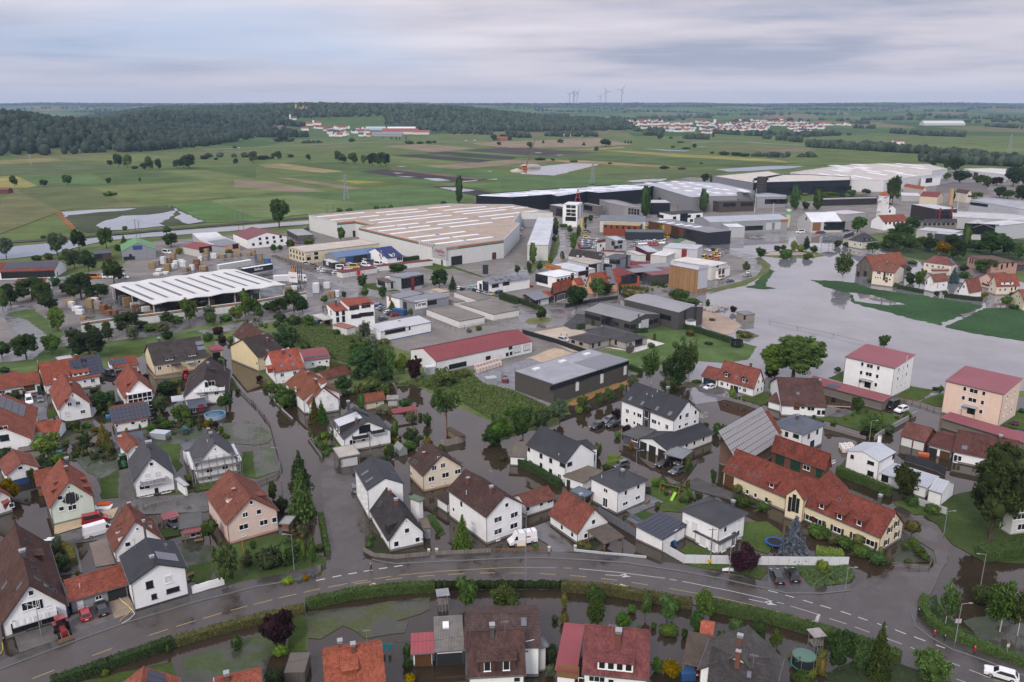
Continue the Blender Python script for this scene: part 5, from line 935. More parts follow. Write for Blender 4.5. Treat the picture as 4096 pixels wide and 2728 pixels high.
hs('C3','g',[(2105,890),(1955,865),(2320,885),(2045,780)],4.2,(.25,.07,.045),'cream house with bright red roof, wide dormer and wooden balcony','the cream house with wooden balcony','b 2010 880 4 1.2 wd;w 2020 850 1 1.2;w 2057 912;w 2135 918;w 2180 915;D 2200 870 6 1.3 2 wh;w 2240 912 1 1.8;w 2275 905 1 1.8;w 2057 860',wall=(.66,.57,.45))
hs('C3','g',[(2354,1025),(2225,965),(2450,1000),(2320,910)],4.4,(.22,.07,.05),'pale yellow house cut off by the right edge beside the lane','the pale yellow edge house','w 2290 980;w 2312 982;w 2315 1040;w 2310 930 .8 1',wall=(.7,.62,.42))
hs('C3','f',[(2060,670),(1830,605),(2285,660)],6.2,(.13,.08,.07),'long brown-pink institution building with flat brown roof','the brown-pink institution building','w 1860 650 1 2.4 k;w 1880 655 1 2.4 k;w 1905 665 1 2.4 k;w 2090 690 1 2.4 k;w 2150 705 1 2.4 k;w 2200 690 1 2.4 k;w 2250 680 1 2.4 k',wall=(.42,.26,.21),name='institution',cat='building')
hs('C3','h',[(870,480),(750,455),(1012,465),(880,392)],4.6,(.062,.062,.068),'cream mansard house with dark grey roof by the lake pavilion','the grey-roofed mansard house','D 905 462 1.8 1 1;D 950 462 1.8 1 1;w 800 500 1 1.6;w 850 505 1 1.6;w 930 500 1 1.6',wall=(.6,.56,.48))
hs('C3','e',[(690,445),(780,415),(720,405)],4,(.075,.075,.082),'small cream wing with grey roof beside the mansard house',None,hr=6.4,wall=(.6,.56,.48))
hs('C3','h',[(600,468),(510,450),(675,455),(595,415)],4.4,(.12,.13,.14),'open lakeside pavilion with grey hipped roof on posts','the lakeside pavilion',wall=None,name='pavilion')
hs('C3','e',[(1930,800),(2100,790),(1975,765)],4.6,(.2,.075,.055),'pink house with brown-red roof behind the white gabled house','the pink house behind',hr=7.6,wall=(.66,.45,.38));hs('C3','e',[(1500,745),(1660,745),(1480,725)],3,(.2,.07,.055),'low red-roofed annexe behind the lime-framed house',None,hr=4.2,wall=(.5,.45,.4),name='annexe');hs('C3','f',[(2330,690),(2270,665),(2400,670)],4,(.14,.07,.07),'dark shed with reddish roof at the right edge',None,wall=(.1,.09,.09),name='shed')
# commercial area
def ib(tile,kind,pts,he,roof,wall,label,nick=None,ops='',**k):
 k.setdefault('name','hall');k.setdefault('mat','flatroof' if kind=='f' else 'sheet');k.setdefault('o',.15);k.setdefault('plinth',None);k.setdefault('wframe','frame_dark')
 return hse(tile,kind,pts,he,roof,wall,ops,label=label,nick=nick,**k)
def rep(op,n,x0,y0,x1,y1,tail):return ';'.join(f'{op} {x0 + (x1 - x0) * i / max(1, n - 1):.0f} {y0 + (y1 - y0) * i / max(1, n - 1):.0f} {tail}' for i in range(n))+';'
def rowg(op,rows,tail):return ''.join(rep(op,n,x0,y0,x1,y1,tail)for n,x0,y0,x1,y1 in rows)
ib('B2','f',[(385,398),(78,258),(1078,178)],6.4,(.29,.29,.31),(.085,.079,.072),'dark grey hall with flat roof, three skylights and long window strips','the dark grey skylight hall','W 512 385 15 1.3 10;W 745 305 14 1.3 10;W 962 230 12 1.3 9;d 600 415 1.4 3 wh;d 826 345 1.4 3 wh;d 1040 270 1.4 3 wh;R 225 265 2.6 1.8;R 465 195 2.6 1.8;R 690 128 2.6 1.8;p 825 187 14 6 1.1 1.7 g')
ib('B1','e',[(1655,188),(2544,0),(1505,72)],4.5,(.215,.055,.058),(.7,.7,.69),'long white hall with bright wine-red metal roof','the long wine-red roofed hall','W 1855 222 7 1.6 5;W 2135 158 2 1.6;g 2235 145 2.4 2 wh;W 2340 60 1.6 1.2;w 2310 122 1.2 1.2;w 2345 112 1.2 1.2;x 2490 60 3 2;x 2400 80 3 2',hr=7.,plinth=(.3,.3,.3))
ib('C2','g',[(1085,1210),(1360,1140),(668,1105),(1225,1138)],5.4,(.24,.235,.24),(.082,.077,.076),'grey workshop hall with low gabled roof beside the turning circle','the grey workshop hall','W 695 1155 3 1.6;W 742 1168 3 1.6;W 790 1180 3 1.6;W 875 1202 6 3.4 4;d 925 1225 1.6 2.6 dk;W 955 1228 3 1.6;W 1060 1250 3 1.6;W 1115 1255 3 1.6;g 1222 1232 4.4 3.6 lt;W 1278 1215 2.6 1.6;W 1322 1200 2.6 1.6;C 1163 1175 1.6 .4;d 1175 1250 1.2 2.2 wh')
ib('C2','g',[(1535,1125),(1755,1070),(1030,1003),(1650,1070)],7.4,(.25,.245,.25),(.082,.077,.076),'larger grey hall with low gabled roof behind the workshop hall','the larger grey hall','w 1590 1145 1.6 3.4;w 1685 1130 1.6 7;W 1400 1165 7 2 4')
ib('C2','f',[(1640,1208),(1548,1172),(1674,1192)],3.8,(.14,.14,.15),WHITE,'small white annexe at the foot of the larger grey hall',None,name='annexe')
hs('C2','h',[(1050,1402),(1245,1350),(662,1288),(930,1285)],3.1,(.062,.058,.06),'grey brick bungalow with dark hipped roof and white terrace','the hipped-roof bungalow','w 955 1400 1.2 1.6 k;d 1090 1415 1.2 2.2 gl;W 1165 1400 4 2.4 3 k;w 872 1395 1.6 1.2;C 825 1275 .7 .3',wall=(.35,.32,.285),mat='slate');hs('C2','h',[(710,1413),(520,1352),(910,1362),(745,1335)],3.1,(.062,.058,.06),'entrance wing of the grey brick bungalow with dark hipped roof',None,'w 562 1392 1.8 1 k;w 635 1412 1.8 1 k;w 802 1412 1.2 1.6 k;d 745 1428 1 2 dk',wall=(.35,.32,.285),mat='slate',name='bungalow_wing',cat='house')
ib('C1','m',[(1150,1302),(1050,1237),(1612,1212)],4.2,LTGREY,WHITE,'long white workshop with pale zinc roof and blue base line','the long white workshop','W 1235 1300 5 1.8 3;W 1322 1283 5 1.8 3;d 1388 1285 1.2 2.2 wh;w 1412 1270 .8 1.2;d 1172 1325 1.4 2.4 wh;p 1320 1205 1 1 1 1 g',hr=5.,plinth=(.06,.12,.3))
for a,b,c,n,w_,t in(((1865,1208),(1565,1095),(2078,1155),'front block of low white garages with gravel roof',10,'the front white garage block'),((2180,1145),(1880,1048),(2400,1092),'middle block of low white garages with gravel roof',10,'the middle white garage block'),((2035,1015),(1820,938),(2125,985),'rear block of low white garages beside the yellow sports car',7,'the rear white garage block'),((1835,1035),(1700,990),(1920,1020),'smallest low white garage block behind the others',4,None)):
 ib('C1','f',[a,b,c],2.8,(.2,.18,.16),(.68,.66,.61),n,t,rep('g',w_,b[0]+16,b[1]+32,a[0]-16,a[1]+28,'2.3 2.1 wh'),name='garage_block',cat='garages')
ib('C1','f',[(1450,1037),(1320,995),(1775,985)],6,(.22,.24,.27),(.24,.25,.27),'grey metal hall with solar roof and orange-dotted door-maker sign','the grey door-maker hall','s 1518 1050 6 3.6 wh;S 1512 1050 2.2 dk Türen;S 1545 1046 1.6 or o;W 1615 1032 5 2 4 k;w 1370 1060 3 3 k;'+rep('p',6,1430,1010,1700,962,'4 5 1.2 1.7 g'))
ib('C1','f',[(1320,1003),(1225,965),(1505,965)],6,(.2,.22,.25),WHITE,'white hall with solar roof joined to the grey door-maker hall',None,'s 1232 992 1.6 3 or;'+rep('p',4,1310,975,1440,945,'4 5 1.2 1.7 g'))
ib('C1','f',[(1350,815),(1225,782),(1540,788)],6.5,(.2,.22,.25),(.36,.38,.4),'fire-station style garage with two glazed doors and solar roof','the glazed-door vehicle hall','W 1400 850 8 5 4 k;W 1480 832 8 5 4 k;s 1440 862 2 6 rd;'+rep('p',5,1300,785,1470,772,'5 5 1.2 1.7 g'));ib('C1','f',[(1205,852),(1103,815),(1340,832)],4,(.13,.1,.085),(.42,.43,.44),'flat-roofed office part of the glazed-door vehicle hall',None,'W 1135 850 4 2.4 3;W 1170 862 4 2.4 3;w 1250 875 1.2 3;w 1320 855 1.4 1.4;R 1212 808 2.4 1.8;R 1245 818 2.4 1.8')
ib('C1','f',[(722,1118),(645,1047),(845,1097)],7.2,(.24,.07,.05),WHITE,'lower white office block with red roof beside the parked cars','the lower white office block','w 618 1098 1.6 2 k;w 655 1112 1.6 2 k;w 690 1128 1.6 2 k;w 748 1133 1.2 2 k;w 803 1125 1.2 2 k;w 752 1192 1.2 2 k;w 805 1185 1.2 2.4 k;C 738 1070 2.6 .7',name='office');ib('C1','f',[(845,1070),(770,1003),(1070,1030)],8.8,(.24,.07,.05),WHITE,'taller white office block with red roof beside the parked cars','the taller white office block','w 880 1082 2 2 k;w 925 1075 2 2 k;w 990 1062 1.8 2 k;w 1032 1055 1.8 2 k;W 920 1160 4 1.6 3 k;W 1015 1142 6 1.6 4 k',name='office')
ib('C1','f',[(620,1200),(510,1150),(705,1180)],3,(.45,.44,.42),None,'white flat carport roof with cars below beside the office',None,name='carport');ib('C1','f',[(835,1275),(700,1240),(900,1250)],3.2,(.3,.13,.11),(.6,.59,.57),'low white garages with partly red roof by the meadow',None,name='garage')
ib('C1','e',[(2130,862),(2520,800),(2110,820)],5.4,(.22,.24,.27),WHITE,'white car workshop with solar roof and large dark gate','the white car workshop','g 2110 885 4.5 4.6 dk;w 2065 890 2 3;W 2200 880 4 1.6;W 2300 860 4 1.6 3;'+rep('p',6,2170,838,2450,795,'5 3 1.2 1.7 g'),hr=6.6)
ib('C1','f',[(450,572),(303,525),(1135,492)],6.6,(.45,.4,.34),(.6,.53,.38),'long cream warehouse with pale flat roof and two window rows','the long cream warehouse',rowg('w',[(5,320,555,432,590),(5,322,600,435,635)],'1.6 1.6')+'x 483 592 2.4 1.6;W 553 582 2.4 1.6;W 485 630 2.4 1.6;W 555 622 2.4 1.6',name='warehouse')
ib('C1','e',[(750,622),(1145,570),(690,573)],4.4,(.1,.155,.27),(.22,.25,.3),'blue-roofed workshop with open bays facing the van yard','the blue-roofed workshop','g 860 642 5 4 bl;g 922 632 5 4 dk;g 985 622 5 4 dk;g 1055 612 5 4 bl;s 795 640 3.4 1 yl',hr=6.4)
hs('C1','e',[(1205,630),(1358,607),(1132,528)],3.6,(.026,.036,.12),'white house with deep blue steep roof and gabled dormer','the deep-blue roofed house','G 1262 612 2.4 1.6;w 1150 570 1.4 1.6;w 1140 600 1.4 1.8;w 1165 605 1.4 1.8;W 1320 632 4 2 3;w 1150 625 1.2 1.8',hr=8.,mat='slate')
for a,b,c,n,k_ in(((1118,703),(1188,680),(1627,648),'longer row of white garages with wine-red roof','the longer wine-red garage row'),((792,762),(747,745),(1116,714),'shorter row of white garages with wine-red roof','the shorter wine-red garage row')):
 ib('C1','f',[a,b,c],2.8,(.16,.045,.05),(.68,.66,.62),n,k_,rep('g',11,a[0]+25,a[1]+20,c[0]-20,c[1]+20,'2.3 2.1 wh'),name='garage_row',cat='garages')
ib('C1','f',[(700,670),(610,640),(760,660)],3.4,(.45,.45,.44),(.05,.05,.055),'black and white site hut beside the van yard',None,'g 655 672 3 2.4 wh',name='site_hut',cat='hut');ib('C1','f',[(1700,945),(1590,915),(1800,935)],3,(.4,.32,.22),(.5,.46,.4),'low beige shed with rusty roof behind the big round tree',None,name='shed')
ib('C1','f',[(375,420),(280,365),(530,408)],4,(.3,.3,.3),(.1,.1,.105),'dark open storage shed with pale roof near the lone willow',None,rep('g',4,295,395,370,430,'4 3 dk'),name='storage_shed',cat='shed')
ib('C0','g',[(2270,458),(2630,422),(2140,402),(2474,388)],5.6,(.16,.045,.05),WHITE,'white two-storey building with wine-red roof by the railway','the white wine-red roofed office',rowg('w',[(4,2390,448,2580,428),(5,2330,500,2590,465)],'1.6 1.5'),name='office')
ib('C0','e',[(502,740),(-220,768),(540,645)],3.8,(.19,.052,.036),WHITE,'vehicle depot with red solar roof and a row of glazed gates','the red solar-roofed depot',rep('W',5,60,782,455,768,'5 3.4 3 k')+'w 527 770 .8 2.2;p 295 688 20 4 1.25 1.7',hr=7.4,mat='tile',name='depot')
ib('C0','r',[(160,815),(432,806)],3.4,(.2,.055,.04),WHITE,'small white building with red roof among the trees at the left','the red roof among the trees',hr=6.4,hw=5,mat='tile');ib('C0','f',[(872,590),(848,562),(1028,580)],4.2,(.09,.105,.13),(.075,.055,.045),'dark timber shed with blue-grey roof near the flooded ditch','the dark timber shed','g 905 610 4 3 dk',wmat='boards',name='shed')
ib('C0','g',[(1115,563),(1437,558),(1105,504),(1262,495)],5.4,(.1,.24,.1),(.26,.27,.29),'grey timber hall with half green, half bare roof','the green-roofed hall','s 1190 640 6 2 dk;s 1265 530 5 2.4 bl;w 1200 600 1.4 1.4');T('C0')
ib('C0','r',[(1790,474),(1958,508)],4.4,(.2,.045,.045),(.5,.49,.47),'open shed with wine-red gabled roof beside the peach building','the open wine-red shed','g 1890 545 8 3.4 dk',hr=6.4,hw=8);ib('C0','m',[(1975,520),(1822,455),(2208,488)],4.6,(.42,.42,.43),(.62,.36,.22),'peach workshop with pale roof and dark solar field','the peach workshop','x 2065 540 1.6 1.6;x 2030 568 1.6 1.6;x 2115 560 1.6 1.6;W 2165 515 4 3;p 2045 480 12 7 1.1 1.7',hr=7);ib('C0','f',[(1830,458),(1765,398),(2045,425)],5,(.55,.55,.55),(.4,.4,.4),'white flat shed roof behind the peach workshop',None)
def store():
 T('C0');z=7.2;A,B,D=at((1005,870),z),at((1410,1047),z),at((2629,864),z);u=(D-B);v=(A-B);n=10
 r=emp('timber_store',(B.x,B.y,0),0,'open timber store with folded white roof and grey skylight strips','timber store');NICK.append(((B+u/2).x,(B+u/2).y,'the open timber store'))
 q=MB();P=lambda s,t,dz=0:Vc((u.x*s+v.x*t,u.y*s+v.y*t,z+dz));f=lambda i:.24 if i%2 else-.24
 for i in range(n):
  a,b_,c,d=P(i/n,0,f(i)),P((i+1)/n,0,f(i+1)),P((i+1)/n,1,f(i+1)),P(i/n,1,f(i));q.quad(a,b_,c,d);dn=Vc((0,0,-.3));q.quad(a+dn,d+dn,c+dn,b_+dn);q.quad(a,a+dn,b_+dn,b_);q.quad(d,c,c+dn,d+dn)
  if i in(0,):q.quad(a,d,d+dn,a+dn)
 q.bd('roof','plain',r,(.56,.55,.53))
 for i in range(n):
  s0,s1=(i+.38)/n,(i+.62)/n;w=lambda s,i=i:f(i)+(f(i+1)-f(i))*(s*n-i)+.05
  MB().quad(P(s0,.15,w(s0)),P(s1,.15,w(s1)),P(s1,.85,w(s1)),P(s0,.85,w(s0))).bd('skylight_strip','plain',r,(.16,.16,.165))
 for i in range(0,n+1,2):
  for t in(.03,.5,.97):
   p=P(i/n*.98+.01,t);MB().box((p.x,p.y,z/2-.3),(.4,.4,z-.6),0).bd('post','plain',r,(.4,.41,.42))
 a,b_=P(.03,.98),P(.99,.98);MB().quad((a.x,a.y,0),(b_.x,b_.y,0),(b_.x,b_.y,z-.7),(a.x,a.y,z-.7)).bd('back_wall','plain',r,(.05,.045,.04))
 k=0
 for i in range(34):
  s_,t=random.uniform(.03,.97),random.uniform(.08,.9)
  if i<10:s_,t=random.uniform(0.,.06),i/10*.9+.03
  p=P(s_,t);h=random.choice((1.2,2.2,3,4));o=goods(p.x+B.x,p.y+B.y,math.atan2(u.y,u.x),3.2,1.4,h,random.choice(((.6,.6,.6),(.22,.12,.07),(.3,.2,.11),(.12,.13,.14))))
  auto(o,'wrapped pallet stack','pallet stack','goods under the store roof')
def goods(x,y,rz,w,d,h,col):
 r=emp('pallet_stack',(x,y,0),rz);MB().box((0,0,.08),(w,d,.14)).bd('pallet','wood',r);n=max(1,int(h/.6));q=MB()
 for i in range(n):q.box((0,0,.17+(i+.5)*h/n),(w*random.uniform(.94,1),d*random.uniform(.94,1),h/n-.05))
 q.bd('load','plain',r,col);MB().box((-w*.25,0,.16+h/2),(.08,d+.03,h+.02)).box((w*.25,0,.16+h/2),(.08,d+.03,h+.02)).bd('strap','plain',r,tuple(v*.6 for v in col));return r
store()
T('C0');random.seed(11)
YG=[(650,1055,2),(665,1090,3),(715,1115,2),(740,1145,2),(835,1085,4),(880,1075,4),(910,1095,3.4),(960,1120,3),(995,1105,2),(1005,1140,1.5),(1060,1140,1.5),(855,1015,1.5),(890,1020,1.5),(770,1190,1.2),(650,1035,1.5),(1400,720,3),(1440,700,3),(1505,680,4),(1545,670,3),(1600,660,5),(1620,700,3),(1670,690,3),(1690,705,3),(1545,750,4),(1470,745,1.2),(1450,785,1.2),(1520,775,1.2),(1600,730,3),(1810,690,3),(1800,720,2.5),(1770,740,3),(1875,735,2),(1905,620,5),(1895,650,3),(1970,630,3),(2045,625,2),(2110,620,2),(2200,610,2),(2290,605,1.6),(2330,600,3),(1850,650,2),(1740,740,2),(1700,750,2),(2120,700,1.4),(2180,695,1.4)]
for x,y,h in YG:
 p=at((x,y));c=random.choice(((.62,.62,.63),(.62,.62,.63),(.27,.2,.1),(.3,.21,.12),(.2,.09,.05),(.25,.22,.2)));auto(goods(p.x,p.y,random.uniform(-.2,.1)-.1,random.uniform(2.2,4),random.uniform(1.6,3),h,c),{(.62,.62,.63):'white wrapped pallet stack',(.2,.09,.05):'red-brown pallet stack'}.get(c,'brown timber stack'),'pallet stack','stacked goods in the timber yard')
T('C1')
for x,y,h in((560,900,2.4),(600,885,4),(655,905,3),(555,945,4.5),(640,870,2),(700,990,3),(740,985,3),(660,995,2.4),(300,920,1.6),(350,915,1.6),(410,905,1.6),(40,650,4),(20,640,3),(105,680,3)):
 p=at((x,y));c=random.choice(((.6,.6,.62),(.27,.2,.12),(.07,.13,.25),(.3,.3,.32)));auto(goods(p.x,p.y,random.uniform(-.3,.3),random.uniform(2.2,4),random.uniform(1.6,3),h,c),'pallet stack','pallet stack','stacked goods in the timber yard')
def stripe_wall():
 T('C0');line=[(755,1310),(1070,1262),(1600,1195),(2354,1095),(2819,1010)];P=[at(p)for p in line];c=P[0]
 r=emp('boundary_wall',(c.x,c.y,0),0,'long white boundary wall with orange and green stripes in front of the timber store','wall')
 for a,b_ in zip(P,P[1:]):
  a,b_=a-c,b_-c;k=max(1,int((b_-a).length/6))
  for i in range(k):
   p,q=a.lerp(b_,i/k),a.lerp(b_,(i+1)/k);d=(q-p).normalized();n=Vc((d.y,-d.x,0));g=d*.04
   MB().bm((p+g)+Vc((0,0,2)),(q-g)+Vc((0,0,2)),.3,4).bd('wall_panel','wall',r,(.68,.67,.64))
   for z,col in((3.55,(.42,.11,.04)),(3.05,(.04,.16,.11))):MB().bm(p+n*.17+Vc((0,0,z)),q+n*.17+Vc((0,0,z)),.03,.4).bd('stripe','plain',r,col)
stripe_wall()
Hh=plyb('C1',[(1745,530),(2278,460),(2424,312),(2364,300),(2426,210),(2729,212),(2354,138),(1740,132),(960,194),(485,235),(745,300),(910,285),(1085,320),(945,345)],10.5,(.36,.29,.235),(.6,.6,.58),'giant white builders merchant warehouse with beige roof, roof lights and coloured stripes','the giant white warehouse','d 1710 660 1.6 3 dk;g 1822 655 4 5 dk;g 1870 650 4 5 dk;g 2190 610 3 4 br;s 902 400 2 4 dk;g 2520 300 12 6 gy;'+';'.join(f'B {x} {y} {l} 2.6 wh' for x,y,l in[(680,238,24),(895,217,18),(812,267,24),(1028,245,18),(1208,202,19),(1390,185,18),(1300,220,18),(1480,202,18),(1175,270,22),(1258,289,22),(1418,247,21),(1615,227,17),(1502,263,20),(1705,243,17),(1160,342,22),(1385,318,18),(1265,365,22),(1490,340,18),(1375,390,22),(1600,362,18),(1662,290,17),(1850,270,17),(1772,310,17),(1960,290,16),(1885,331,17),(2075,310,17),(1688,160,20),(1830,180,20),(2022,163,19),(1920,197,20),(2115,178,19),(2010,211,20),(2205,191,19),(2160,237,20),(2350,217,18),(2270,255,20),(2300,160,16),(1545,428,22),(1790,400,22),(1665,455,22),(1915,424,21),(1790,481,22),(2045,450,21),(2430,165,14),(2520,200,14)]),rim=(.5,.5,.5))
es=Hh.edges
for i,(a,c,n)in enumerate(es):
 dc=[proj(Hh.inv.transposed()@p+Hh.cen+Vc((0,0,10.5)))for p in(a,c)]
 xs=sorted(((q[0]-1024)*K,(q[1]-760)*K)for q in dc)
 for tgt,f0,f1 in(((945,345),0,.72),((1745,530),.2,1.),((745,300),0,1),((910,285),0,1)):
  if abs(xs[0][0]-tgt[0])<8 and abs(xs[0][1]-tgt[1])<12:
   if dc[0][0]>dc[1][0]:f0,f1=1-f1,1-f0
   band(Hh,i,9.6,10.35,'plain',(.42,.11,.04),f0,f1);band(Hh,i,8.8,9.55,'plain',(.04,.17,.12),f0,f1)
   if tgt[0]in(945,1745):
    fa,fb=((.73,.9)if tgt[0]==945 else(0.,.19));k_=9 if tgt[0]==945 else 6;u=(c-a)
    for j in range(k_):
     f_=fa+(fb-fa)*j/k_
     if dc[0][0]>dc[1][0]:f_=1-f_
     p=a+u*f_+n*.05;s_=u.normalized()*(1 if dc[0][0]<dc[1][0]else-1)
     for z0,dd in((9.55,1),(8.8,-1)):
      zc=9.55;q=[p+s_*1.1,p+s_*2.,p+s_*.9,p];zz_=[zc+dd*.8,zc+dd*.8,zc,zc]
      MB().quad(*[(v.x,v.y,z_)for v,z_ in zip(q,zz_)]).bd('chevron','plain',Hh.root,(.04,.17,.12)if j%2 else(.42,.11,.04))
   if tgt[0]==945:
    p,nn=hitw(Hh,(1690,560));rz=math.atan2(nn.x,-nn.y);sg=MB().box((0,-.3,0),(14,.3,7)).bd('sign_board','plain',Hh.root,(.72,.72,.72),loc=(p.x,p.y,7.6),rz=rz)
    for tx,sz,xx,zz2,col in(('hagebau',2.9,.9,.4,(.5,.03,.04)),('LOGISTIK',1.5,2.4,-1.9,(.25,.26,.3))):
     o_=plc('lettering',txt_(tx,sz,.02),'plain',sg,col);o_.location=(xx,-.5,zz2);o_.rotation_euler=(math.pi/2,0,0)
    q=MB()
    for j in range(16):
     t0,t1=math.pi*.35+j*.25,math.pi*.35+(j+1)*.25;q.quad(*[(-4.6+r_*math.cos(t),-.49,.9+r_*math.sin(t))for r_,t in((1.7,t0),(2.1,t0),(2.1,t1),(1.7,t1))])
    q.bd('logo_ring','plain',sg,(.04,.3,.12))
ib('C2','f',[(138,505),(235,250),(332,518)],9,(.48,.49,.51),(.52,.52,.49),'narrow pale canopy hall beside the warehouse dock','the narrow pale dock hall',name='dock_hall')
ib('C2','f',[(602,138),(492,120),(650,112)],16,(.6,.6,.6),WHITE,'slim white five-storey office tower with red lattice mast','the white office tower',rowg('W',[(2,520,152,565,155),(2,520,190,565,193),(2,520,222,565,226)],'3.4 2 3 k')+rowg('W',[(2,614,160,636,152),(2,614,190,636,182),(2,614,220,636,212),(2,614,250,636,240)],'2.4 2.6 2')+'W 540 265 8 3 5 k',name='office_tower')
ib('C2','e',[(575,592),(872,628),(600,546)],6.4,(.055,.048,.046),(.55,.55,.54),'long white commercial house with dark brown roof','the dark-roofed commercial house','x 605 612 1.6 1.6;x 655 618 1.6 1.6;k 815 595 2 1.2 l',hr=10,mat='tile',name='commercial_house',cat='building');ib('C2','f',[(960,645),(842,622),(1095,600)],9.5,(.1,.105,.115),(.24,.25,.28),'grey cubic showroom with corner glazing','the grey cubic showroom','W 945 658 6 2.4 4;W 880 712 5 3.4 3;x 872 650 3 3;W 1055 650 2 6',name='showroom')
ib('C2','f',[(720,685),(508,642),(828,650)],7,(.38,.34,.29),(.48,.5,.52),'pale blue-grey hall with beige roof and tall gate','the beige-roofed pale hall','g 742 722 6 5 dk');ib('C2','f',[(602,752),(335,692),(722,714)],6.2,(.5,.51,.53),(.52,.53,.54),'broad hall with pale zinc roof and orange end wall','the broad zinc-roofed hall','s 380 712 12 3 or;W 645 765 5 2 4;w 690 752 2 5 k');ib('C2','f',[(400,806),(203,770),(610,768)],5.6,(.62,.62,.62),WHITE,'white showroom with white roof and black window bays','the white showroom','W 272 815 9 4 4 k;w 555 800 2 4 k;'+rep('w',4,425,845,525,825,'1.8 3 k'),name='showroom')
hs('C2','e',[(390,955),(560,905),(325,868)],4.2,(.28,.062,.034),'dark timber house with orange roof, roof windows and glass porch','the dark timber house','k 418 925 1.2 1.4 l;k 468 912 1.2 1.4 l;k 520 900 1.2 1.4 l;c 443 860 1.6;W 450 990 6 3 4;w 378 998 1.4 2',hr=9.,wall=(.05,.05,.055));hs('C2','e',[(245,1003),(408,968),(150,955)],3.2,(.3,.066,.036),'low dark garage with orange roof and large solar panel',None,'p 235 972 8 4 1.2 1.7;g 300 1020 5 2.4 wh;w 172 1012 1.8 1.6;w 103 992 1.2 1.6;w 250 1030 1 2',hr=4.8,wall=(.05,.05,.055),name='garage')
hs('C2','e',[(745,872),(978,842),(692,768)],5.2,(.29,.066,.034),'peach house with bright orange roof and solar strip behind the birch','the peach orange-roofed house','p 905 785 3 7 1.2 1.2 g;D 835 845 2 1.6;D 890 830 2 1.6;c 850 770 1.4;w 672 830 1.8 1.6;w 682 880 1.8 1.8;w 930 865 1.8 1.6',hr=10.2,wall=(.6,.31,.18));hs('C2','g',[(600,872),(528,852),(660,858),(562,812)],4,(.28,.064,.036),'small peach garage with orange roof beside the peach house',None,wall=(.6,.31,.18),name='garage');ib('C2','g',[(1010,802),(1140,775),(888,742),(1080,760)],5.2,(.19,.048,.042),(.36,.085,.06),'brick-red workshop with glazed gates and dark red roof','the brick-red workshop','g 1048 825 5 4.4 dk;W 1098 815 6 4.6 4',mat='tile')
ib('C2','f',[(1290,785),(1048,695),(1470,738)],5,(.17,.05,.05),(.07,.07,.075),'dark low building with wine-red roof and solar fields','the dark wine-red roofed building','p 1210 735 14 6 1.2 1.7 g;p 1345 692 16 6 1.2 1.7 g;w 1115 740 1.6 1.8;w 1145 748 1.6 1.8;w 1230 780 1.6 1.6;w 1172 790 1.6 1.6',mat='sheet',trim=False);ib('C2','f',[(1260,690),(1045,680),(1300,662)],4.6,(.17,.05,.05),(.3,.1,.08),'rear wine-red roofed shed beside the grey showroom',None,trim=False)
ib('C2','f',[(1712,737),(1445,686),(1860,730)],11,(.42,.42,.44),(.3,.175,.085),'tall ochre timber hall with large grey gate','the tall ochre hall','g 1755 800 7 11 lt',wmat='boards');ib('C2','f',[(1840,706),(1455,646),(1942,662)],7,(.55,.53,.5),(.6,.58,.55),'long white hall with red roof edge behind the ochre hall','the long white red-edged hall','w 1890 700 2 1.2');ib('C2','f',[(1905,742),(1845,710),(2010,703)],4.6,(.6,.58,.55),WHITE,'small white garage building with red-brown doors','the small white garage building','g 1910 750 3 3 br;g 1942 745 3 3 br',name='garage')
ib('C2','f',[(1695,550),(1385,528),(1748,506)],8,(.42,.43,.45),(.56,.56,.55),'white hall with zinc roof and open red machine bay','the zinc-roofed white hall','s 1600 580 5 5 rd;g 1655 590 6 6 lt');ib('C2','f',[(1250,572),(1135,512),(1332,552)],5,(.38,.4,.43),(.12,.03,.03),'dark red shed under a pale pent roof','the dark red pent-roof shed');ib('C2','f',[(1420,610),(1265,598),(1540,562)],5.4,(.6,.6,.59),(.5,.5,.48),'white marquee roofs beside the zinc-roofed hall',None);ib('C2','r',[(1545,440),(1600,452)],4,(.06,.11,.06),(.5,.5,.45),'dark green marquee beside the timber hall',None,hr=6.4,hw=8,name='marquee',cat='tent')
ib('C2','f',[(955,467),(858,426),(1026,450)],10,(.38,.4,.42),(.34,.34,.35),'narrow grey house with pent roof above the car park','the grey pent-roof house','W 930 490 5 2.4 4;W 995 475 3 2 3;W 960 525 3 1.6;w 1000 520 1.6 2');ib('C2','e',[(790,487),(890,470),(800,460)],5.4,(.2,.06,.04),WHITE,'white lower wing with orange-brown roof beside the pent-roof house',None,'w 840 540 1.4 1.4;w 815 510 1.4 1.4',hr=7,mat='tile');ib('C2','f',[(1045,560),(830,548),(1060,575)],4,(.18,.06,.06),(.45,.44,.42),'low building with long wine-red roof behind the commercial house',None,trim=False);ib('C2','f',[(1160,600),(1045,560),(1250,600)],4,(.45,.44,.42),(.6,.6,.58),'low white garages beside the dark red shed',None,name='garage')
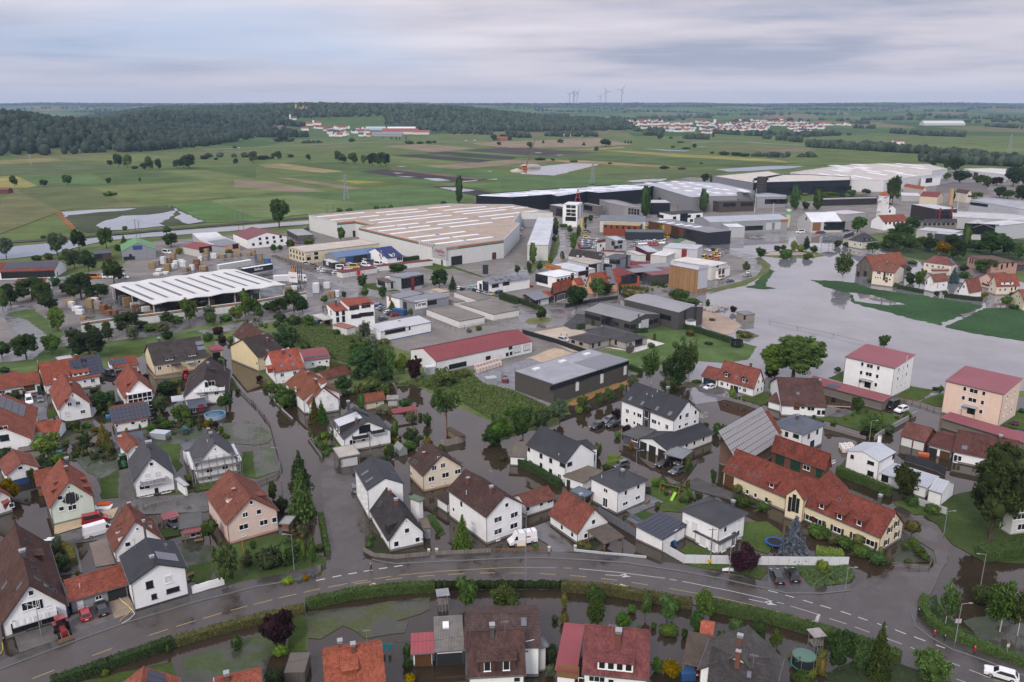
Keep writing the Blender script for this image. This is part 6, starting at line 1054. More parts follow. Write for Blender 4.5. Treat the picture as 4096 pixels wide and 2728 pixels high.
ib('C2','f',[(1800,393),(1255,284),(2050,380)],8.4,(.22,.22,.235),(.035,.038,.048),'huge dark timber trade hall with open rust-brown front','the dark timber trade hall','s 1320 335 16 6 br;s 1430 355 22 6 wd;s 1560 385 22 6 br;s 1690 420 24 6 dk;s 1380 340 5 3 yl;s 1520 385 5 3 or;'+rep('B',5,1380,295,1700,340,'6 3 wh'));ib('C2','f',[(838,318),(850,290),(1178,330)],7.4,(.33,.28,.16),(.22,.062,.036),'rust-red office with planted flat roof','the rust-red office',rep('w',6,860,332,1130,352,'1.4 2 k'),name='office');ib('C2','e',[(808,284),(1230,293),(812,230)],8,(.14,.155,.18),(.55,.55,.54),'hall with long blue-grey roof behind the rust-red office','the blue-grey roofed hall',hr=11.5);ib('C2','f',[(1048,386),(1062,362),(1402,390)],5.4,(.13,.14,.155),(.04,.045,.055),'low black container building with graffiti fence','the low black building')
ib('C2','f',[(1470,226),(1330,206),(1757,206)],8,(.055,.06,.068),WHITE,'white flat office with black roof and balconies','the white black-roofed office','W 1365 240 8 2.4 5 k;W 1495 255 3 2 2;W 1580 262 7 8 4 k;W 1630 240 3 2;W 1712 240 4 2;W 1500 285 3 2;w 1650 280 3 2',name='office');ib('C2','g',[(1820,297),(1665,258),(2540,268),(1745,246)],8.6,(.33,.345,.37),(.29,.3,.31),'long grey industrial hall with low blue-grey roof','the long grey industrial hall','g 2430 330 7 5 lt;g 2375 335 7 5 lt;W 2190 350 20 3 10;s 2505 282 6 1.8 or');ib('C2','f',[(1992,342),(1900,298),(2112,326)],7,(.58,.59,.6),(.42,.43,.44),'pale porch block in front of the long grey hall',None)
ib('C2','f',[(1905,110),(1885,93),(2232,98)],8.6,(.1,.09,.09),(.085,.07,.065),'dark brick office with flat roof before the grey hall','the dark brick office','W 2000 135 12 3 6 k;W 2160 130 12 3 6 k',name='office');ib('C2','f',[(1270,118),(1228,92),(1445,110)],9.5,(.42,.42,.42),(.02,.024,.03),'black glass pavilion with white flat roof','the black glass pavilion',name='pavilion');plyb('C2',[(805,92),(895,122),(1030,152),(1172,165),(1168,150),(1030,112),(950,95)],9.4,(.26,.25,.26),(.27,.26,.26),'grey concrete office with partly red roof','the grey concrete office',rep('w',4,1080,178,1160,188,'2 2')+rep('w',4,1080,208,1160,215,'2 2'),name='office');ib('C2','f',[(500,162),(345,135),(520,140)],8,(.42,.43,.44),(.1,.09,.09),'brown hall with pale roof behind the office tower',None,'W 440 205 10 6 5');ib('C2','f',[(790,150),(650,120),(805,140)],7,(.2,.19,.18),(.15,.14,.14),'glazed brown shed right of the office tower',None,'W 700 165 14 4 8')
plyb('D2',[(-330,1046),(0,1060),(360,1034),(420,1052),(600,1024),(690,1006),(800,1019),(1195,989),(1300,957),(1050,938),(500,975),(0,1008),(-300,1032)],12,(.42,.44,.48),(.018,.02,.027),'very long navy-black factory hall with pale roof strips','the long navy-black factory',';'.join(f'B {x} {y} 26 5 wh' for x,y in[(-150,1042),(20,1035),(150,1025),(260,1018),(380,1014),(500,1005),(620,995),(740,990),(860,978),(980,970),(1100,965),(300,1000),(560,985),(820,965),(1040,950)]))
plyb('D2',[(1300,957),(1440,1000),(1650,1062),(1800,1050),(2070,1047),(2065,1012),(2232,1000),(1900,926),(1580,907),(1050,938)],12,(.4,.4,.43),(.24,.245,.26),'broad grey factory hall with many white roof lights','the broad grey factory',';'.join(f'R {x} {y} 12 7' for x,y in[(1260,930),(1380,925),(1500,915),(1560,935),(1440,945),(1640,928),(1720,945),(1600,960),(1500,975),(1800,960),(1700,980),(1880,980),(1780,1005),(1960,990),(1880,1020),(2000,1025),(1620,1000),(1740,1035),(2100,990),(2140,1005)]))
plyb('D2',[(1845,862),(2220,925),(2210,905),(2360,900),(2354,880),(2500,850),(2354,815),(1990,850)],13,(.5,.46,.4),(.22,.23,.25),'grey factory block with beige roof terrace and parapet wall','the beige-roofed factory block');plyb('D3',[(-130,925),(0,920),(755,900),(760,870),(380,850),(100,850),(-130,885)],13,(.5,.47,.42),(.022,.026,.036),'navy-black factory front with ribbon windows behind the poplars','the navy-black factory front','W 100 985 30 4 12;W 560 975 40 4 14;W 690 970 20 4 8')
plyb('D3',[(205,830),(500,885),(770,905),(1070,905),(1500,850),(1500,815),(1650,795),(1480,755),(1100,748),(800,755),(590,775)],11,(.46,.42,.38),(.6,.6,.6),'sprawling white factory complex with pipes and beige roofs','the sprawling white factory',';'.join(f'B {x} {y} {l} 5 wh' for x,y,l in[(540,850,40),(700,860,40),(860,870,40),(1000,840,40),(1150,820,40),(1260,845,40),(950,815,40),(1120,760,60),(1300,758,60),(700,800,30),(850,790,30)])+';'+';'.join(f'R {x} {y} 26 14' for x,y in[(640,770),(840,760),(660,815),(870,785),(720,790),(1380,790)]));plyb('D3',[(1870,815),(2180,850),(2240,800),(2050,790),(1800,795)],9,(.52,.5,.47),(.58,.58,.57),'white hall with black door slot at the right','the white hall at the right','d 1910 850 8 6 dk');plyb('D3',[(1410,885),(1590,868),(1580,860),(1400,872)],9,(.3,.3,.32),WHITE,'white cubic office with dark windows beside the factory','the white cubic office','W 1480 900 14 5 4 k',name='office')
plyb('D3',[(1550,950),(2020,975),(2010,960),(1960,925),(1700,925)],6,(.13,.12,.12),(.2,.19,.19),'long grey hipped barracks roof behind the red-roofed house',None);ib('D3','e',[(1280,955),(1460,985),(1290,932)],5,(.32,.085,.04),(.5,.45,.4),'orange-roofed house behind the pale factory sheds','the orange-roofed factory house',hr=8,mat='tile',name='house');ib('D3','g',[(1560,1055),(1615,1040),(1410,1040),(1590,1010)],7,(.19,.055,.05),(.6,.5,.38),'cream house with wine-red roof near the fire tower','the cream wine-red roofed house',mat='tile',name='house');ib('D3','g',[(1830,1025),(1885,1025),(1720,1010),(1850,992)],8,(.11,.06,.05),(.58,.53,.45),'cream apartment house with brown roof near the brick chimney stack','the cream brown-roofed apartments',rep('w',3,1845,1045,1875,1045,'1.6 1.6'),mat='tile',name='house');ib('D3','f',[(1230,1040),(1205,1010),(1410,1045)],5,(.5,.5,.5),(.4,.4,.4),'pale shed roofs beside the cream house',None)
ib('C3','g',[(400,296),(243,258),(682,292),(325,206)],7.4,(.6,.61,.62),(.5,.49,.48),'grey works hall with white gabled roof and brown gate','the white-roofed works hall','g 447 335 6 6 wd;W 620 328 14 6 6;w 525 345 2 3 k;w 352 262 2 2 k;w 530 305 2 2 k');ib('C3','f',[(700,225),(630,192),(905,208)],6,(.48,.45,.46),(.35,.35,.35),'flat hall with pinkish roof left of the fire tower',None);ib('C3','g',[(1100,180),(1152,172),(1010,165),(1110,140)],7,(.2,.2,.22),WHITE,'white gabled house right behind the fire tower','the white house behind the tower','w 1100 165 1.6 2;w 1120 195 1.6 2');ib('C3','e',[(1065,298),(1300,288),(1070,228)],5.6,(.22,.062,.04),WHITE,'long white building with red tiled roof beside the fire tower','the long red-tiled building',rep('w',6,1085,305,1270,298,'1.6 1.6'),hr=10,mat='tile')
ib('C3','f',[(1548,176),(1318,130),(1706,166)],11,(.46,.46,.46),(.05,.038,.042),'dark office block with red frame and flat pale roof','the dark red-framed office','W 1615 195 9 3 4;W 1610 245 10 3 4;s 1580 215 1.5 8 rd;s 1690 205 1.5 8 rd',name='office');ib('C3','e',[(1420,298),(1725,296),(1415,266)],6.4,(.08,.08,.088),(.22,.19,.18),'long grey-brown row house with dark roof','the long grey-brown row house',rep('w',7,1445,315,1700,312,'2 1.4'),hr=9,mat='tile');ib('C3','f',[(1700,400),(1365,365),(1900,385)],6,(.42,.43,.44),(.42,.42,.42),'broad flat hall roof behind the dark trees',None);ib('C3','f',[(1760,420),(1530,398),(1860,410)],7,(.4,.4,.41),(.06,.065,.075),'dark fronted hall with white roof box behind the trees',None);ib('C3','g',[(1880,345),(2075,345),(1830,300),(1985,308)],8,(.42,.42,.43),(.45,.44,.43),'glazed gable hall with folded white roof','the glazed gable hall','W 1960 360 20 7 6 k');ib('C3','f',[(2120,330),(2115,285),(2420,300)],10,(.5,.5,.51),(.48,.49,.5),'long white wall hall at the right edge',None)
plyb('C3',[(1700,250),(2400,290),(2400,230),(1700,195)],8,(.46,.45,.45),(.42,.42,.42),'very broad flat factory roof at the right',None);plyb('C3',[(1860,95),(2400,190),(2400,110),(2000,75)],12,(.33,.34,.35),(.46,.48,.5),'pale blue-white factory building at the right edge','the pale blue factory',rep('w',7,1880,125,2000,140,'6 2 k'));plyb('C3',[(490,95),(1005,80),(1005,60),(490,75)],5,(.3,.27,.26),(.04,.04,.042),'long dark canopy building behind the poplars','the dark canopy building');plyb('C3',[(-100,70),(165,65),(165,50),(0,30),(-120,40)],9,(.3,.31,.34),(.3,.3,.32),'grey hall left of the poplars with window band',None,rep('W',3,20,105,130,105,'10 4 4 k'))
ib('C2','f',[(2130,1150),(2060,1120),(2235,1140)],3,(.2,.2,.2),(.27,.24,.2),'derelict brick hut on the spit in the flood','the derelict brick hut','d 2140 1170 1 2 dk',name='hut')
# plants
def np_mesh(name,V,Fq,smooth=False):
 me=bpy.data.meshes.new(name);V=np.asarray(V,np.float32);Fq=np.asarray(Fq,np.int32);k=Fq.shape[1]
 me.vertices.add(len(V));me.vertices.foreach_set('co',V.ravel());me.loops.add(Fq.size);me.loops.foreach_set('vertex_index',Fq.ravel())
 me.polygons.add(len(Fq));me.polygons.foreach_set('loop_start',np.arange(0,Fq.size,k,dtype=np.int32));me.polygons.foreach_set('loop_total',np.full(len(Fq),k,np.int32))
 me.update(calc_edges=True);return me
def quads(C,Nn,size,elong=1.5):
 n=len(C);Nn=Nn+RNG.normal(0,.55,(n,3));Nn/=np.linalg.norm(Nn,axis=1,keepdims=True)
 a=np.cross(Nn,RNG.normal(0,1,(n,3)));a/=np.linalg.norm(a,axis=1,keepdims=True);b=np.cross(Nn,a);s=(size*RNG.uniform(.6,1.35,n))[:,None]
 V=np.stack([C-a*s*elong*.5,C+b*s*.42,C+a*s*elong*.5,C-b*s*.42],1).reshape(-1,3);return V,np.arange(4*n).reshape(-1,4)
def sph(n):
 v=RNG.normal(0,1,(n,3));return v/np.linalg.norm(v,axis=1,keepdims=True)
def clp(shape,nc,per,rc,leaf):
 cc=shape(sph(nc));d=sph(nc*per);ctr=np.repeat(cc,per,0);r=rc*RNG.uniform(.55,1.15,nc*per)[:,None]*np.repeat(RNG.uniform(.7,1.3,nc),per)[:,None]
 P=ctr+d*r*[1,1,.8];nn=d+[0,0,.35];return quads(P,nn,leaf)
def ell(cz,rx,rz,low=-.75,inn=.62):
 def f(u):
  u=u.copy();u[:,2]=np.maximum(u[:,2],low);k=RNG.uniform(inn,.93,len(u))[:,None]*RNG.choice([.8,.95,1.05],len(u))[:,None]
  return np.array([0,0,cz])+u*k*[rx,rx,rz]
 return f
def trunkmesh(h,r,limbs,spread,n=6):
 q=MB();q.cyl((0,0,-.02),(0,0,h*.55),r,r*.75,7);q.cyl((0,0,h*.55),(0,0,h),r*.75,r*.25,6)
 for i in range(limbs):
  a=i*2.4+random.random();z=h*random.uniform(.4,.8);e=(math.cos(a)*spread*random.uniform(.5,1),math.sin(a)*spread*random.uniform(.5,1),z+random.uniform(.1,.28));q.cyl((0,0,z),e,r*.45,r*.12,5)
 return q.mesh('trunk')
def core(cz,rx,rz):
 q=MB();q.lth([(rx*math.sin(t)+.001,cz-rz*math.cos(t))for t in[math.pi*i/6 for i in range(7)]],9);V=np.array(q.v);V+=RNG.normal(0,rx*.09,V.shape);return V,np.array([f for f in q.f])
def crown(parts):
 V=[];Fq=[];k=0
 for v,f in parts:V.append(v);Fq.append(f+k);k+=len(v)
 return np_mesh('crown',np.concatenate(V),np.concatenate(Fq))
def conif(layers,per,leaf,r0,dens=1.,droop=.05):
 P=[];Nn=[]
 for i in range(layers):
  t=i/layers;z=.06+.92*t;r=r0*(1-t)**.85+.015;nb=max(5,int(13*(1-t)+4));a0=random.random()*6
  for j in range(nb):
   a=a0+2*math.pi*j/nb+random.uniform(-.2,.2);rl=r*random.uniform(.72,1.12);m=max(3,int(per*rl/r0))
   s=RNG.uniform(.12,1,m);P.append(np.stack([np.cos(a)*s*rl+RNG.normal(0,.02,m),np.sin(a)*s*rl+RNG.normal(0,.02,m),z-droop*s+RNG.normal(0,.012,m)],1));Nn.append(np.tile([math.cos(a)*.5,math.sin(a)*.5,.8],(m,1)))
 return quads(np.concatenate(P),np.concatenate(Nn),leaf)
PROTO={}
def lobed(n,off,r0,r1,nc,per,rc,leaf):
 c=sph(n)*RNG.uniform(.6,1,(n,1))*[off,off,off*1.05]+[0,0,.57];r=RNG.uniform(r0,r1,n);r=np.minimum(r,c[:,2]-.06);f=lambda u:(lambda i:c[i]+u*(r[i]*RNG.uniform(.8,1,len(u)))[:,None])(RNG.integers(0,n,len(u)))
 V=[clp(f,nc,per,rc,leaf)]
 for q,s in zip(c,r):v,fc=core(0,s*.72,s*.72);V.append((v+q,fc))
 return crown(V)
for i in range(4):PROTO['r%d'%i]=(trunkmesh(.7,.026,7,.26),lobed(7+i,.27,.15,.27,96,42,.085,.05))
for i in range(2):PROTO['b%d'%i]=(None,crown([clp(ell(.5,.46,.5,-.95,.8),46,34,.13,.085),core(.47,.36,.42)]))
PROTO['R0']=(trunkmesh(.6,.03,9,.3),lobed(16,.33,.13,.2,230,52,.055,.027))
PROTO['o0']=(trunkmesh(.6,.035,4,.2),crown([clp(ell(.68,.46,.31,-1,.85),44,34,.1,.07),core(.68,.38,.26)]))
PROTO['t0']=(trunkmesh(.5,.05,0,0),crown([clp(ell(.52,.44,.48,-1,.86),60,40,.085,.06),core(.5,.34,.42)]))
PROTO['w0']=(trunkmesh(.95,.016,9,.3),crown([clp(ell(.56,.42,.42,-.95,.35),62,40,.1,.045)]))
PROTO['f0']=(trunkmesh(.96,.025,0,0),crown([conif(24,26,.055,.5)]));PROTO['f1']=(trunkmesh(.96,.025,0,0),crown([conif(20,28,.06,.5,droop=.09)]))
PROTO['p0']=(trunkmesh(.9,.02,12,.4),crown([clp(ell(.72,.45,.26,-.6,.5),34,62,.095,.036)]))
GR={'':(.07,.107,.035),'l':(.144,.194,.05),'c':(.032,.015,.019),'y':(.202,.144,.018),'s':(.1,.145,.15),'m':(.138,.131,.037),'g':(.095,.14,.045),'o':(.112,.11,.045),'w':(.094,.131,.062),'d':(.048,.075,.03),'h':(.106,.131,.077)}
DS={'r':('tree','leafy tree','tree'),'b':('shrub','rounded shrub','shrub'),'o':('standard_tree','ball-clipped little tree','tree'),'t':('columnar_tree','slim columnar tree','tree'),'w':('birch_tree','loose drooping birch','tree'),'f':('spruce_tree','pointed conifer','conifer'),'p':('pine_tree','umbrella-shaped pine','pine')}
CD={'':'green ','l':'bright green ','c':'dark copper-leaved ','y':'yellow ','s':'silver-blue ','m':'yellowish ','o':'olive ','w':'','d':'dark green ','h':'hazy green ','g':'green '}
def tree(kind,x,y,top,wpx,c='',isfar=False):
 P=far((x,y))if isfar else at((x,y));zc=proj(P)[2]
 w=max(.5,wpx/K*zc/F);d=max(.4,zrow(P,(x,top))-P.z)
 if kind in 'rw' and c=='':c=random.choice(('','','g','d'))
 kk=[k for k in PROTO if k[0]==(kind if kind!='r' or w<8.5 else 'R')];tr,cr=PROTO[random.choice(kk)];nm,ds,cat=DS[kind];nm={760:'roadside_bush',330:'field_bush'}.get(TY0,nm)if kind=='b' else nm;ds=ds if nm[0]=='s' or kind!='b' else nm.replace('_',' ')
 col=tuple(v*random.uniform(.88,1.14)for v in GR[c]);rz=random.random()*6.28
 if tr is None:o=plc(nm,cr,'leaf',None,col,loc=(P.x,P.y,P.z-.02),rz=rz,scale=(w,w,d))
 else:
  o=emp(nm,(P.x,P.y,P.z),rz);o.scale=(w,w,d)
  plc('trunk',tr,'bark',o,(.42,.4,.37)if kind=='w' else(.085,.065,.05)if kind!='p' else(.16,.085,.055));plc('crown',cr,'leaf',o,col)
 return auto(o,CD[c]+ds,cat,{'r':'broadleaf trees','w':'birches','b':'garden shrubs','o':'clipped standard trees','t':'columnar trees','f':'conifers','p':'pines'}[kind])
def trs(t,s,isfar=False):
 T(t)
 for e_ in s.split(';'):
  a=e_.split()
  if a:tree(a[0],*map(float,a[1:5]),c=a[5]if len(a)>5 else '',isfar=isfar)
trs('A0','r 2090 690 290 265;o 1935 275 85 175;b 2180 1265 1140 105;b 975 1510 1455 65 l;b 715 585 535 40 y;b 580 540 490 90;b 620 545 480 80 h;t 1550 1310 1215 40;b 2320 310 270 50;b 2330 345 300 45;b 1240 500 440 50')
trs('A1','r 210 1235 915 375 c;b 230 1325 1215 130 l;b 160 1560 1460 160 d;r 1930 885 610 235;r 2290 935 690 310;t 443 470 240 62;t 525 478 220 80;b 110 530 340 220 d;b 290 480 255 210 d;b 372 125 85 42 o;b 395 165 125 45 o;b 325 165 130 42 o;b 410 205 165 48 o;b 340 195 160 45 o;b 350 232 197 42 o;b 430 245 205 45 o;b 375 275 235 42 o;b 290 655 610 110 l;b 460 625 588 70 y;b 330 660 630 40 y;b 400 645 610 50 s;b 530 605 570 50 s;b 585 580 545 30 y;f 1900 342 10 205 g;b 1415 1590 1495 100 y;b 1390 1360 1205 80;b 1395 1450 1350 90;b 1060 270 210 50;b 1040 330 270 60;b 1670 200 140 60')
trs('A2','r 775 850 650 210;r 775 1050 800 205;r 1005 1075 890 195;r 1222 985 745 112;r 1425 1005 780 215;r 1760 1010 715 215;b 480 885 750 62 m;b 480 1035 930 82 m;b 395 1015 955 65;b 350 1505 1405 88 h;b 350 1360 1235 150 d;b 1455 1505 1380 185 y;b 1335 1470 1350 115;b 1582 1170 1075 62 d;b 1940 1190 1100 115;b 2050 1115 980 130;b 1690 1085 920 110 d;r 2150 575 265 335 c;r 2270 1240 1000 190;b 640 310 270 90 o;b 700 340 300 80 o;b 1300 1080 1020 60;b 1170 1090 1040 45;b 218 335 295 60;b 1100 930 860 90;b 1440 1110 1060 180;b 1490 1150 1090 60')
trs('A3','f 225 425 20 300 s;o 1315 250 85 155 o;o 820 345 215 118 o;o 490 610 445 122 l;b 430 235 115 150;b 520 250 150 115;b 600 285 215 135 o;b 690 330 225 145;b 850 400 320 180;b 1000 470 385 155 d;w 1630 1035 640 250;w 2130 1110 630 400;w 2290 1150 700 300;b 1965 830 690 180;f 1000 1510 985 270;r 650 1460 1120 290 d;r 830 1500 1190 220 d;r 1480 1600 1290 400;r 80 1260 1060 155;b 60 1530 1400 110;b 310 1600 1480 180 d;b 1260 350 280 70;b 1330 320 240 90;b 1390 400 320 110;b 1440 440 380 90;b 1290 480 440 70;b 1500 475 435 45 h;b 1100 480 430 70 h;b 2300 330 230 100;b 600 640 580 60 h;b 1480 900 810 80 h;b 500 1340 1280 80;o 400 80 -50 60')
trs('B0','b 950 610 470 200 d;b 1550 480 365 195 d;r 445 1065 840 300;f 960 955 735 150 m;r 1490 675 490 175 h;r 1670 750 590 210;r 2080 625 450 175;b 1395 835 760 90;b 1540 795 730 150;b 1710 855 770 80 s;b 1745 795 710 60;b 1840 815 750 55;b 1902 795 730 50 y;b 2030 835 780 60;b 2060 885 840 55;b 2090 895 860 60;r 80 1475 1215 225 y;r 310 1340 1170 110;b 290 1230 1130 95 d;b 60 1090 980 150 d;b 520 1110 1050 120;b 790 1005 830 85 d;b 880 830 790 80 m;b 620 770 740 60;b 800 800 755 90;b 1010 990 940 120;b 700 1060 1010 90;b 880 1040 980 110 h;b 130 560 460 120 d;b 60 500 440 80 d;b 45 290 240 90 d;b 500 495 475 60;b 870 460 430 90;b 1340 335 300 60 c;b 1240 610 580 60;b 1740 1300 1220 60 l;b 2185 480 440 50;b 1985 790 740 50 c;b 930 660 620 60 c;b 1590 855 840 60;b 2050 240 150 80;b 1480 745 700 90;b 990 900 820 80 h')
trs('B1','f 425 1610 1145 275;f 410 1335 985 235;t 155 1460 1280 88;b 240 1568 1430 120 d;f 545 750 500 135 m;f 610 750 530 135;b 270 610 430 190;b 330 610 520 90 d;b 250 610 555 70;b 100 445 385 65 l;b 155 455 375 65;b 85 425 370 52;b 215 445 390 58;b 160 540 480 80 h;r 795 465 280 200 d;r 935 360 255 115 d;r 600 325 205 155 d;t 970 640 475 68;t 1283 905 700 72;p 1755 870 415 355;w 1130 340 40 210;w 1220 330 60 190;r 1000 335 70 330 d;r 1190 405 210 210 d;r 1360 300 85 180 l;r 1470 370 145 170 c;b 1735 415 250 215;r 1060 475 330 195;r 1170 485 400 155;b 1370 610 525 118 d;r 1440 785 640 135 h;r 1420 925 780 150;b 640 995 910 72 l;b 570 965 925 60;b 630 880 830 90;b 1575 775 665 85 d;r 1240 1080 960 95;r 1710 1095 955 145;b 1285 940 890 34 y;b 1580 970 885 60 y;b 1410 995 930 130;b 1385 1010 950 80;r 2230 945 700 250;b 2180 950 780 200 d;b 1180 660 590 140 h;b 1240 690 620 60 o;b 640 1045 1010 90;b 560 930 880 60 h;b 680 1010 980 70;b 1510 710 660 50;b 2270 1100 1060 60;b 890 480 440 70;b 820 500 450 90;b 1130 960 930 60;b 1190 1090 1060 60;b 1050 340 285 90 l;b 1900 330 270 160 o;b 30 360 320 60 c')
trs('B2','r 440 750 520 185 h;r 100 895 640 245;r 280 810 640 210 d;b 20 700 600 180;r 650 645 500 125;r 800 605 470 112;r 890 565 430 105;b 620 665 605 70 l;b 700 640 570 72 h;r 1010 475 395 70;r 1110 445 320 135 h;w 1280 395 75 245;w 1430 405 130 175;w 1540 385 -20 300;w 1640 380 -30 170;b 1440 470 330 155 d;b 1520 380 240 160 d;b 957 725 620 82 c;b 1055 850 770 85 c;b 780 1070 935 92;b 970 890 830 62;b 1090 1005 930 36 y;r 1605 1265 1040 78;r 1845 1335 1180 72;t 1935 865 755 42;t 1965 855 765 38;t 2003 860 775 46;b 1880 865 755 85 d;o 2068 1425 1320 112 o;b 1380 1340 1260 112;b 2025 510 445 72 l;b 1630 1425 1350 62;b 1700 380 360 90;b 1780 790 750 60;b 1540 1345 1310 60;b 1650 1500 1440 80 c;b 1340 1530 1480 60;b 2210 1500 1450 80 o;b 2300 1560 1480 120;b 2120 1500 1430 180;b 860 1180 1130 70;b 1275 60 15 65;b 1805 30 5 70;b 260 1210 1160 60;b 400 1310 1260 60 l;b 1240 1400 1340 70 h')
trs('B3','r 228 350 -40 620;r 60 330 40 300;b 30 330 230 120 c;r 810 665 510 135;r 950 845 680 240;b 1010 730 650 100 o;b 1585 475 405 52;r 2040 1830 945 690 d;r 1235 1470 1140 275 d;b 1330 1515 1430 112;b 1510 1580 1510 150;b 1100 850 760 110 h;b 880 890 820 80 c;b 1280 720 650 75;b 640 275 240 60;b 1540 455 425 60 d;b 2330 660 620 60 d;b 600 760 730 60;b 920 895 855 40 l;b 130 1480 1380 130 o;b 30 1500 1440 90;b 280 1568 1520 90 o;b 420 700 665 50;b 330 690 660 60')
trs('C0','r 60 625 440 155 h;r 530 605 395 210 h;r 730 555 370 150 d;r 980 535 350 155;f 1140 485 410 60;r 1530 405 335 95 d;r 1575 525 400 155;r 1050 855 640 210;r 750 1010 770 265 d;r 300 1010 810 310 d;r 460 1125 950 205;r 540 1295 1090 185;r 100 1060 870 200 d;r 30 1115 860 125;r 400 1020 850 210;r 620 965 850 190 d;r 900 1000 870 260 d;r 820 750 560 190 d;r 690 725 560 170 d;r 640 680 540 140;b 400 445 415 50;b 1085 560 500 60;b 340 650 600 90 d;b 450 640 580 90;b 500 880 800 120 d;r 690 1445 1270 185;r 830 1545 1310 360 d;r 245 1550 1335 260;r 480 1515 1325 205;r 20 1545 1390 165;r 1000 1375 1260 125;r 1180 1310 1130 255 d;r 1240 1375 1230 155 h;r 1490 1325 1180 155 h;r 1530 1230 1090 160;r 1740 1210 1000 185;r 1930 1190 1060 155 h;r 1960 1245 1120 135;r 2180 1215 1030 155;r 2260 1165 920 155;r 2340 1150 960 150;b 1545 1375 1285 92 d;b 2010 1325 1260 105 c;b 1915 1390 1310 95;b 2050 1400 1360 70 c;b 2120 1410 1345 60;b 2230 1480 1400 190 d;b 2040 1375 1330 70;b 870 1330 1250 90;b 1400 1290 1230 160;b 1620 1220 1160 140;b 2080 1200 1150 120;b 1300 1260 1200 120;b 2110 610 545 70;b 1650 590 525 60 m;b 1150 370 330 50;b 560 640 610 60;b 1290 1180 1120 120 d;b 1080 1210 1150 90 d;b 980 1300 1210 80 d;b 820 1310 1220 70 d;b 1340 1200 1130 110;b 1590 1160 1100 90 h')
trs('C1','r 215 345 85 225;r 780 475 335 92;b 320 530 455 82;b 490 515 435 104;r 165 575 495 72;r 220 560 490 62;t 1870 135 -150 72 d;b 1110 190 145 52;b 1240 180 135 48;b 1180 195 150 70;b 770 210 165 60;b 860 205 165 60;b 1725 130 100 60;r 1300 775 680 195;r 985 895 775 115 d;r 1000 985 890 85;r 1165 1005 880 95;r 1690 910 730 185 d;f 1810 910 780 85;f 1250 1115 1010 95;b 1450 1150 1080 95;r 810 995 930 64;r 630 1045 965 82;r 220 1140 1000 185;r 430 1135 960 155;r 350 1110 920 205 d;r 130 1130 1000 150 d;r 30 1180 1050 95;w 1010 1410 1195 165 h;w 1060 1560 1320 260 h;r 960 1600 1380 220;r 490 1260 1150 115;r 220 1215 1120 155 d;b 350 1240 1150 150;b 280 1450 1240 210 d;b 350 1370 1300 90 h;b 740 1330 1280 80;b 870 1410 1350 70;b 1000 1290 1240 60;b 460 1480 1400 90;b 190 1260 1210 70;b 600 1568 1500 160;b 1530 1130 1085 60;b 1610 1080 1060 50;b 2050 1290 1250 60;b 1960 1310 1270 50 h;b 1180 1420 1370 120 o')
trs('C2','t 1222 260 -60 98 d;t 1755 208 -30 98 d;t 400 425 240 72 d;t 190 685 470 78;t 612 425 315 52;r 535 405 320 62;r 560 565 400 85;b 580 460 390 60;r 50 770 670 72;r 160 775 660 62;r 260 750 630 72;r 355 685 600 62;r 470 650 585 40 y;r 720 300 225 65;r 675 320 245 45;r 675 365 310 32;r 262 1202 1065 112;r 590 1095 880 215 d;w 780 1005 780 210;r 860 965 850 135 d;b 1530 1005 910 115;b 1480 985 920 85;b 1600 990 930 70;t 1797 1075 1000 46 d;r 2145 755 630 92;r 2280 625 530 115;r 1100 440 388 62;b 1280 85 40 70;b 1400 110 55 120;b 1470 130 80 100;b 1030 955 870 45 o;b 1060 905 870 45 o;b 1090 910 870 45 o;b 1125 915 875 45 o;b 1160 920 880 45 o;b 1200 925 885 45 o;b 1240 935 890 45 o;o 1287 940 900 30;b 1310 880 820 50;b 1380 890 840 50;b 1500 870 830 60;t 990 970 840 24 d;t 995 930 880 30 d;b 1120 960 920 180 o;b 1060 980 930 120 o;b 1720 1050 1020 60;b 1860 1090 1060 90 h;b 1640 1040 1000 160;b 1560 1015 990 120;r 2035 1130 1070 80 c;b 1640 1340 1280 90 o;b 1310 1380 1320 30 o;b 1805 1420 1395 80 d;b 2150 1350 1310 130 o;b 2090 1320 1290 60;b 1285 1450 1405 65;b 390 470 420 50;b 1840 1200 1180 60;b 380 360 300 60 d;b 470 340 310 80')
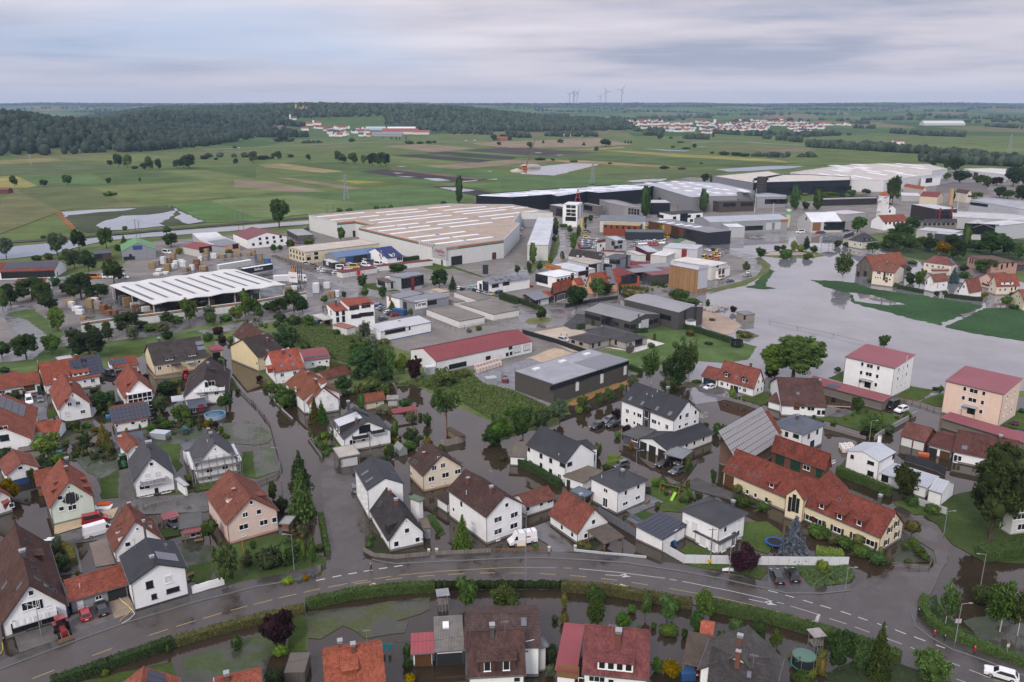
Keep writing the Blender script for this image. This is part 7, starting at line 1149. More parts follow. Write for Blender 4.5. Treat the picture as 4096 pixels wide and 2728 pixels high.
trs('C3','t 240 185 -60 104 d;t 448 185 -25 98 d;r 340 185 108 85 d;r 820 395 245 180;r 1140 145 -125 145 d;r 1200 510 300 265;r 1340 365 245 165 d;r 1250 565 400 210 d;r 1130 565 400 190 d;r 960 570 480 140 d;r 1480 570 440 190 d;r 1400 545 430 130;r 1600 610 475 150 y;r 1740 650 470 160 d;t 1810 560 305 78;r 2050 610 385 310 d;r 1900 570 470 170 d;r 2210 600 480 140;r 2300 650 490 140;r 1700 520 410 160 d;w 685 825 550 225;f 1700 855 700 104 s;r 1810 835 750 135;r 1390 885 730 135;r 2000 765 640 230;r 2195 1065 970 125;r 238 575 470 84 l;b 300 565 500 74 l;r 345 565 435 88 d;b 80 560 510 64 d;b 140 555 505 54 d;b 420 570 510 68 d;b 165 630 545 124;b 365 635 575 92;r 1065 1450 1340 128 d;b 720 520 480 70 d;b 640 520 460 70;b 1550 970 930 50 d;b 1630 950 930 60;b 1300 860 760 100 d;b 1280 740 700 80 d;b 1330 680 650 90;b 1990 980 935 70 l;b 2250 970 940 60;b 1100 530 480 120 d;b 880 520 490 90;b 1800 740 690 90 d;b 1170 890 850 50;b 930 850 815 50;b 2250 1090 1050 90;r 1570 120 40 60 d;r 1430 120 60 90;r 1700 110 -20 50 d;r 560 70 20 160 l;r 660 60 30 120 d;r 770 60 0 120;r 900 40 -10 100;b 340 50 25 60 l;r 1110 160 120 60 d;r 1920 80 20 120;r 2130 70 -30 120 d;r 2200 80 0 140;r 2330 120 -40 160 d;b 1400 420 390 60;r 1480 470 390 70 h')
trs('D3','r 1760 930 810 215 d;r 847 955 890 34 d;r 947 950 885 34 d;r 1940 940 850 130;r 2100 950 870 130 c;r 2250 960 780 180 d;r 2340 960 770 120;r 1640 900 830 90;r 1540 870 820 80;r 1330 930 840 150 d;r 1720 830 690 160;r 1650 800 720 90 d;r 1520 780 710 90;r 2000 1000 860 90;r 1280 940 870 120;r 1200 950 890 90',True)
FT='d'
trs('D0','r 135 960 857 82;r 405 958 893 84 d;r 622 948 848 98;r 1005 933 878 62 d;w 1290 922 865 38;b 1010 758 714 54 d;r 1090 782 658 96 d;r 1175 788 663 104;b 1240 795 768 60 d;r 1380 815 680 86;r 1330 808 738 84 d;r 1465 808 703 78;r 1630 790 708 84 d;r 1740 793 663 155 d;r 1690 785 690 84;b 1885 705 668 94 d;b 1985 712 690 40 d;r 2170 758 698 58 d;r 2330 745 633 94;b 1860 538 508 112 d;b 1660 558 540 40 d;b 2160 606 585 44 d;b 1000 1045 1000 90;b 1060 1035 1010 40',True)
trs('D1','r 210 712 633 94 d;r 160 705 650 60;b 320 688 658 58 d;r 485 718 660 58 d;r 755 738 628 74 d;r 800 745 658 94;r 900 750 648 124;r 990 755 665 84 h;r 1070 770 650 104 d;r 1150 775 642 114;r 1200 772 655 84 d;b 880 548 508 60 d;r 250 545 483 112 d;b 200 545 510 90;b 310 545 520 60;b 1410 565 535 90 d;b 1510 565 540 70 d;b 1590 562 535 60 d;b 1640 557 535 40 d;b 2235 575 545 44 d;b 60 710 670 120 d;b 120 700 680 90;r 2190 535 480 80 d;r 2270 530 475 70 d;r 2310 525 480 60;r 1380 530 495 20;r 1290 535 500 18;r 1240 525 500 16;r 1160 515 498 16;r 1250 520 505 20;r 1320 528 500 18',True)
trs('D2','r 165 608 545 74;f 287 558 523 28 d;b 445 555 520 60;f 660 578 545 42 d;r 860 588 520 124 d;w 775 642 583 62 o;f 1040 558 523 24 d;f 1068 558 530 24 d;f 1095 558 526 24 d;r 1360 528 472 64 d;r 1677 608 563 46 d;t 1850 508 428 26 d;b 1460 515 498 40 d;b 1550 555 540 70 d;b 1480 600 582 40;b 1600 612 594 90 d;b 1840 655 632 40;b 1950 668 632 100 d;b 2060 672 640 120 d;b 2140 680 650 100 d;b 2250 665 645 90 d;b 900 752 735 40 d;b 1400 795 765 90;b 1740 750 735 40;b 570 735 715 80;b 375 720 698 40 d;b 260 715 690 110 d;r 1775 925 838 90 d;r 1830 930 850 60;b 1560 800 780 80 o;b 740 942 930 50',True)
def hdg(t,line,h,w,label,c='',group=None,base=0.):
 T(t);P=[at(p)for p in line];c0=P[0];r=emp('hedge',(c0.x,c0.y,0),0,label,'hedge',group);q=MB();C=[];Nn=[]
 for a,b_ in zip(P,P[1:]):
  a,b_=a-c0,b_-c0;d=(b_-a);Lg=d.length;d.normalize();s=Vc((d.y,-d.x,0));q.bm(a-d*.1+Vc((0,0,h*.47)),b_+d*.1+Vc((0,0,h*.47)),w*.86,h*.92)
  n=int(Lg*(2*h+w)*26);u=RNG.uniform(0,Lg,n);k=RNG.uniform(0,2*h+w,n);x=np.where(k<h,-w/2,np.where(k>h+w,w/2,k-h-w/2));z=np.where(k<h,k,np.where(k>h+w,2*h+w-k,h));nx=np.where(k<h,-1.,np.where(k>h+w,1.,0.));nz=np.where((k>=h)&(k<=h+w),1.,.2)
  x=x+RNG.normal(0,.05,n)+.06*np.sin(u*1.7);z=z+RNG.normal(0,.05,n)+.07*np.sin(u*.9+1)*(nz>.5)
  C.append(np.stack([a.x+d.x*u+s.x*x,a.y+d.y*u+s.y*x,z],1));Nn.append(np.stack([s.x*nx,s.y*nx,nz],1))
 V,Fq=quads(np.concatenate(C),np.concatenate(Nn),.2);plc('foliage',np_mesh('foliage',V,Fq),'leaf',r,GR[c]);q.bd('twigs','bark',r,tuple(v*.8 for v in GR[c]));return r
hdg('A0',[(480,1620),(1000,1440),(1600,1230)],1.7,1.5,'dark green roadside hedge at the lower left','d');hdg('A0',[(1620,1225),(2354,1025),(2800,925)],1.5,1.5,'olive roadside hedge behind the copper tree','o');hdg('A1',[(465,890),(900,790),(1300,745),(1640,725)],1.8,1.6,'long dense roadside hedge beside the flooded lawn','');hdg('A2',[(460,725),(900,760),(1250,820),(1650,890)],1.8,1.5,'clipped olive-green roadside hedge behind the fruit trees','o');hdg('A2',[(1830,900),(2354,1010),(2760,1120),(3300,1290),(3560,1390)],1.9,1.8,'loose dark roadside hedge before the trampoline garden','')
hdg('A3',[(1440,830),(1415,930),(1480,1030),(1600,1120),(1800,1215),(2100,1330),(2400,1450)],1.6,1.4,'curving hedge along the footpath where people walk','');hdg('A3',[(1950,430),(2150,420),(2400,380)],2.4,3.,'thick loose hedge below the chestnut tree','');hdg('A3',[(440,400),(560,420),(680,428)],1.6,2.2,'yellow-green clipped hedge behind the white panel fence','l');hdg('A0',[(470,380),(540,355),(620,370),(665,430),(680,500)],1.9,1.3,'curved golden-green hedge round the small front lawn','m');hdg('A3',[(380,1568),(470,1400),(520,1330)],1.,.9,'low yellowing hedge beside the round trampoline','m')
hdg('B2',[(0,1110),(210,1210),(440,1345)],1.9,1.3,'dark hedge along the modern semi-detached house','d');hdg('B2',[(890,1100),(970,1120)],1.7,1.4,'bright green clipped hedge by the cube house, front piece','l');hdg('B2',[(880,1160),(985,1135),(985,1110)],1.6,1.4,'bright green clipped hedge by the cube house, rear piece','l');hdg('B3',[(635,1225),(880,1320),(1130,1425)],2.2,1.5,'long dark hedge beside the white house with zinc roof','');hdg('B0',[(1610,400),(1650,490)],2.,1.,'golden hedge strip behind the conservatory house','m');hdg('B0',[(1010,640),(1040,520)],2.4,1.,'tall hedge strip beside the solar-covered annexe','');hdg('B1',[(690,250),(860,300)],2.6,1.2,'tall golden hedge beside the low annexe','o');hdg('A1',[(600,60),(640,300),(660,400)],1.5,1.,'hedge between the pale pink house and the side street','');hdg('B2',[(1080,255),(1190,300)],1.6,1.2,'dark hedge at the corner of the skylight hall','d')
hdg('C2',[(0,1010),(240,1100)],2,1.6,'long hedge before the dark timber house','d');hdg('C2',[(1410,1225),(1700,1310),(2020,1410)],2.2,1.6,'thuja hedge along the bungalow lawn','d');hdg('C2',[(940,1270),(1090,1320),(1240,1310)],1.8,1.4,'dark hedge in front of the grey workshop hall','d');hdg('C1',[(1260,670),(1545,630)],2.2,1.8,'clipped hedge round the deep-blue roofed house','d');hdg('C1',[(1360,590),(1500,625)],2,1.8,'hedge behind the deep-blue roofed house','d');hdg('C3',[(1190,905),(1425,950)],1.8,1.6,'hedge along the tall lakeside farmhouse','d');hdg('C3',[(1620,985),(1970,1025)],1.8,1.6,'hedge below the white steep-gabled field house','d');hdg('C1',[(2250,1000),(2400,1050)],3,2,'dark hedge beside the yellow sports car','d');hdg('C2',[(600,1285),(665,1275)],2.2,1.2,'short dark hedge beside the bungalow gravel','d');hdg('C2',[(735,1245),(820,1235)],2.4,1.2,'short dark hedge at the workshop hall corner','d')
T('A1');r=None
for i in range(40):
 x=1650+i*29.5;y=722-6*math.sin(i/39*3.1)if x<2354 else 716;P=at((x,y))
 if r is None:c0=P;r=emp('thuja_hedge',(P.x,P.y,0),0,'row of dark pointed thuja columns along the road','hedge')
 plc('thuja',PROTO['t0'][1],'leaf',r,(.035,.05,.022),loc=(P.x-c0.x,P.y-c0.y,0),rz=i,scale=(1.25,1.25,random.uniform(1.85,2.15)))
def inp(P,x,y):
 r_=False;j=len(P)-1
 for i in range(len(P)):
  if(P[i][1]>y)!=(P[j][1]>y)and x<(P[j][0]-P[i][0])*(y-P[i][1])/(P[j][1]-P[i][1])+P[i][0]:r_=not r_
  j=i
 return r_
def sct(t,n,*poly,cs=('','','d','g','l','h','o','m')):
 T(t);k=0;xs=[p[0]for p in poly];ys=[p[1]for p in poly]
 for _ in range(n*12):
  x,y=random.uniform(min(xs),max(xs)),random.uniform(min(ys),max(ys));P=at((x,y))
  if k>=n or not inp(poly,x,y):continue
  if any(abs((P.x-a)*math.cos(g)+(P.y-b_)*math.sin(g))<l+.6 and abs(-(P.x-a)*math.sin(g)+(P.y-b_)*math.cos(g))<w+.6 for a,b_,g,l,w in FOOT):continue
  s=F/proj(P)[2]*K;kind=random.choice('bbbbbrt');w=random.uniform(.8,2.1)*(1.5 if kind=='r' else .6 if kind=='t' else 1);h=random.uniform(.6,1.5)if kind=='b' else random.uniform(2,3.6);o=tree(kind,x,y,y-h*s*.9,w*s,random.choice(cs));k+=1;o.name='garden_plant' if kind=='b' else o.name
def tufts(t,poly,n,col,name,h=.5):
 T(t);P=[at(p)for p in poly];xs=[p.x for p in P];ys=[p.y for p in P];C=[]
 while len(C)<n:
  x,y=random.uniform(min(xs),max(xs)),random.uniform(min(ys),max(ys))
  if inp(P,x,y):C.append((x,y,random.uniform(.05,h)))
 V,Fq=quads(np.array(C),np.tile([0,-.3,.5],(n,1)),.42);plc(name,np_mesh(name,V,Fq),'leaf',None,col,kind='stuff')
tufts('B1',[(1290,405),(1630,335),(1830,285),(1980,300),(2090,400),(2360,465),(2680,610),(2860,610),(2880,650),(2300,890),(2120,815),(2200,740),(1900,570),(1560,430)],24000,(.1,.13,.05),'grass',.7)
tufts('C1',[(360,1185),(480,1165),(640,1275),(850,1325),(1150,1375),(1260,1445),(1270,1560),(930,1630),(410,1455),(310,1340),(210,1255)],16000,(.105,.135,.055),'grass',.7)
tufts('A3',[(280,560),(740,500),(800,600),(740,660),(400,700)],3500,(.09,.13,.06),'grass',.3)
sct('B0',34,(380,980),(640,740),(1020,720),(1400,760),(1600,950),(1100,1000),(700,1080),(500,1100));sct('B0',24,(1380,560),(1700,580),(2050,700),(1960,800),(1500,820));sct('B0',16,(860,640),(1020,480),(1120,600),(1010,720));sct('A1',22,(-350,500),(100,300),(560,110),(620,400),(200,520));sct('B1',12,(480,890),(640,850),(760,990),(620,1060));sct('B1',18,(880,400),(1280,420),(1240,600),(920,480));sct('B1',24,(1130,900),(1500,850),(1690,960),(1400,1060),(1150,1050));sct('B1',16,(110,440),(300,500),(390,610),(230,630));sct('B3',10,(430,700),(900,640),(1200,720),(1000,860),(600,760));sct('A3',10,(0,1300),(560,1350),(500,1568),(0,1568));sct('B2',14,(1290,1330),(1560,1330),(1760,1450),(1640,1568),(1400,1560));sct('A3',14,(380,150),(1000,420),(1140,470),(860,420),(420,260));sct('B0',12,(0,960),(380,1000),(600,1150),(420,1160),(60,1080));sct('A0',10,(480,300),(640,290),(700,560),(540,580));sct('C1',16,(-350,1230),(60,1200),(400,1420),(0,1400));sct('B1',16,(1290,420),(1640,330),(1900,320),(2600,620),(2300,860),(1900,560));sct('C2',14,(1250,850),(1540,830),(1500,900),(1280,900));sct('B0',14,(560,1060),(1060,990),(1080,1100),(640,1090))
# the distance: forests, villages, turbines, haze
def ico():
 t=(1+5**.5)/2;v=np.array([(-1,t,0),(1,t,0),(-1,-t,0),(1,-t,0),(0,-1,t),(0,1,t),(0,-1,-t),(0,1,-t),(t,0,-1),(t,0,1),(-t,0,-1),(-t,0,1)],float);v/=np.linalg.norm(v[0])
 f=[(0,11,5),(0,5,1),(0,1,7),(0,7,10),(0,10,11),(1,5,9),(5,11,4),(11,10,2),(10,7,6),(7,1,8),(3,9,4),(3,4,2),(3,2,6),(3,6,8),(3,8,9),(4,9,5),(2,4,11),(6,2,10),(8,6,7),(9,8,1)]
 vs=[tuple(p)for p in v];fs=[];mid={}
 def m(a,b):
  k=(min(a,b),max(a,b))
  if k not in mid:p=(np.array(vs[a])+np.array(vs[b]))/2;vs.append(tuple(p/np.linalg.norm(p)));mid[k]=len(vs)-1
  return mid[k]
 for a,b,c in f:x,y,z=m(a,b),m(b,c),m(c,a);fs+=[(a,x,z),(b,y,x),(c,z,y),(x,y,z)]
 return np.array(vs),np.array(fs)
IV,IF=ico()
def mass(name,X,Y,Z,R,Hh_,col,parent=None):
 n=len(X);sc=np.stack([R,R,Hh_*.55],1)[:,None,:];V=IV[None]*sc*RNG.uniform(.72,1.22,(n,len(IV),1));V+=np.stack([X,Y,Z+Hh_*.5],1)[:,None,:]
 Fq=IF[None]+(np.arange(n)*len(IV))[:,None,None];return plc(name,np_mesh(name,V.reshape(-1,3),Fq.reshape(-1,3)),'mass',parent,col,kind=None if parent else 'stuff')
DG=(.042,.058,.036)
def wood(n,x0,x1,y0,y1,test,name='forest',rr=(3.2,8.5),hh=(10,21),col=DG):
 X=RNG.uniform(x0,x1,n);Y=RNG.uniform(y0,y1,n);k=test(X,Y);X,Y=X[k],Y[k];s=RNG.uniform(0,1,len(X));mass(name,X,Y,tz(X,Y)-1,rr[0]+(rr[1]-rr[0])*s,hh[0]+(hh[1]-hh[0])*s,col)
inview=lambda X,Y:np.abs(X)<Y*.66
wood(15000,-2100,-500,1300,3000,lambda X,Y:(hills(X,Y)>2.5)&inview(X,Y)&(X<-.27*Y+60*np.sin(Y/70)),col=(.03,.043,.028))
wood(19000,-1900,420,2560,4200,lambda X,Y:(hills(X,Y)>6)&inview(X,Y)&(Y>2560+40*np.sin(X/90))&~((X<-.15*Y)&(X>-.29*Y)&(Y<3050)))
n1_=lambda X,Y,s,t:np.sin(X/s+1.7*np.sin(Y/(s*1.3)))*np.sin(Y/t+1.2*np.sin(X/(t*1.7)))
wood(21000,-7400,7400,8800,11700,lambda X,Y:inview(X,Y)&((Y>10600)|(n1_(X,Y,620,260)>.35)),rr=(14,26),hh=(16,28));wood(9000,-4500,4500,3700,8800,lambda X,Y:inview(X,Y)&(n1_(X,Y,330,150)>.62),rr=(8,14),hh=(12,20),name='woodland')
def belt(t,x0,y0,x1,y1,n,depth,h=(9,17),name='woodland',col=DG):
 T(t);A,B=far((x0,y0)),far((x1,y1));s=np.clip(RNG.choice(RNG.uniform(0,1,n//6+2),n)+RNG.normal(0,.02,n),0,1);dp=RNG.uniform(0,depth,n);X=A.x+(B.x-A.x)*s+RNG.normal(0,3,n);Y=A.y+(B.y-A.y)*s+dp;k=RNG.uniform(0,1,n)**1.6;mass(name,X,Y,tz(X,Y)-.5,2.2+4.5*k,h[0]*.5+(h[1]-h[0]*.4)*k,col)
for a in[('D2',0,510,170,510,60,120),('D2',290,495,420,495,40,60),('D2',420,500,780,500,60,60),('D2',540,490,760,480,40,120),('D2',-40,400,350,405,120,120),('D2',100,370,900,365,220,260),('D2',400,388,550,388,30,40),('D2',790,412,900,415,30,40),('D2',1110,455,1400,455,70,60),('D2',1620,520,1820,525,60,50),('D2',1250,490,1390,490,40,60),('D2',1560,320,1860,335,90,200),('D2',1930,305,2060,312,30,60),('D2',2240,308,2354,315,30,60),('D2',900,330,1550,335,160,200),('D2',1870,470,2354,500,120,70),('D3',340,505,760,485,130,130),('D3',-20,480,400,500,70,90),('D3',690,380,930,385,60,80),('D3',780,420,980,425,40,40),('D3',1190,470,1720,500,130,60),('D3',1420,490,1720,498,60,40),('D3',1760,500,1870,505,20,40),('D3',1310,305,1520,310,50,60),('D3',1600,330,2360,350,150,90),('D3',2060,410,2354,425,60,60),('D3',490,345,700,360,40,60),('D3',430,600,1800,680,420,50),('D3',380,590,900,620,90,60),('D3',890,610,1320,640,130,60),('D3',1800,690,2354,760,200,60),('D3',1500,740,2354,780,160,40),('D3',0,520,380,560,50,30),('D3',-100,680,420,690,70,12),('D0',1900,690,2354,690,16,10),('D1',1640,470,2354,485,80,60),('D1',150,545,330,540,14,10),('D1',420,560,640,555,14,6),('D1',2140,530,2330,530,30,30)]:belt(*a,h=(6,9)if a[0]+str(a[1])in('D3-100','D01900','D1420','D1150')else(9,16))
def vmesh(l,w,he,hr):
 q=MB();q.extr([(-w/2,0),(w/2,0),(w/2,he),(0,hr-.3),(-w/2,he)],'x',-l/2,l/2,1)
 for s in(1,-1):slab_(q,(s*(l/2+.5),s*(w/2+.6),he-.4),(-s*(l/2+.5),s*(w/2+.6),he-.4),(-s*(l/2+.5),0,hr),(s*(l/2+.5),0,hr),(0,s*.6,.8),.25,1)
 for x in(-l/4,l/4):
  for s in(1,-1):q.box((x,s*w/2,he*.55),(1.2,.1,1.4),mi=2)
 q.box((l*.2,0,hr),(.7,.7,1.6),mi=0)
 for s in(1,-1):q.box((s*l/2,0,he*.6),(.1,1.4,1.4),mi=2)
 me=q.mesh('village_house');[me.materials.append(MAT[k])for k in('plain','frame_white','glass')];return me
VM=[vmesh(13,9,5.2,9.4),vmesh(10,9,4.4,9),vmesh(18,11,6,10.5),vmesh(11,9.5,5.6,7.5)]
RC=[(.25,.085,.055),(.22,.07,.05),(.19,.065,.05),(.28,.1,.06),(.085,.075,.075),(.07,.07,.08)]
def village(t,rows,label,group):
 T(t)
 for x0,y0,x1,y1,n in rows:
  for i in range(n):
   s=(i+random.random())/n;P=far((x0+(x1-x0)*s,y0+(y1-y0)*s+random.uniform(-6,6)))
   c=random.choice(RC);o=plc('village_house',random.choice(VM),None,None,c,loc=P,rz=random.choice((.3,1.87))+random.uniform(-.25,.25),scale=random.uniform(.9,1.25));tag(o,label%('red' if c[0]>.1 else 'grey'),'house',group)
village('D2',[(920,365,1400,365,16),(1000,395,1650,385,26),(1200,420,1680,425,22),(1380,445,1680,452,12),(1700,370,1850,380,8),(1720,400,2354,400,26),(1740,440,2354,440,22),(1880,420,2354,420,20),(2050,350,2354,360,16),(2000,380,2354,380,16),(1760,465,1900,465,6)],'small %s-roofed house in the far village on the right','houses of the far village on the right')
village('D3',[(0,350,130,350,6),(0,375,380,375,18),(0,400,600,395,24),(170,425,520,425,14),(230,450,400,450,7),(620,395,760,395,5)],'small %s-roofed house in the far village on the right','houses of the far village on the right')
village('D1',[(620,440,850,430,10),(680,470,850,475,8),(680,492,850,490,6),(880,465,1040,460,10),(920,445,1040,440,6),(950,490,1060,495,4),(400,385,500,400,4),(420,440,470,440,2),(530,420,600,425,3),(1190,460,1260,465,3),(740,425,860,420,5)],'small pale %s-roofed house in the village below the wooded ridge','houses of the far village below the ridge')
def lone(t,x,y,name,label,cat,bd):
 T(t);P=far((x,y));o=emp(name,P,0,label,cat);bd(o,proj(P)[2]/F/K);return o
def church(o,s,tw=5,hb=24,spire=True,L_=22,hn=8,roof=(.2,.07,.05)):
 MB().box((0,0,hb/2),(tw,tw,hb)).bd('tower','plain',o,(.7,.69,.66));q=MB();q.add([(-tw/2-.3,-tw/2-.3,hb),(tw/2+.3,-tw/2-.3,hb),(tw/2+.3,tw/2+.3,hb),(-tw/2-.3,tw/2+.3,hb),(0,0,hb+(10 if spire else 4))],[(0,1,4),(1,2,4),(2,3,4),(3,0,4)]).bd('tower_roof','plain',o,(.09,.09,.1)if spire else roof)
 MB().extr([(-5,0),(5,0),(5,hn),(0,hn+6),(-5,hn)],'x',tw/2,tw/2+L_).bd('nave','plain',o,(.68,.66,.6));r=MB()
 for s_ in(1,-1):slab_(r,(tw/2-.2,s_*5.6,hn-.5),(tw/2+L_+.3,s_*5.6,hn-.5),(tw/2+L_+.3,0,hn+6.3),(tw/2-.2,0,hn+6.3),(0,s_*.7,.7),.2,1)
 r.bd('nave_roof','plain',o,roof)
lone('D1',316,345,'church','white church with pointed grey spire below the castle','church',lambda o,s:church(o,s,5,19,True,20,6,(.09,.09,.1)));lone('D2',1862,398,'church','pale village church tower with red nave roof','church',lambda o,s:church(o,s,8,24,False,24,7));lone('D1',530,395,'parish_church','yellow stepped-gable church with red roof in the village','church',lambda o,s:church(o,s,6,17,True,24,8,(.25,.08,.05)))
def castle(o,s):
 for x,w,h in((-32,10,44),(0,46,22),(30,10,26),(12,9,34)):MB().box((x,0,h/2),(w,14,h)).bd('castle_block','plain',o,(.42,.33,.24));o.scale=(.62,)*3
 MB().extr([(-7,22),(7,22),(0,31)],'x',-22,22).bd('castle_roof','plain',o,(.2,.09,.06));[MB().lth([(5.5,26 if x>20 else 34),(.1,38 if x>20 else 48)],8,c=(x,0,0)).bd('turret_roof','plain',o,(.2,.09,.06))for x in(30,12)]
lone('D1',420,272,'castle','cream castle with turrets on the wooded ridge','castle',castle)
def longbarn(col,l,w,h,rc):
 def f(o,s):
  MB().extr([(-w/2,0),(w/2,0),(w/2,h),(0,h+w*.22),(-w/2,h)],'x',-l/2,l/2).bd('wall','plain',o,col);r=MB();[slab_(r,(-l/2,s_*(w/2+.5),h),(l/2,s_*(w/2+.5),h),(l/2,0,h+w*.24),(-l/2,0,h+w*.24),(0,s_*.4,.9),.2,1)for s_ in(1,-1)];r.bd('roof','plain',o,rc)
 return f
for t,x,y,nm,col,l,w,h,rc in(('D1',1330,475,'long red-roofed farm hall at the foot of the ridge',(.6,.55,.5),110,40,8,(.24,.08,.06)),('D1',1340,455,'white roofed hall behind the farm hall',(.6,.6,.6),90,30,9,(.6,.6,.62)),('D1',1520,478,'small red-roofed barn right of the farm hall',(.6,.55,.5),50,25,7,(.26,.09,.07)),('D1',1125,440,'blue-grey greenhouse roofs above the village',(.4,.45,.5),80,24,6,(.35,.42,.5)),('D1',1210,495,'grey low halls in front of the farm hall',(.3,.3,.3),90,25,6,(.2,.21,.22)),('D1',2255,532,'red barn standing alone among field trees',(.3,.1,.07),34,14,6,(.26,.08,.05)),('D2',500,497,'white farmhouse among the far field trees',(.65,.62,.6),26,12,6,(.3,.16,.12)),('D3',1190,575,'white-gabled house inside the dark tree belt',(.7,.68,.66),24,14,8,(.2,.08,.07)),('D3',930,585,'long white barn inside the dark tree belt',(.6,.58,.56),70,14,5,(.3,.26,.26)),('D3',1600,395,'pale far industrial sheds behind the tree row',(.5,.5,.5),160,40,8,(.5,.5,.48)),('D2',870,345,'white building at the wood edge above the far village',(.65,.64,.62),36,18,12,(.3,.28,.28)),('D0',20,1020,'dark red field shed at the left edge',(.14,.06,.05),18,8,4,(.15,.07,.06))):lone(t,x,y,'farm_building',nm,'building',longbarn(col,l,w,h,rc))
T('D2');blade=MB().add([(-1.2,0,0),(1.6,0,0),(2.4,.4,12),(.3,.3,62),(-.3,.3,62),(-1.4,.4,12),(0,1.4,6)],[(0,1,2,3,4,5),(0,6,1),(1,6,2),(2,6,3),(3,6,4),(4,6,5),(5,6,0)]).mesh('blade');blade.materials.append(MAT['plain'])
for i,(x,hub,rot,Y)in enumerate(((527,108,50,11200),(562,98,20,10600),(572,106,80,11300),(597,90,40,10200),(808,125,30,11600),(862,80,95,9900),(1005,68,35,9500))):
 X=(nat((x,0))[0]-2048)/F*Y*CP*1.;
 for _ in range(3):X=(nat((x,0))[0]-2048)/F*proj((X,Y,90))[2]
 z0=float(tz(X,Y));h=zrow((X,Y),(x,hub))-z0;o=emp('wind_turbine',(X,Y,z0),.35,['leftmost small wind turbine on the horizon','second wind turbine from the left in the left cluster','third wind turbine, half hidden in the left cluster','tallest wind turbine of the left cluster','small distant wind turbine between the two groups','wind turbine with one horizontal blade, second from right','rightmost and largest wind turbine on the horizon'][i],'wind turbine','wind turbines on the horizon')
 MB().cyl((0,0,0),(0,0,h),4,2.4,10).bd('tower','plain',o,(.2,.22,.26));MB().box((0,1,h),(4,12,4)).bd('nacelle','plain',o,(.3,.32,.36))
 for k in range(3):b_=plc('blade',blade,None,o,(.24,.26,.3),loc=(0,-6,h),scale=(2,1,h/190+.28));b_.rotation_euler=(0,math.radians(rot+120*k),0)
def pylon(t,x,y,top,lab):
 T(t);P=far((x,y));h=zrow(P,(x,top))-P.z;o=emp('pylon',P,.5,lab,'pylon','power pylons in the fields');q=MB();w=h*.09
 for sx in(-1,1):
  for sy in(-1,1):q.bm((sx*w,sy*w,0),(sx*w*.12,sy*w*.12,h),.28)
 for k in range(7):
  z0,z1=h*k/7,h*(k+1)/7;a,b_=w*(1-.88*k/7),w*(1-.88*(k+1)/7)
  for s in(-1,1):q.bm((-a,s*a,z0),(b_,s*b_,z1),.16);q.bm((s*a,-a,z0),(s*b_,b_,z1),.16)
 q.bd('lattice','steel',o);q=MB();[q.bm((-h*l,0,h*z),(h*l,0,h*z),.3)for z,l in((.95,.1),(.84,.16),(.73,.12))];q.bd('cross_arm','steel',o)
for a in(('D1',828,1080,845,'tall lattice pylon in front of the yellow field'),('D2',738,935,735,'lattice pylon behind the long navy-black factory'),('D3',2210,680,475,'lattice pylon at the far right'),('D0',285,765,660,'faint leftmost pylon in the fields')):pylon(*a)
for i,(t,x,y,top)in enumerate((('C0',1250,390,265),('C0',1282,388,280),('C0',2190,300,190),('C0',2238,355,205),('C1',655,215,125),('C1',717,215,130),('C1',1375,150,72),('C1',1432,145,80),('D2',1263,925,855),('D2',1335,915,860),('D2',1625,920,850),('D2',1700,915,845),('D3',365,805,760),('D3',1215,720,680),('D3',1318,725,685))):
 T(t);P=far((x,y));h=zrow(P,(x,top))-P.z;o=MB().cyl((0,0,0),(0,0,h),.22,.16,6).bm((0,0,h*.9),(2.6,.5,h*.9),.14).bd('railway_mast','gutter',None,loc=P);auto(o,'slim railway catenary mast','mast','railway catenary masts')
T('D2')
for x,y,w,h,lab in((170,786,34,6,'larger grey gravel heap at the quarry pond'),(45,826,20,5,'smaller grey gravel heap left of the dredger')):
 P=at((x,y));V=IV*[w*.5,w*.35,h]*RNG.uniform(.85,1.12,(len(IV),1));V[:,2]=np.maximum(V[:,2],-.2);tag(plc('gravel_heap',np_mesh('gravel_heap',V,IF),'paved',None,(.38,.34,.3),loc=P),lab,'gravel heap','gravel heaps')
P=at((108,800));o=emp('dredger',P,.3,'orange dragline excavator with long lattice boom at the pond','excavator');MB().box((0,0,3),(8,6,4)).bd('cab','plain',o,(.45,.13,.02));MB().box((0,-3.2,4),(6,.1,1.4)).bd('cab_window','glass',o);MB().box((0,0,.5),(9,7,1)).bd('track','tyre',o);q=MB();[q.bm((3,s,3),(16,s*.3,40),.6)for s in(-1,1)];[q.bm((3+i*2.1,-1+.1*i,3+i*6),(5+i*2.1,1-.1*i,9+i*6),.35)for i in range(6)];q.bd('boom','plain',o,(.14,.1,.07));MB().bm((16,0,40),(-4,0,8),.2).bd('cable','rubber',o)
b=bpy.data.materials.new('haze');b.use_nodes=True;b.node_tree.nodes.clear();vp=b.node_tree.nodes.new('ShaderNodeVolumePrincipled');vo=b.node_tree.nodes.new('ShaderNodeOutputMaterial');b.node_tree.links.new(vp.outputs[0],vo.inputs['Volume']);vp.inputs['Color'].default_value=(.52,.74,1.,1);vp.inputs['Density'].default_value=5e-5;vp.inputs['Anisotropy'].default_value=0.
hz_=MB().box((0,7650,159),(21000,16700,322)).bd('haze',b,None,kind='stuff')
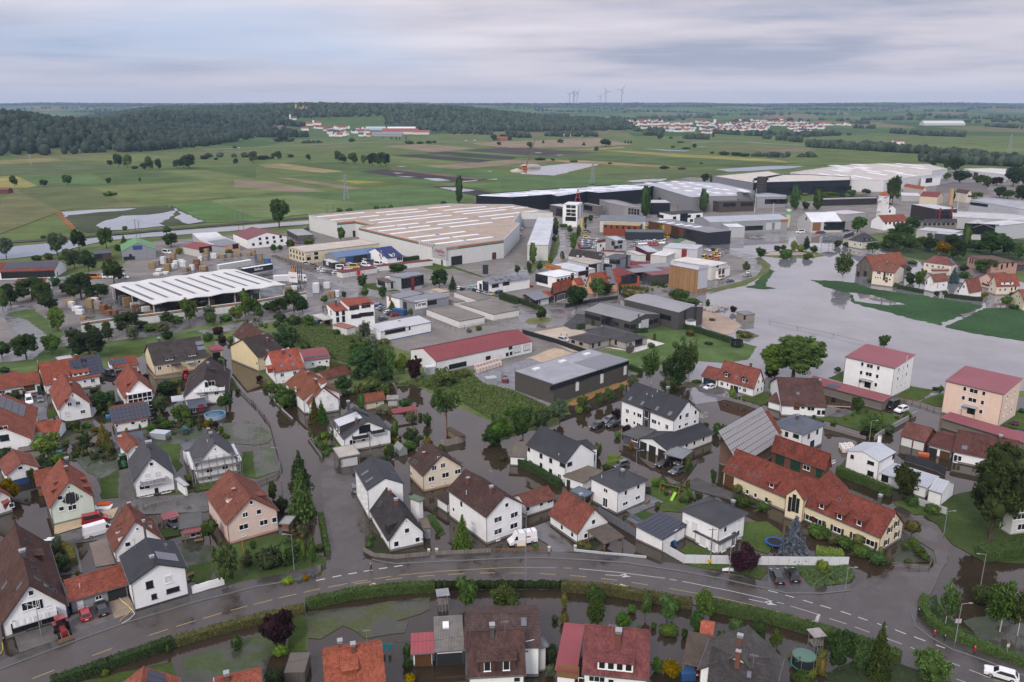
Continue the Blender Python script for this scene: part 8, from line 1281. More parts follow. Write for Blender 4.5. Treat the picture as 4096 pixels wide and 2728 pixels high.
# vehicles, people, street furniture, garden things
def carbox(L_,W_,H_,hood,rear,fs=.75,rs=.45,belt=.92):
 B=MB();h,w=L_/2,W_/2
 prof=[(-h,.32),(h,.32),(h,.62),(h-.12,.78),(h-hood,belt),(-h+rear,belt),(-h+.03,belt-.06)]
 B.extr(prof,'y',-w,w);x0,x1=-h+rear,h-hood;tx0,tx1=x0+rs,x1-fs;tw=w*.76;bw=w*.95;zb,zt=belt-.02,H_
 b=[(x0,-bw,zb),(x1,-bw,zb),(x1,bw,zb),(x0,bw,zb),(tx0,-tw,zt),(tx1,-tw,zt),(tx1,tw,zt),(tx0,tw,zt)]
 B.add(b,[(4,5,6,7),(0,1,5,4),(1,2,6,5),(2,3,7,6),(3,0,4,7)]);Gl=MB();v=[Vc(p)for p in b]
 for f in((1,2,6,5),(3,0,4,7),(0,1,5,4),(2,3,7,6)):
  q=[v[i]for i in f];c=sum(q,Vc())/4;n=(q[1]-q[0]).cross(q[3]-q[0]).normalized();n=n if n.dot(c-Vc((0,0,.8)))>0 else-n
  Gl.quad(*[c+(p-c)*.84+n*.015 for p in q])
 return B,Gl
def wheelm(r=.33,w=.22):
 def f():q=MB();q.cyl((0,-w/2,0),(0,w/2,0),r,n=12);q.cyl((0,-w/2-.01,0),(0,w/2+.01,0),r*.58,n=8,mi=1);me=q.mesh('wheel');me.materials.append(MAT['tyre']);me.materials.append(MAT['steel']);return me
 return cch(('wh',r,w),f)
SPEC={'hatch':(3.9,1.72,1.48,.95,.12,.7,.4,.92),'wagon':(4.7,1.82,1.48,1.2,.15,.75,.5,.92),'suv':(4.6,1.88,1.68,1.1,.12,.7,.4,1.02),'sedan':(4.6,1.8,1.44,1.15,.75,.75,.6,.9),'van':(5.2,1.98,2.1,.95,.06,.75,.1,1.15),'bigvan':(5.9,2.05,2.6,.9,.05,.7,.06,1.25)}
CARS={}
for k,s in SPEC.items():
 r=emp(k,(0,0,-50));B,Gl=carbox(*s);B.bd('body','paint',r);L_,W_,H_=s[:3];big=k in('bigvan',)
 if big:Gl.f=Gl.f[:1]+Gl.f[2:];Gl.m=Gl.m[:3];q=Gl;Gl=MB();zb=1.3;[Gl.quad((L_/2-.95,y,zb),(L_/2-1.75,y,zb),(L_/2-1.75,y*.86,2.05),(L_/2-1.35,y*.88,2.05))for y in(-1.02,1.02)];Gl.quad((L_/2-.93,-.9,1.28),(L_/2-.93,.9,1.28),(L_/2-1.48,.78,2.35),(L_/2-1.48,-.78,2.35))
 Gl.bd('window','glass',r)
 for sx in(-1,1):
  for sy in(-1,1):plc('wheel',wheelm(),None,r,loc=(sx*L_*.305,sy*(W_/2-.1),.33))
 for sy in(-1,1):
  MB().box((L_/2-.02,sy*(W_/2-.28),.68),(.1,.4,.14)).bd('headlight','lamp_glass',r);MB().box((-L_/2+0.,sy*(W_/2-.14),.78),(.08,.2,.3)).bd('taillight','red_light',r)
 MB().box((0,0,.34),(L_-.5,W_-.1,.25)).bd('sill','rubber',r);MB().box((-L_/2-.02,0,.6),(.03,.5,.11)).bd('number_plate','frame_white',r);CARS[k]=r
 B,Gl=carbox(*s);me=MB();me.v=B.v+Gl.v;me.f=B.f+[tuple(i+len(B.v)for i in f)for f in Gl.f];me.m=[0]*len(B.f)+[1]*len(Gl.f)
 for sx in(-1,1):[me.cyl((sx*L_*.305,sy*(W_/2-.2),.33),(sx*L_*.305,sy*(W_/2+.01),.33),.33,n=8,mi=2)for sy in(-1,1)]
 me=me.mesh('car');[me.materials.append(MAT[m_])for m_ in('paint','glass','tyre')];CARS[k+'_far']=me
CN={'black':(.012,.012,.014),'white':(.72,.72,.72),'silver':(.36,.37,.39),'red':(.3,.008,.012),'grey':(.09,.095,.105),'blue':(.03,.06,.18),'yellow':(.55,.36,.02),'orange':(.5,.16,.02),'mint':(.2,.5,.38),'green':(.05,.16,.06),'cream':(.55,.5,.4),'darkred':(.1,.012,.014)}
KN={'hatch':'hatchback','wagon':'estate car','suv':'SUV','sedan':'saloon car','van':'van','bigvan':'panel van'}
def car(t,x,y,fx,fy,kind,col,z=0.,label=None):
 T(t);P,Q=at((x,y),z),at((fx,fy),z);o=dup(CARS[kind],P,math.atan2(Q.y-P.y,Q.x-P.x),col=CN[col],colpart=('body',));o.name='parked_van' if 'van' in kind else 'parked_car';return tag(o,label,'van' if 'van' in kind else 'car','cars parked round the houses')if label else auto(o,col+' '+KN[kind],'van' if 'van' in kind else 'car','cars parked round the houses')
for a in(('A0',787,970,765,895,'hatch','red'),('A0',937,915,908,840,'wagon','black'),('A0',450,312,380,312,'hatch','white'),('A0',880,95,1000,70,'van','red'),('A0',915,205,1000,180,'bigvan','white'),('A0',1600,125,1625,150,'wagon','grey'),('A3',82,620,55,560,'wagon','black'),('A3',222,605,190,540,'suv','black'),('A2',1712,1462,1720,1500,'hatch','darkred'),('B2',785,795,735,815,'suv','black'),('B2',890,745,840,765,'suv','grey'),('B2',932,783,885,797,'wagon','black'),('B2',1395,1145,1340,1165,'sedan','black'),('B2',1500,1105,1460,1120,'wagon','black'),('B2',1520,1210,1470,1230,'wagon','grey'),('B2',1548,1130,1530,1140,'hatch','grey'),('B2',998,1150,930,1170,'wagon','grey'),('B2',1815,440,1775,450,'hatch','white'),('B3',1140,605,1100,620,'van','black'),('B3',1225,648,1190,660,'suv','white'),('B3',270,675,310,685,'hatch','orange'),('B0',270,565,275,590,'van','white'),('B0',370,548,375,565,'sedan','grey'),('B0',285,742,290,730,'sedan','white'),('B0',1010,315,1060,325,'van','grey'),('B0',1105,590,1060,590,'hatch','black'),('B1',72,255,30,265,'van','white'),('C2',475,1390,520,1400,'suv','silver'),('B1',912,1375,912,1350,'hatch','grey')):car(*a)
wv=car('A2',95,285,0,300,'bigvan','white',label='white panel van with red lettering behind the low wooden fence');car('A3',2142,1520,2000,1478,'wagon','white',label='white estate car driving on the wet road at the bottom right')
o=plc('lettering',txt_('nien',.6,.01),'plain',wv,(.4,.02,.03));o.location=(-.9,1.04,1.75);o.rotation_euler=(math.pi/2,0,math.pi)
for x in(-1.8,-.4,1):MB().box((x,0,2.66),(.07,1.7,.07)).bd('roof_rack','rubber',wv)
def lot(t,rows,kinds=('hatch','wagon','suv','sedan'),cols=('black','grey','silver','white','white','blue','grey','red'),desc=None):
 T(t)
 for x0,y0,x1,y1,n,fx,fy in rows:
  for i in range(n):
   s=i/max(1,n-1);x,y=x0+(x1-x0)*s,y0+(y1-y0)*s;P,Q=at((x,y)),at((x+fx,y+fy));k=random.choice(kinds);c=random.choice(cols)
   auto(plc('parked_van' if 'van' in k else 'parked_car',CARS[k+'_far'],None,None,CN[c],loc=P,rz=math.atan2(Q.y-P.y,Q.x-P.x)),f'{c} {KN[k]}','van' if 'van' in k else 'car','cars parked in the commercial area')
lot('C2',[(625,480,780,472,9,-20,4),(625,495,785,488,9,-20,4),(630,510,780,503,8,20,-4),(640,525,775,520,8,20,-4),(650,540,750,536,5,20,-4),(1130,480,1260,482,6,-15,8),(1085,525,1130,515,3,25,-8),(2150,382,2330,378,5,0,10),(1235,868,1236,868,1,20,2),(1595,893,1596,893,1,20,2),(1650,885,1651,885,1,10,5),(2005,845,2170,790,2,20,-3),(2175,765,2176,765,1,8,-8),(780,200,800,200,2,20,0),(1800,560,1860,560,2,20,5),(-20,890,150,895,2,20,-2),(65,420,85,340,6,10,4)]);lot('C2',[(1180,500,1400,490,8,-15,10),(685,445,686,445,1,20,0),(530,305,560,300,2,20,0),(1920,820,1921,820,1,-20,6)],('van','bigvan'),('white','white','white','cream','silver'));lot('C2',[(1260,508,1330,508,3,-12,10)],('van',),('red',));lot('C2',[(680,412,681,412,1,20,-2),(1420,436,1421,436,1,-20,-8),(1215,362,1270,362,2,20,0)],('bigvan','van'),('yellow',));lot('C2',[(690,392,691,392,1,20,0)],('van',),('blue',))
lot('C1',[(500,695,590,732,5,20,-6),(630,750,730,765,5,20,-4),(870,690,871,690,1,20,0),(800,690,801,690,1,20,2),(940,705,941,705,1,20,0),(1095,1068,1275,1160,8,25,-4),(1095,1055,1130,1075,3,25,-4),(2020,930,2140,965,6,20,4),(1870,915,1910,925,2,20,4),(820,730,850,733,2,20,0),(380,495,430,495,3,15,5),(2050,905,2080,910,2,20,0),(1170,1195,1171,1195,1,20,-4),(600,1225,690,1215,4,20,-4)]);lot('C1',[(455,690,456,690,1,20,-3),(712,698,713,698,1,20,2),(990,662,1130,695,5,20,3),(785,728,786,728,1,20,0),(1010,702,1011,702,1,20,2),(460,375,461,375,1,20,-4),(2240,970,2241,970,1,10,-4),(410,450,411,450,1,10,6)],('bigvan','van'),('white','white','cream','grey'));lot('C1',[(1990,908,1991,908,1,20,2)],('sedan',),('mint',));lot('C1',[(2182,965,2183,965,1,20,5)],('sedan',),('yellow',));lot('C1',[(905,718,906,718,1,20,0)],('bigvan',),('yellow',))
lot('C0',[(1555,578,1600,570,2,15,0),(755,795,756,795,1,20,-2)]);lot('C0',[(1535,585,1536,585,1,20,2),(1000,810,1130,815,2,20,0)],('bigvan',),('white',));lot('C0',[(800,815,880,812,2,20,0)],('bigvan',),('orange',));lot('C3',[(465,398,500,398,2,20,-2),(720,380,721,380,1,20,0),(-20,370,-10,370,1,20,0)]);lot('C3',[(295,395,296,395,1,-20,0)],('bigvan',),('white',));lot('D0',[(2190,604,2191,604,1,20,0)],('bigvan',),('white',));lot('D1',[(1930,538,2010,535,2,20,0)],('bigvan',),('white',))
for x,y in((1880,600),(1890,575),(1770,632),(1830,635),(1885,640),(1860,610),(1915,610)):lot('C2',[(x,y,x+1,y,1,15,-8)],('bigvan','van'),('yellow','orange')if x!=1915 else('cream',))
for k in list(SPEC):kill(CARS[k])
def trac(t,x,y,fx,fy,col,label):
 T(t);P,Q=at((x,y)),at((fx,fy));r=emp('tractor',P,math.atan2(Q.y-P.y,Q.x-P.x),label,'tractor');MB().box((1.1,0,1.25),(2.2,.85,.8)).box((1.6,0,.8),(1.2,.6,.4)).bd('bonnet','paint',r,col);MB().box((-.5,0,2.85),(1.6,1.6,.14)).bd('cab_roof','paint',r,col);MB().box((-.5,0,1.),(1.6,1.1,.6)).bd('cab_base','paint',r,col);MB().box((-.5,0,2.05),(1.4,1.4,1.45)).bd('cab_glass','glass',r)
 for sy in(-1,1):plc('wheel',wheelm(.85,.5),None,r,loc=(-.9,sy*.95,.85));plc('wheel',wheelm(.6,.4),None,r,loc=(1.5,sy*.85,.6));MB().box((-.9,sy*.95,1.78),(1.3,.5,.08)).bd('mudguard','paint',r,col)
 MB().cyl((1.3,.3,1.6),(1.3,.3,2.7),.05,n=6).bd('exhaust','rubber',r);return r
r=trac('A0',578,1120,612,1190,(.22,.03,.03),'red tractor with front loader bucket in front of the brown inn');MB().bm((1.4,.55,1.1),(3.1,.55,.5),.14).bm((1.4,-.55,1.1),(3.1,-.55,.5),.14).bd('loader_arm','paint',r,(.22,.03,.03));MB().extr([(3.,.1),(3.9,.05),(3.9,.12),(3.1,.2),(3.05,.9),(2.95,.9)],'y',-1.2,1.2).bd('bucket','plain',r,(.2,.13,.08))
trac('B0',1140,1150,1145,1210,(.025,.14,.03),'green tractor parked beside the grey gabled house');trac('C2',462,605,462,640,(.05,.14,.12),'tractor driving along the curved street');trac('B0',190,490,215,530,(.4,.38,.34),'old pale tractor with loader in front of the orange barn');trac('B0',1715,345,1700,380,(.4,.03,.03),'small red tractor behind the dark-roofed chalet')
def trk(t,x0,y0,x1,y1,col,label,txt=None,cab=True):
 T(t);P,Q=at((x0,y0)),at((x1,y1));L_=(Q-P).length;r=emp('truck' if cab else 'truck_trailer',P,math.atan2(Q.y-P.y,Q.x-P.x),label,'truck');e_=L_-(2.8 if cab else 0);MB().box((e_/2,0,2.5),(e_,2.5,2.8)).bd('box_body','plain',r,col);MB().box((e_/2,0,3.93),(e_,2.5,.06)).bd('box_roof','plain',r,(.7,.7,.7));MB().box((e_/2,0,.95),(e_-.5,1.2,.2)).bd('chassis','rubber',r)
 for x in(1.2,2.5,3.8)+((e_-1,L_-1.2)if cab else()):[plc('wheel',wheelm(.5,.35),None,r,loc=(x,sy*1.05,.5))for sy in(-1,1)]
 if cab:MB().extr([(e_+.3,.6),(L_,.6),(L_,2.1),(L_-.4,3.4),(L_-1.2,3.8),(e_+.3,3.7)],'y',-1.2,1.2).bd('cab','paint',r,(.7,.7,.7));MB().quad((L_+.01,-1.1,2.1),(L_+.01,1.1,2.1),(L_-.35,1.05,3.2),(L_-.35,-1.05,3.2)).quad((L_-.3,-1.22,2.1),(L_-1.3,-1.22,2.1),(L_-1.3,-1.22,2.9),(L_-.5,-1.22,2.9)).bd('cab_window','glass',r)
 if txt:o=plc('lettering',txt_(txt,2.,.03),'plain',r,(.7,.7,.7),loc=(e_*.5,-1.28,2.6));o.rotation_euler=(math.pi/2,0,0)
trk('C1',-120,790,148,745,(.03,.035,.045),'navy semi-trailer with white slanted lettering in the yard','Seifert',False);trk('C1',165,858,470,845,(.62,.62,.63),'long white articulated lorry beside the timber store');trk('C0',2010,755,2310,705,(.5,.48,.44),'old cream box trailer behind the timber store',None,False)
def prsn(t,x,y,top,fx,jacket,label,arms=0):
 T(t);P=at((x,y));h=max(1.5,min(1.9,zrow(P,(x,top))));me=bpy.data.meshes.new('person')
 J=[(0,0,.95),(0,0,1.2),(0,0,1.42),(0,0,1.55),(.02,0,1.68),(.1,.1,.9),(.14,.12,.5),(.02,.12,.08),(.16,.13,.04),(-.02,-.1,.9),(-.06,-.12,.5),(-.22,-.12,.1),(-.1,-.13,.04),(0,.2,1.4),(.03,.27,1.12),(.18,.25,.9),(.24,.24,.82),(0,-.2,1.4),(-.04,-.27,1.12),(.06,-.28,.88),(.1,-.27,.8)]
 if arms:
  J[14]=(.12,.34,1.5);J[15]=(.16,.16,1.68);J[16]=(.16,.1,1.7);J[18]=(.12,-.34,1.5);J[19]=(.16,-.16,1.68);J[20]=(.16,-.1,1.7)
 E=[(0,1),(1,2),(2,3),(3,4),(0,5),(5,6),(6,7),(7,8),(0,9),(9,10),(10,11),(11,12),(2,13),(13,14),(14,15),(15,16),(2,17),(17,18),(18,19),(19,20)]
 R=[.15,.15,.17,.065,.11,.1,.075,.055,.05,.1,.075,.055,.05,.08,.06,.045,.045,.08,.06,.045,.045]
 me.from_pydata(J,E,[]);o=bpy.data.objects.new('person',me);LINK(o);md=o.modifiers.new('skin','SKIN');md.use_smooth_shade=True
 for i,v in enumerate(me.skin_vertices[0].data):v.radius=(R[i],R[i]);v.use_root=i==0
 o.modifiers.new('sub','SUBSURF').levels=1;m2=bpy.data.meshes.new_from_object(o.evaluated_get(bpy.context.evaluated_depsgraph_get()));bpy.data.objects.remove(o)
 [m2.materials.append(MAT[k])for k in('cloth','trouser','skin','hair')]
 for p in m2.polygons:c=p.center;p.material_index=3 if c.z>1.7 or(c.z>1.6 and c.x<-.02)else 2 if c.z>1.5 and abs(c.y)<.14 or(abs(c.y)>.2 and c.z<.86)else 1 if c.z<.93 and abs(c.y)<.22 else 0
 Q=at((x+fx,y));o=plc('person',m2,None,None,jacket,loc=P,rz=math.atan2(Q.y-P.y,Q.x-P.x),scale=h/1.78);tag(o,label,'person');return o
prsn('A1',1057,548,466,0,(.16,.09,.055),'person in brown waders standing on the road by the side street');prsn('A3',1380,972,885,10,(.02,.022,.03),'person in black with raised arms at the hedge corner',1);prsn('A3',1525,1165,1085,-10,(.35,.02,.03),'person in dark red top on the footpath by the hedge');prsn('A3',1620,1205,1128,10,(.04,.045,.055),'person in dark clothes following the red top');prsn('A3',1895,1312,1230,-10,(.5,.01,.03),'person in bright red jacket walking on the footpath');prsn('A0',45,1225,1155,-10,(.02,.02,.025),'person in black holding the yellow hose at the left edge');prsn('B1',78,712,678,10,(.02,.02,.022),'person in black wading in the flooded street');prsn('C2',450,1345,1316,5,(.02,.02,.02),'left of two people in black beside the silver SUV');prsn('C2',505,1347,1322,-5,(.025,.025,.03),'right of two people in black beside the silver SUV');prsn('B3',828,417,383,5,(.35,.3,.06),'person in yellow at the white apartment block entrance');prsn('B2',2003,448,408,-5,(.12,.1,.09),'person at the door of the house with two dormers')
def thg(t,x,y,name,label,cat,parts,rz=0.,sc=1.,z=0.):
 T(t);P=at((x,y),z);o=emp(name,(P.x,P.y,z),rz,label,cat);o.scale=(sc,)*3
 for n,q,m_,c in parts:q.bd(n,m_,o,c)
 return o
def lmp(t,bx,by,tx,ty,label,arm=1.2,wood_=False):
 T(t);P=at((bx,by));h=zrow(P,(tx,ty));s=1 if tx>=bx else-1;o=emp('utility_pole' if wood_ else 'street_lamp',P,0,label,'pole' if wood_ else 'street lamp',None if wood_ else 'street lamps');MB().cyl((0,0,0),(0,0,h),.16 if wood_ else .085,.1 if wood_ else .05,8).bd('pole','wood_grey' if wood_ else 'steel',o)
 if wood_:MB().box((0,0,h-.4),(1.6,.1,.1)).bd('cross_arm','wood_grey',o)
 else:MB().cyl((0,0,h),(s*arm,0,h+.15),.04,n=6).bd('arm','steel',o);MB().box((s*(arm+.25),0,h+.15),(.6,.22,.1)).bd('lamp_head','steel',o)
for a in(('A1',352,545,332,215,'street lamp on the lawn edge left of the side street'),('A0',380,1140,333,865,'street lamp in front of the brown inn'),('A2',127,640,115,45,'tall street lamp before the white van'),('A2',1995,580,2018,258,'street lamp beside the copper tree'),('A3',1953,690,1905,395,'curved street lamp in the flooded side road'),('A3',1718,1212,1775,850,'street lamp with square sign by the walkers'),('A3',1615,215,1645,0,'lamp post on the verge below the chestnut tree'),('A3',710,725,732,520,'small lamp post at the corner of the green verge'),('B2',1140,1195,1155,1010,'lamp post in front of the triple garage'),('B3',930,918,945,735,'lamp post in the flood beside the chalet garden'),('B1',30,830,60,470,'lamp post by the flooded street with the wader'),('C0',468,1318,420,1172,'lamp post beside the depot road'),('B1',232,1290,225,985,'lamp post near the tall spruces'),('B0',2080,400,2065,170,'lamp post at the dark-roofed chalet lane'),('B2',2108,565,2118,390,'lamp post before the house with two dormers'),('C1',1210,1010,1210,890,'lamp post at the industrial junction')):lmp(*a)
for a in(('A2',1822,482,1848,150,'wooden utility pole with yellow letter box'),('B1',1052,1035,1045,835,'wooden utility pole by the black balcony chalet'),('C0',2165,1440,2150,1305,'wooden utility pole beside the brown chalet')):lmp(*a,wood_=True)
thg('A2',1812,500,'letter_box','yellow letter box at the foot of the wooden pole','letter box',[('box',MB().box((0,0,1.1),(.5,.35,.6)),'paint',(.6,.36,.01)),('stand',MB().cyl((0,0,0),(0,0,.8),.05),'steel',None)])
def wire(t,a,za,c,zb,lab):
 T(t);A,B=at(a,za),at(c,zb);q=MB();m_=8;pts=[A.lerp(B,i/m_)-Vc((0,0,1.1*(1-(2*i/m_-1)**2)))for i in range(m_+1)];[q.cyl(p,r,.022,n=4,cap=False)for p,r in zip(pts,pts[1:])];tag(q.bd('power_line','rubber',None),lab,'cable','overhead power lines')
wire('A1',(-300,1440),9,(1020,1195),10,'overhead line crossing the flooded lawn at the bottom');wire('A1',(1020,1195),10,(2290,1050),11,'overhead line from the orange roof to the brown rear wing')
def fnc(t,line,h,pl,mat,col,label,rail=False,th=.06,gap=.05,cap=0,name='fence'):
 T(t);P=[at(p)for p in line];c=P[0];o=emp(name,(c.x,c.y,0),0,label,name.split('_')[-1])
 for a,b_ in zip(P,P[1:]):
  a,b_=a-c,b_-c;n=max(1,round((b_-a).length/pl))
  for i in range(n):
   p,q=a.lerp(b_,i/n),a.lerp(b_,(i+1)/n);g=(q-p).normalized()*gap;MB().box((p.x,p.y,(h+.1)/2),(.12,.12,h+.1)).bd('post','plain',o,tuple(v*.85 for v in col))
   if rail:[MB().bm(p+Vc((0,0,z)),q+Vc((0,0,z)),th,.09).bd('rail',mat,o,col)for z in((h*.35,h*.65,h*.95)if rail==3 else(h*.92,))]
   else:MB().bm(p+g+Vc((0,0,h/2+.06)),q-g+Vc((0,0,h/2+.06)),th,h-.06).bd('panel',mat,o,col)
 return o
fnc('A2',[(1388,368),(1580,478),(1780,482),(2354,495),(3094,500)],1.9,2.,'plain',(.56,.57,.59),'white panelled concrete fence with arched tops along the villa');fnc('A1',[(985,370),(1090,428),(1280,445),(1600,415)],1.1,2.2,'boards',(.2,.17,.15),'weathered board fence curving round the corner house');fnc('A1',[(1655,410),(2165,380)],1.,2.2,'boards',(.2,.18,.16),'weathered board fence before the big white house');fnc('A2',[(-170,378),(330,370)],.9,2.,'wood',(.22,.13,.07),'low brown rail fence in front of the white van',3);fnc('A2',[(570,368),(1235,432)],.5,2.6,'plain',(.42,.43,.45),'low grey garden wall with posts before the pergola',th=.25,gap=0,name='garden_wall');fnc('A2',[(795,30),(960,130),(1135,238)],1.9,2.4,'plain',(.13,.145,.165),'dark grey screen fence behind the pergola')
fnc('B1',[(1700,965),(1738,968),(1892,938),(1928,915)],1.8,1.9,'boards',(.24,.21,.18),'weathered wooden fence round the garden hut');fnc('B1',[(-40,560),(130,780),(180,980),(240,1180),(200,1250),(0,1330)],.9,2.4,'plain',(.1,.085,.075),'dark garden fence along the flooded street',3);fnc('B1',[(480,905),(610,1085)],.8,2.2,'plain',(.16,.15,.14),'low wall fence at the chalet garden',th=.2);fnc('B1',[(120,500),(250,650),(340,730)],.8,1.6,'plain',(.4,.42,.42),'low fence with pale posts beside the semi-detached house',3);fnc('B0',[(2050,335),(2160,420),(2354,620)],1.,2.4,'plain',(.1,.09,.08),'dark fence beside the chalet lawn',3);fnc('B0',[(1340,1540),(1800,1425)],.9,2.4,'steel',(.3,.3,.3),'wire garden fence before the grey-gabled house',1)
fnc('C2',[(95,1325),(380,1405),(680,1510)],1.9,2.6,'plain',(.025,.025,.028),'black panel fence with white posts beside the gravel yard');fnc('C2',[(490,1085),(720,1040),(975,1005)],1.8,3,'plain',(.04,.04,.042),'black panel fence round the peach house garden');fnc('C1',[(1605,1205),(1835,1300),(2310,1210)],1.8,4,'gutter',(.12,.12,.12),'dark wire fence round the white garage blocks',1);fnc('C1',[(175,625),(360,690),(535,735)],2,4,'boards',(.17,.14,.12),'brown slatted fence along the van yard');fnc('B3',[(978,915),(1052,862),(1360,690)],1.5,3,'wall',(.3,.29,.28),'grey concrete block wall by the flooded lane',th=.25,gap=0,name='block_wall');fnc('B3',[(520,805),(720,860),(900,910)],1.,3,'wall',(.2,.18,.165),'low brown garden wall at the water',th=.2,gap=0,name='garden_wall');fnc('B3',[(1180,525),(1400,590),(1590,655)],1.1,2.6,'wood',(.2,.15,.1),'brown rail fence between the two apartment blocks',3);fnc('B3',[(1255,1105),(1330,1125),(1530,1190),(1632,1240)],2,3.4,'plain',(.045,.047,.055),'dark screen fence beside the zinc roofs');fnc('B3',[(1330,1490),(1520,1560),(1640,1600)],1.7,3,'plain',(.42,.43,.45),'grey screen wall at the lane corner')
fnc('C3',[(15,1222),(270,1275),(600,1345),(870,1412)],.9,12,'wood',(.12,.09,.07),'half-drowned field fence crossing the lake',1,.12);fnc('B2',[(1960,540),(2140,590),(2354,660)],.9,3,'wall',(.2,.19,.18),'low garden wall along the flooded lane',th=.25,gap=0,name='garden_wall')
fnc('A3',[(1140,505),(1300,525),(1480,528),(1500,480)],.9,2.2,'wood_grey',(.16,.14,.12),'old wooden rail fence at the flooded corner garden',3)
hs('B1','f',[(1880,880),(1740,800),(1925,865)],2.,(.085,.065,.05),'brown-roofed garden hut inside the wooden fence under the pine','the fenced garden hut',wall=(.2,.15,.1),wmat='boards',name='garden_hut',cat='hut',trim=False);hs('A2','m',[(850,300),(690,172),(1035,228)],2.5,(.12,.098,.082),'brown corrugated pergola roof on red posts beside the white house','the garden pergola',hr=3.,wall=None,mat='corrugated',name='pergola',gut=False)
def tramp(t,x,y,r,col,label,net=True,cover=False):
 q=MB();[q.cyl((r*.95*math.cos(a),r*.95*math.sin(a),0),(r*.95*math.cos(a),r*.95*math.sin(a),2.6 if net else .8),.035,n=5)for a in[i*math.pi/3 for i in range(6)]]
 P=[('frame',q,'steel',None),('mat',MB().lth([(.01,.82),(r*.8,.82)],18),'rubber',None),('edge_pad',MB().lth([(r*.8,.78),(r*.8,.86),(r,.86),(r,.78)],18),'cloth',col)]
 if net:P.append(('net',MB().lth([(r*.9,.86),(r*.88,2.5)],18),'cloth',(.02,.025,.025)))
 if cover:P.append(('cover',MB().lth([(r*.92,2.45),(.01,2.65)],18),'cloth',(.1,.16,.13)))
 thg(t,x,y,'trampoline',label,'trampoline',P)
tramp('A3',320,1440,2.,(.03,.16,.13),'covered trampoline with teal rim standing in the flood',cover=True);tramp('A3',60,310,1.9,(.02,.1,.35),'blue-rimmed trampoline beside the silver spruce',False);tramp('C2',2065,1440,2.4,(.02,.02,.025),'black netted trampoline at the end of the bungalow lawn');tramp('B3',2270,775,1.3,(.2,.05,.12),'small pink-rimmed trampoline beside the peach block',False)
thg('B0',1980,700,'pool','round blue above-ground pool in the flooded garden','pool',[('pool_wall',MB().lth([(2.9,0),(2.9,1.1),(2.75,1.1),(2.75,.9)],24),'plain',(.25,.35,.42)),('pool_water',MB().lth([(.01,.98),(2.75,.98)],24),'paint',(.03,.1,.17))]);
q=MB();[q.bm((x,y*1.,0),(x,0,2.3),.12)for x in(-2.2,2.2)for y in(-1,1)];q.bm((-2.4,0,2.3),(2.4,0,2.3),.14);thg('B2',1450,1410,'swing_set','wooden swing frame with pink nest swing on the lawn','swing set',[('frame',q,'wood',None),('nest_swing',MB().lth([(.35,.5),(.5,.56),(.5,.46),(.35,.44)],12),'cloth',(.45,.05,.25)),('rope',MB().bm((-.4,0,.5),(-.2,0,2.3),.03).bm((.4,0,.5),(.2,0,2.3),.03),'rubber',None)],-.5);thg('B2',1478,1462,'slide','lime green garden slide beside the swing frame','slide',[('chute',MB().bm((-.7,0,.1),(1.2,0,1.4),.6,.08).bm((-.7,.3,.2),(1.2,.3,1.5),.06,.25).bm((-.7,-.3,.2),(1.2,-.3,1.5),.06,.25),'paint',(.25,.5,.02)),('ladder',MB().bm((1.2,-.25,1.4),(1.5,-.25,0),.08).bm((1.2,.25,1.4),(1.5,.25,0),.08),'wood',None)],.9)
thg('C2',1085,1490,'sauna_barrel','round wooden barrel sauna on the white terrace','sauna',[('barrel',MB().cyl((-1.6,0,1.2),(1.6,0,1.2),1.15,n=18),'boards',(.26,.11,.045)),('roof_cover',MB().cyl((-1.65,0,1.3),(1.65,0,1.3),1.16,n=18),'plain',(.06,.06,.06)),('cradle',MB().box((-1,0,.1),(.2,1.6,.25)).box((1,0,.1),(.2,1.6,.25)),'wood',None)],1.2)
def ptw(t,x,y,label,col):q=MB();[q.box((sx,sy,1.6),(.12,.12,3.2))for sx in(-.8,.8)for sy in(-.8,.8)];thg(t,x,y,'play_tower',label,'play tower',[('post',q,'wood_grey',None),('deck',MB().box((0,0,1.4),(1.8,1.8,.1)),'wood_grey',None),('guard',MB().box((0,-.82,1.75),(1.6,.05,.6)).box((.82,0,1.75),(.05,1.6,.6)),'boards',(.2,.18,.17)),('roof',MB().box((0,0,3.2),(2.3,2.3,.1)),'corrugated',col),('ladder',MB().bm((-.3,-.9,1.4),(-.3,-1.6,0),.07).bm((.3,-.9,1.4),(.3,-1.6,0),.07),'wood_grey',None)],.2)
ptw('A3',430,1270,'wooden play tower with striped roof behind the hedge',(.34,.3,.29));ptw('A1',1720,890,'grey play hut on stilts with pink cushion beside the hedge',(.3,.3,.31))
def bin_(t,x,y,col,desc):T(t);P=at((x,y));o=emp('wheelie_bin',P,random.random());MB().add([(-.24,-.28,.05),(.24,-.28,.05),(.24,.28,.05),(-.24,.28,.05),(-.3,-.35,1),(.3,-.35,1),(.3,.35,1),(-.3,.35,1)],[(0,1,2,3),(0,1,5,4),(1,2,6,5),(2,3,7,6),(3,0,4,7)]).bd('bin_body','plain',o,col);MB().box((0,0,1.04),(.64,.74,.07)).bd('bin_lid','plain',o,tuple(v*.8 for v in col));auto(o,desc,'bin','wheelie bins')
for a in(('A0',622,945,(.02,.1,.3),'blue wheelie bin'),('A0',632,975,(.03,.03,.035),'black wheelie bin'),('A2',1495,315,(.02,.12,.35),'blue wheelie bin'),('A2',1470,320,(.03,.03,.03),'black wheelie bin'),('B2',1790,405,(.02,.1,.3),'blue wheelie bin'),('B3',1850,680,(.02,.06,.3),'blue wheelie bin'),('A0',1025,780,(.4,.3,.02),'yellow-lidded bin'),('A1',500,160,(.02,.02,.02),'black compost bin'),('B1',1530,345,(.05,.12,.25),'blue barrel bin')):bin_(*a)
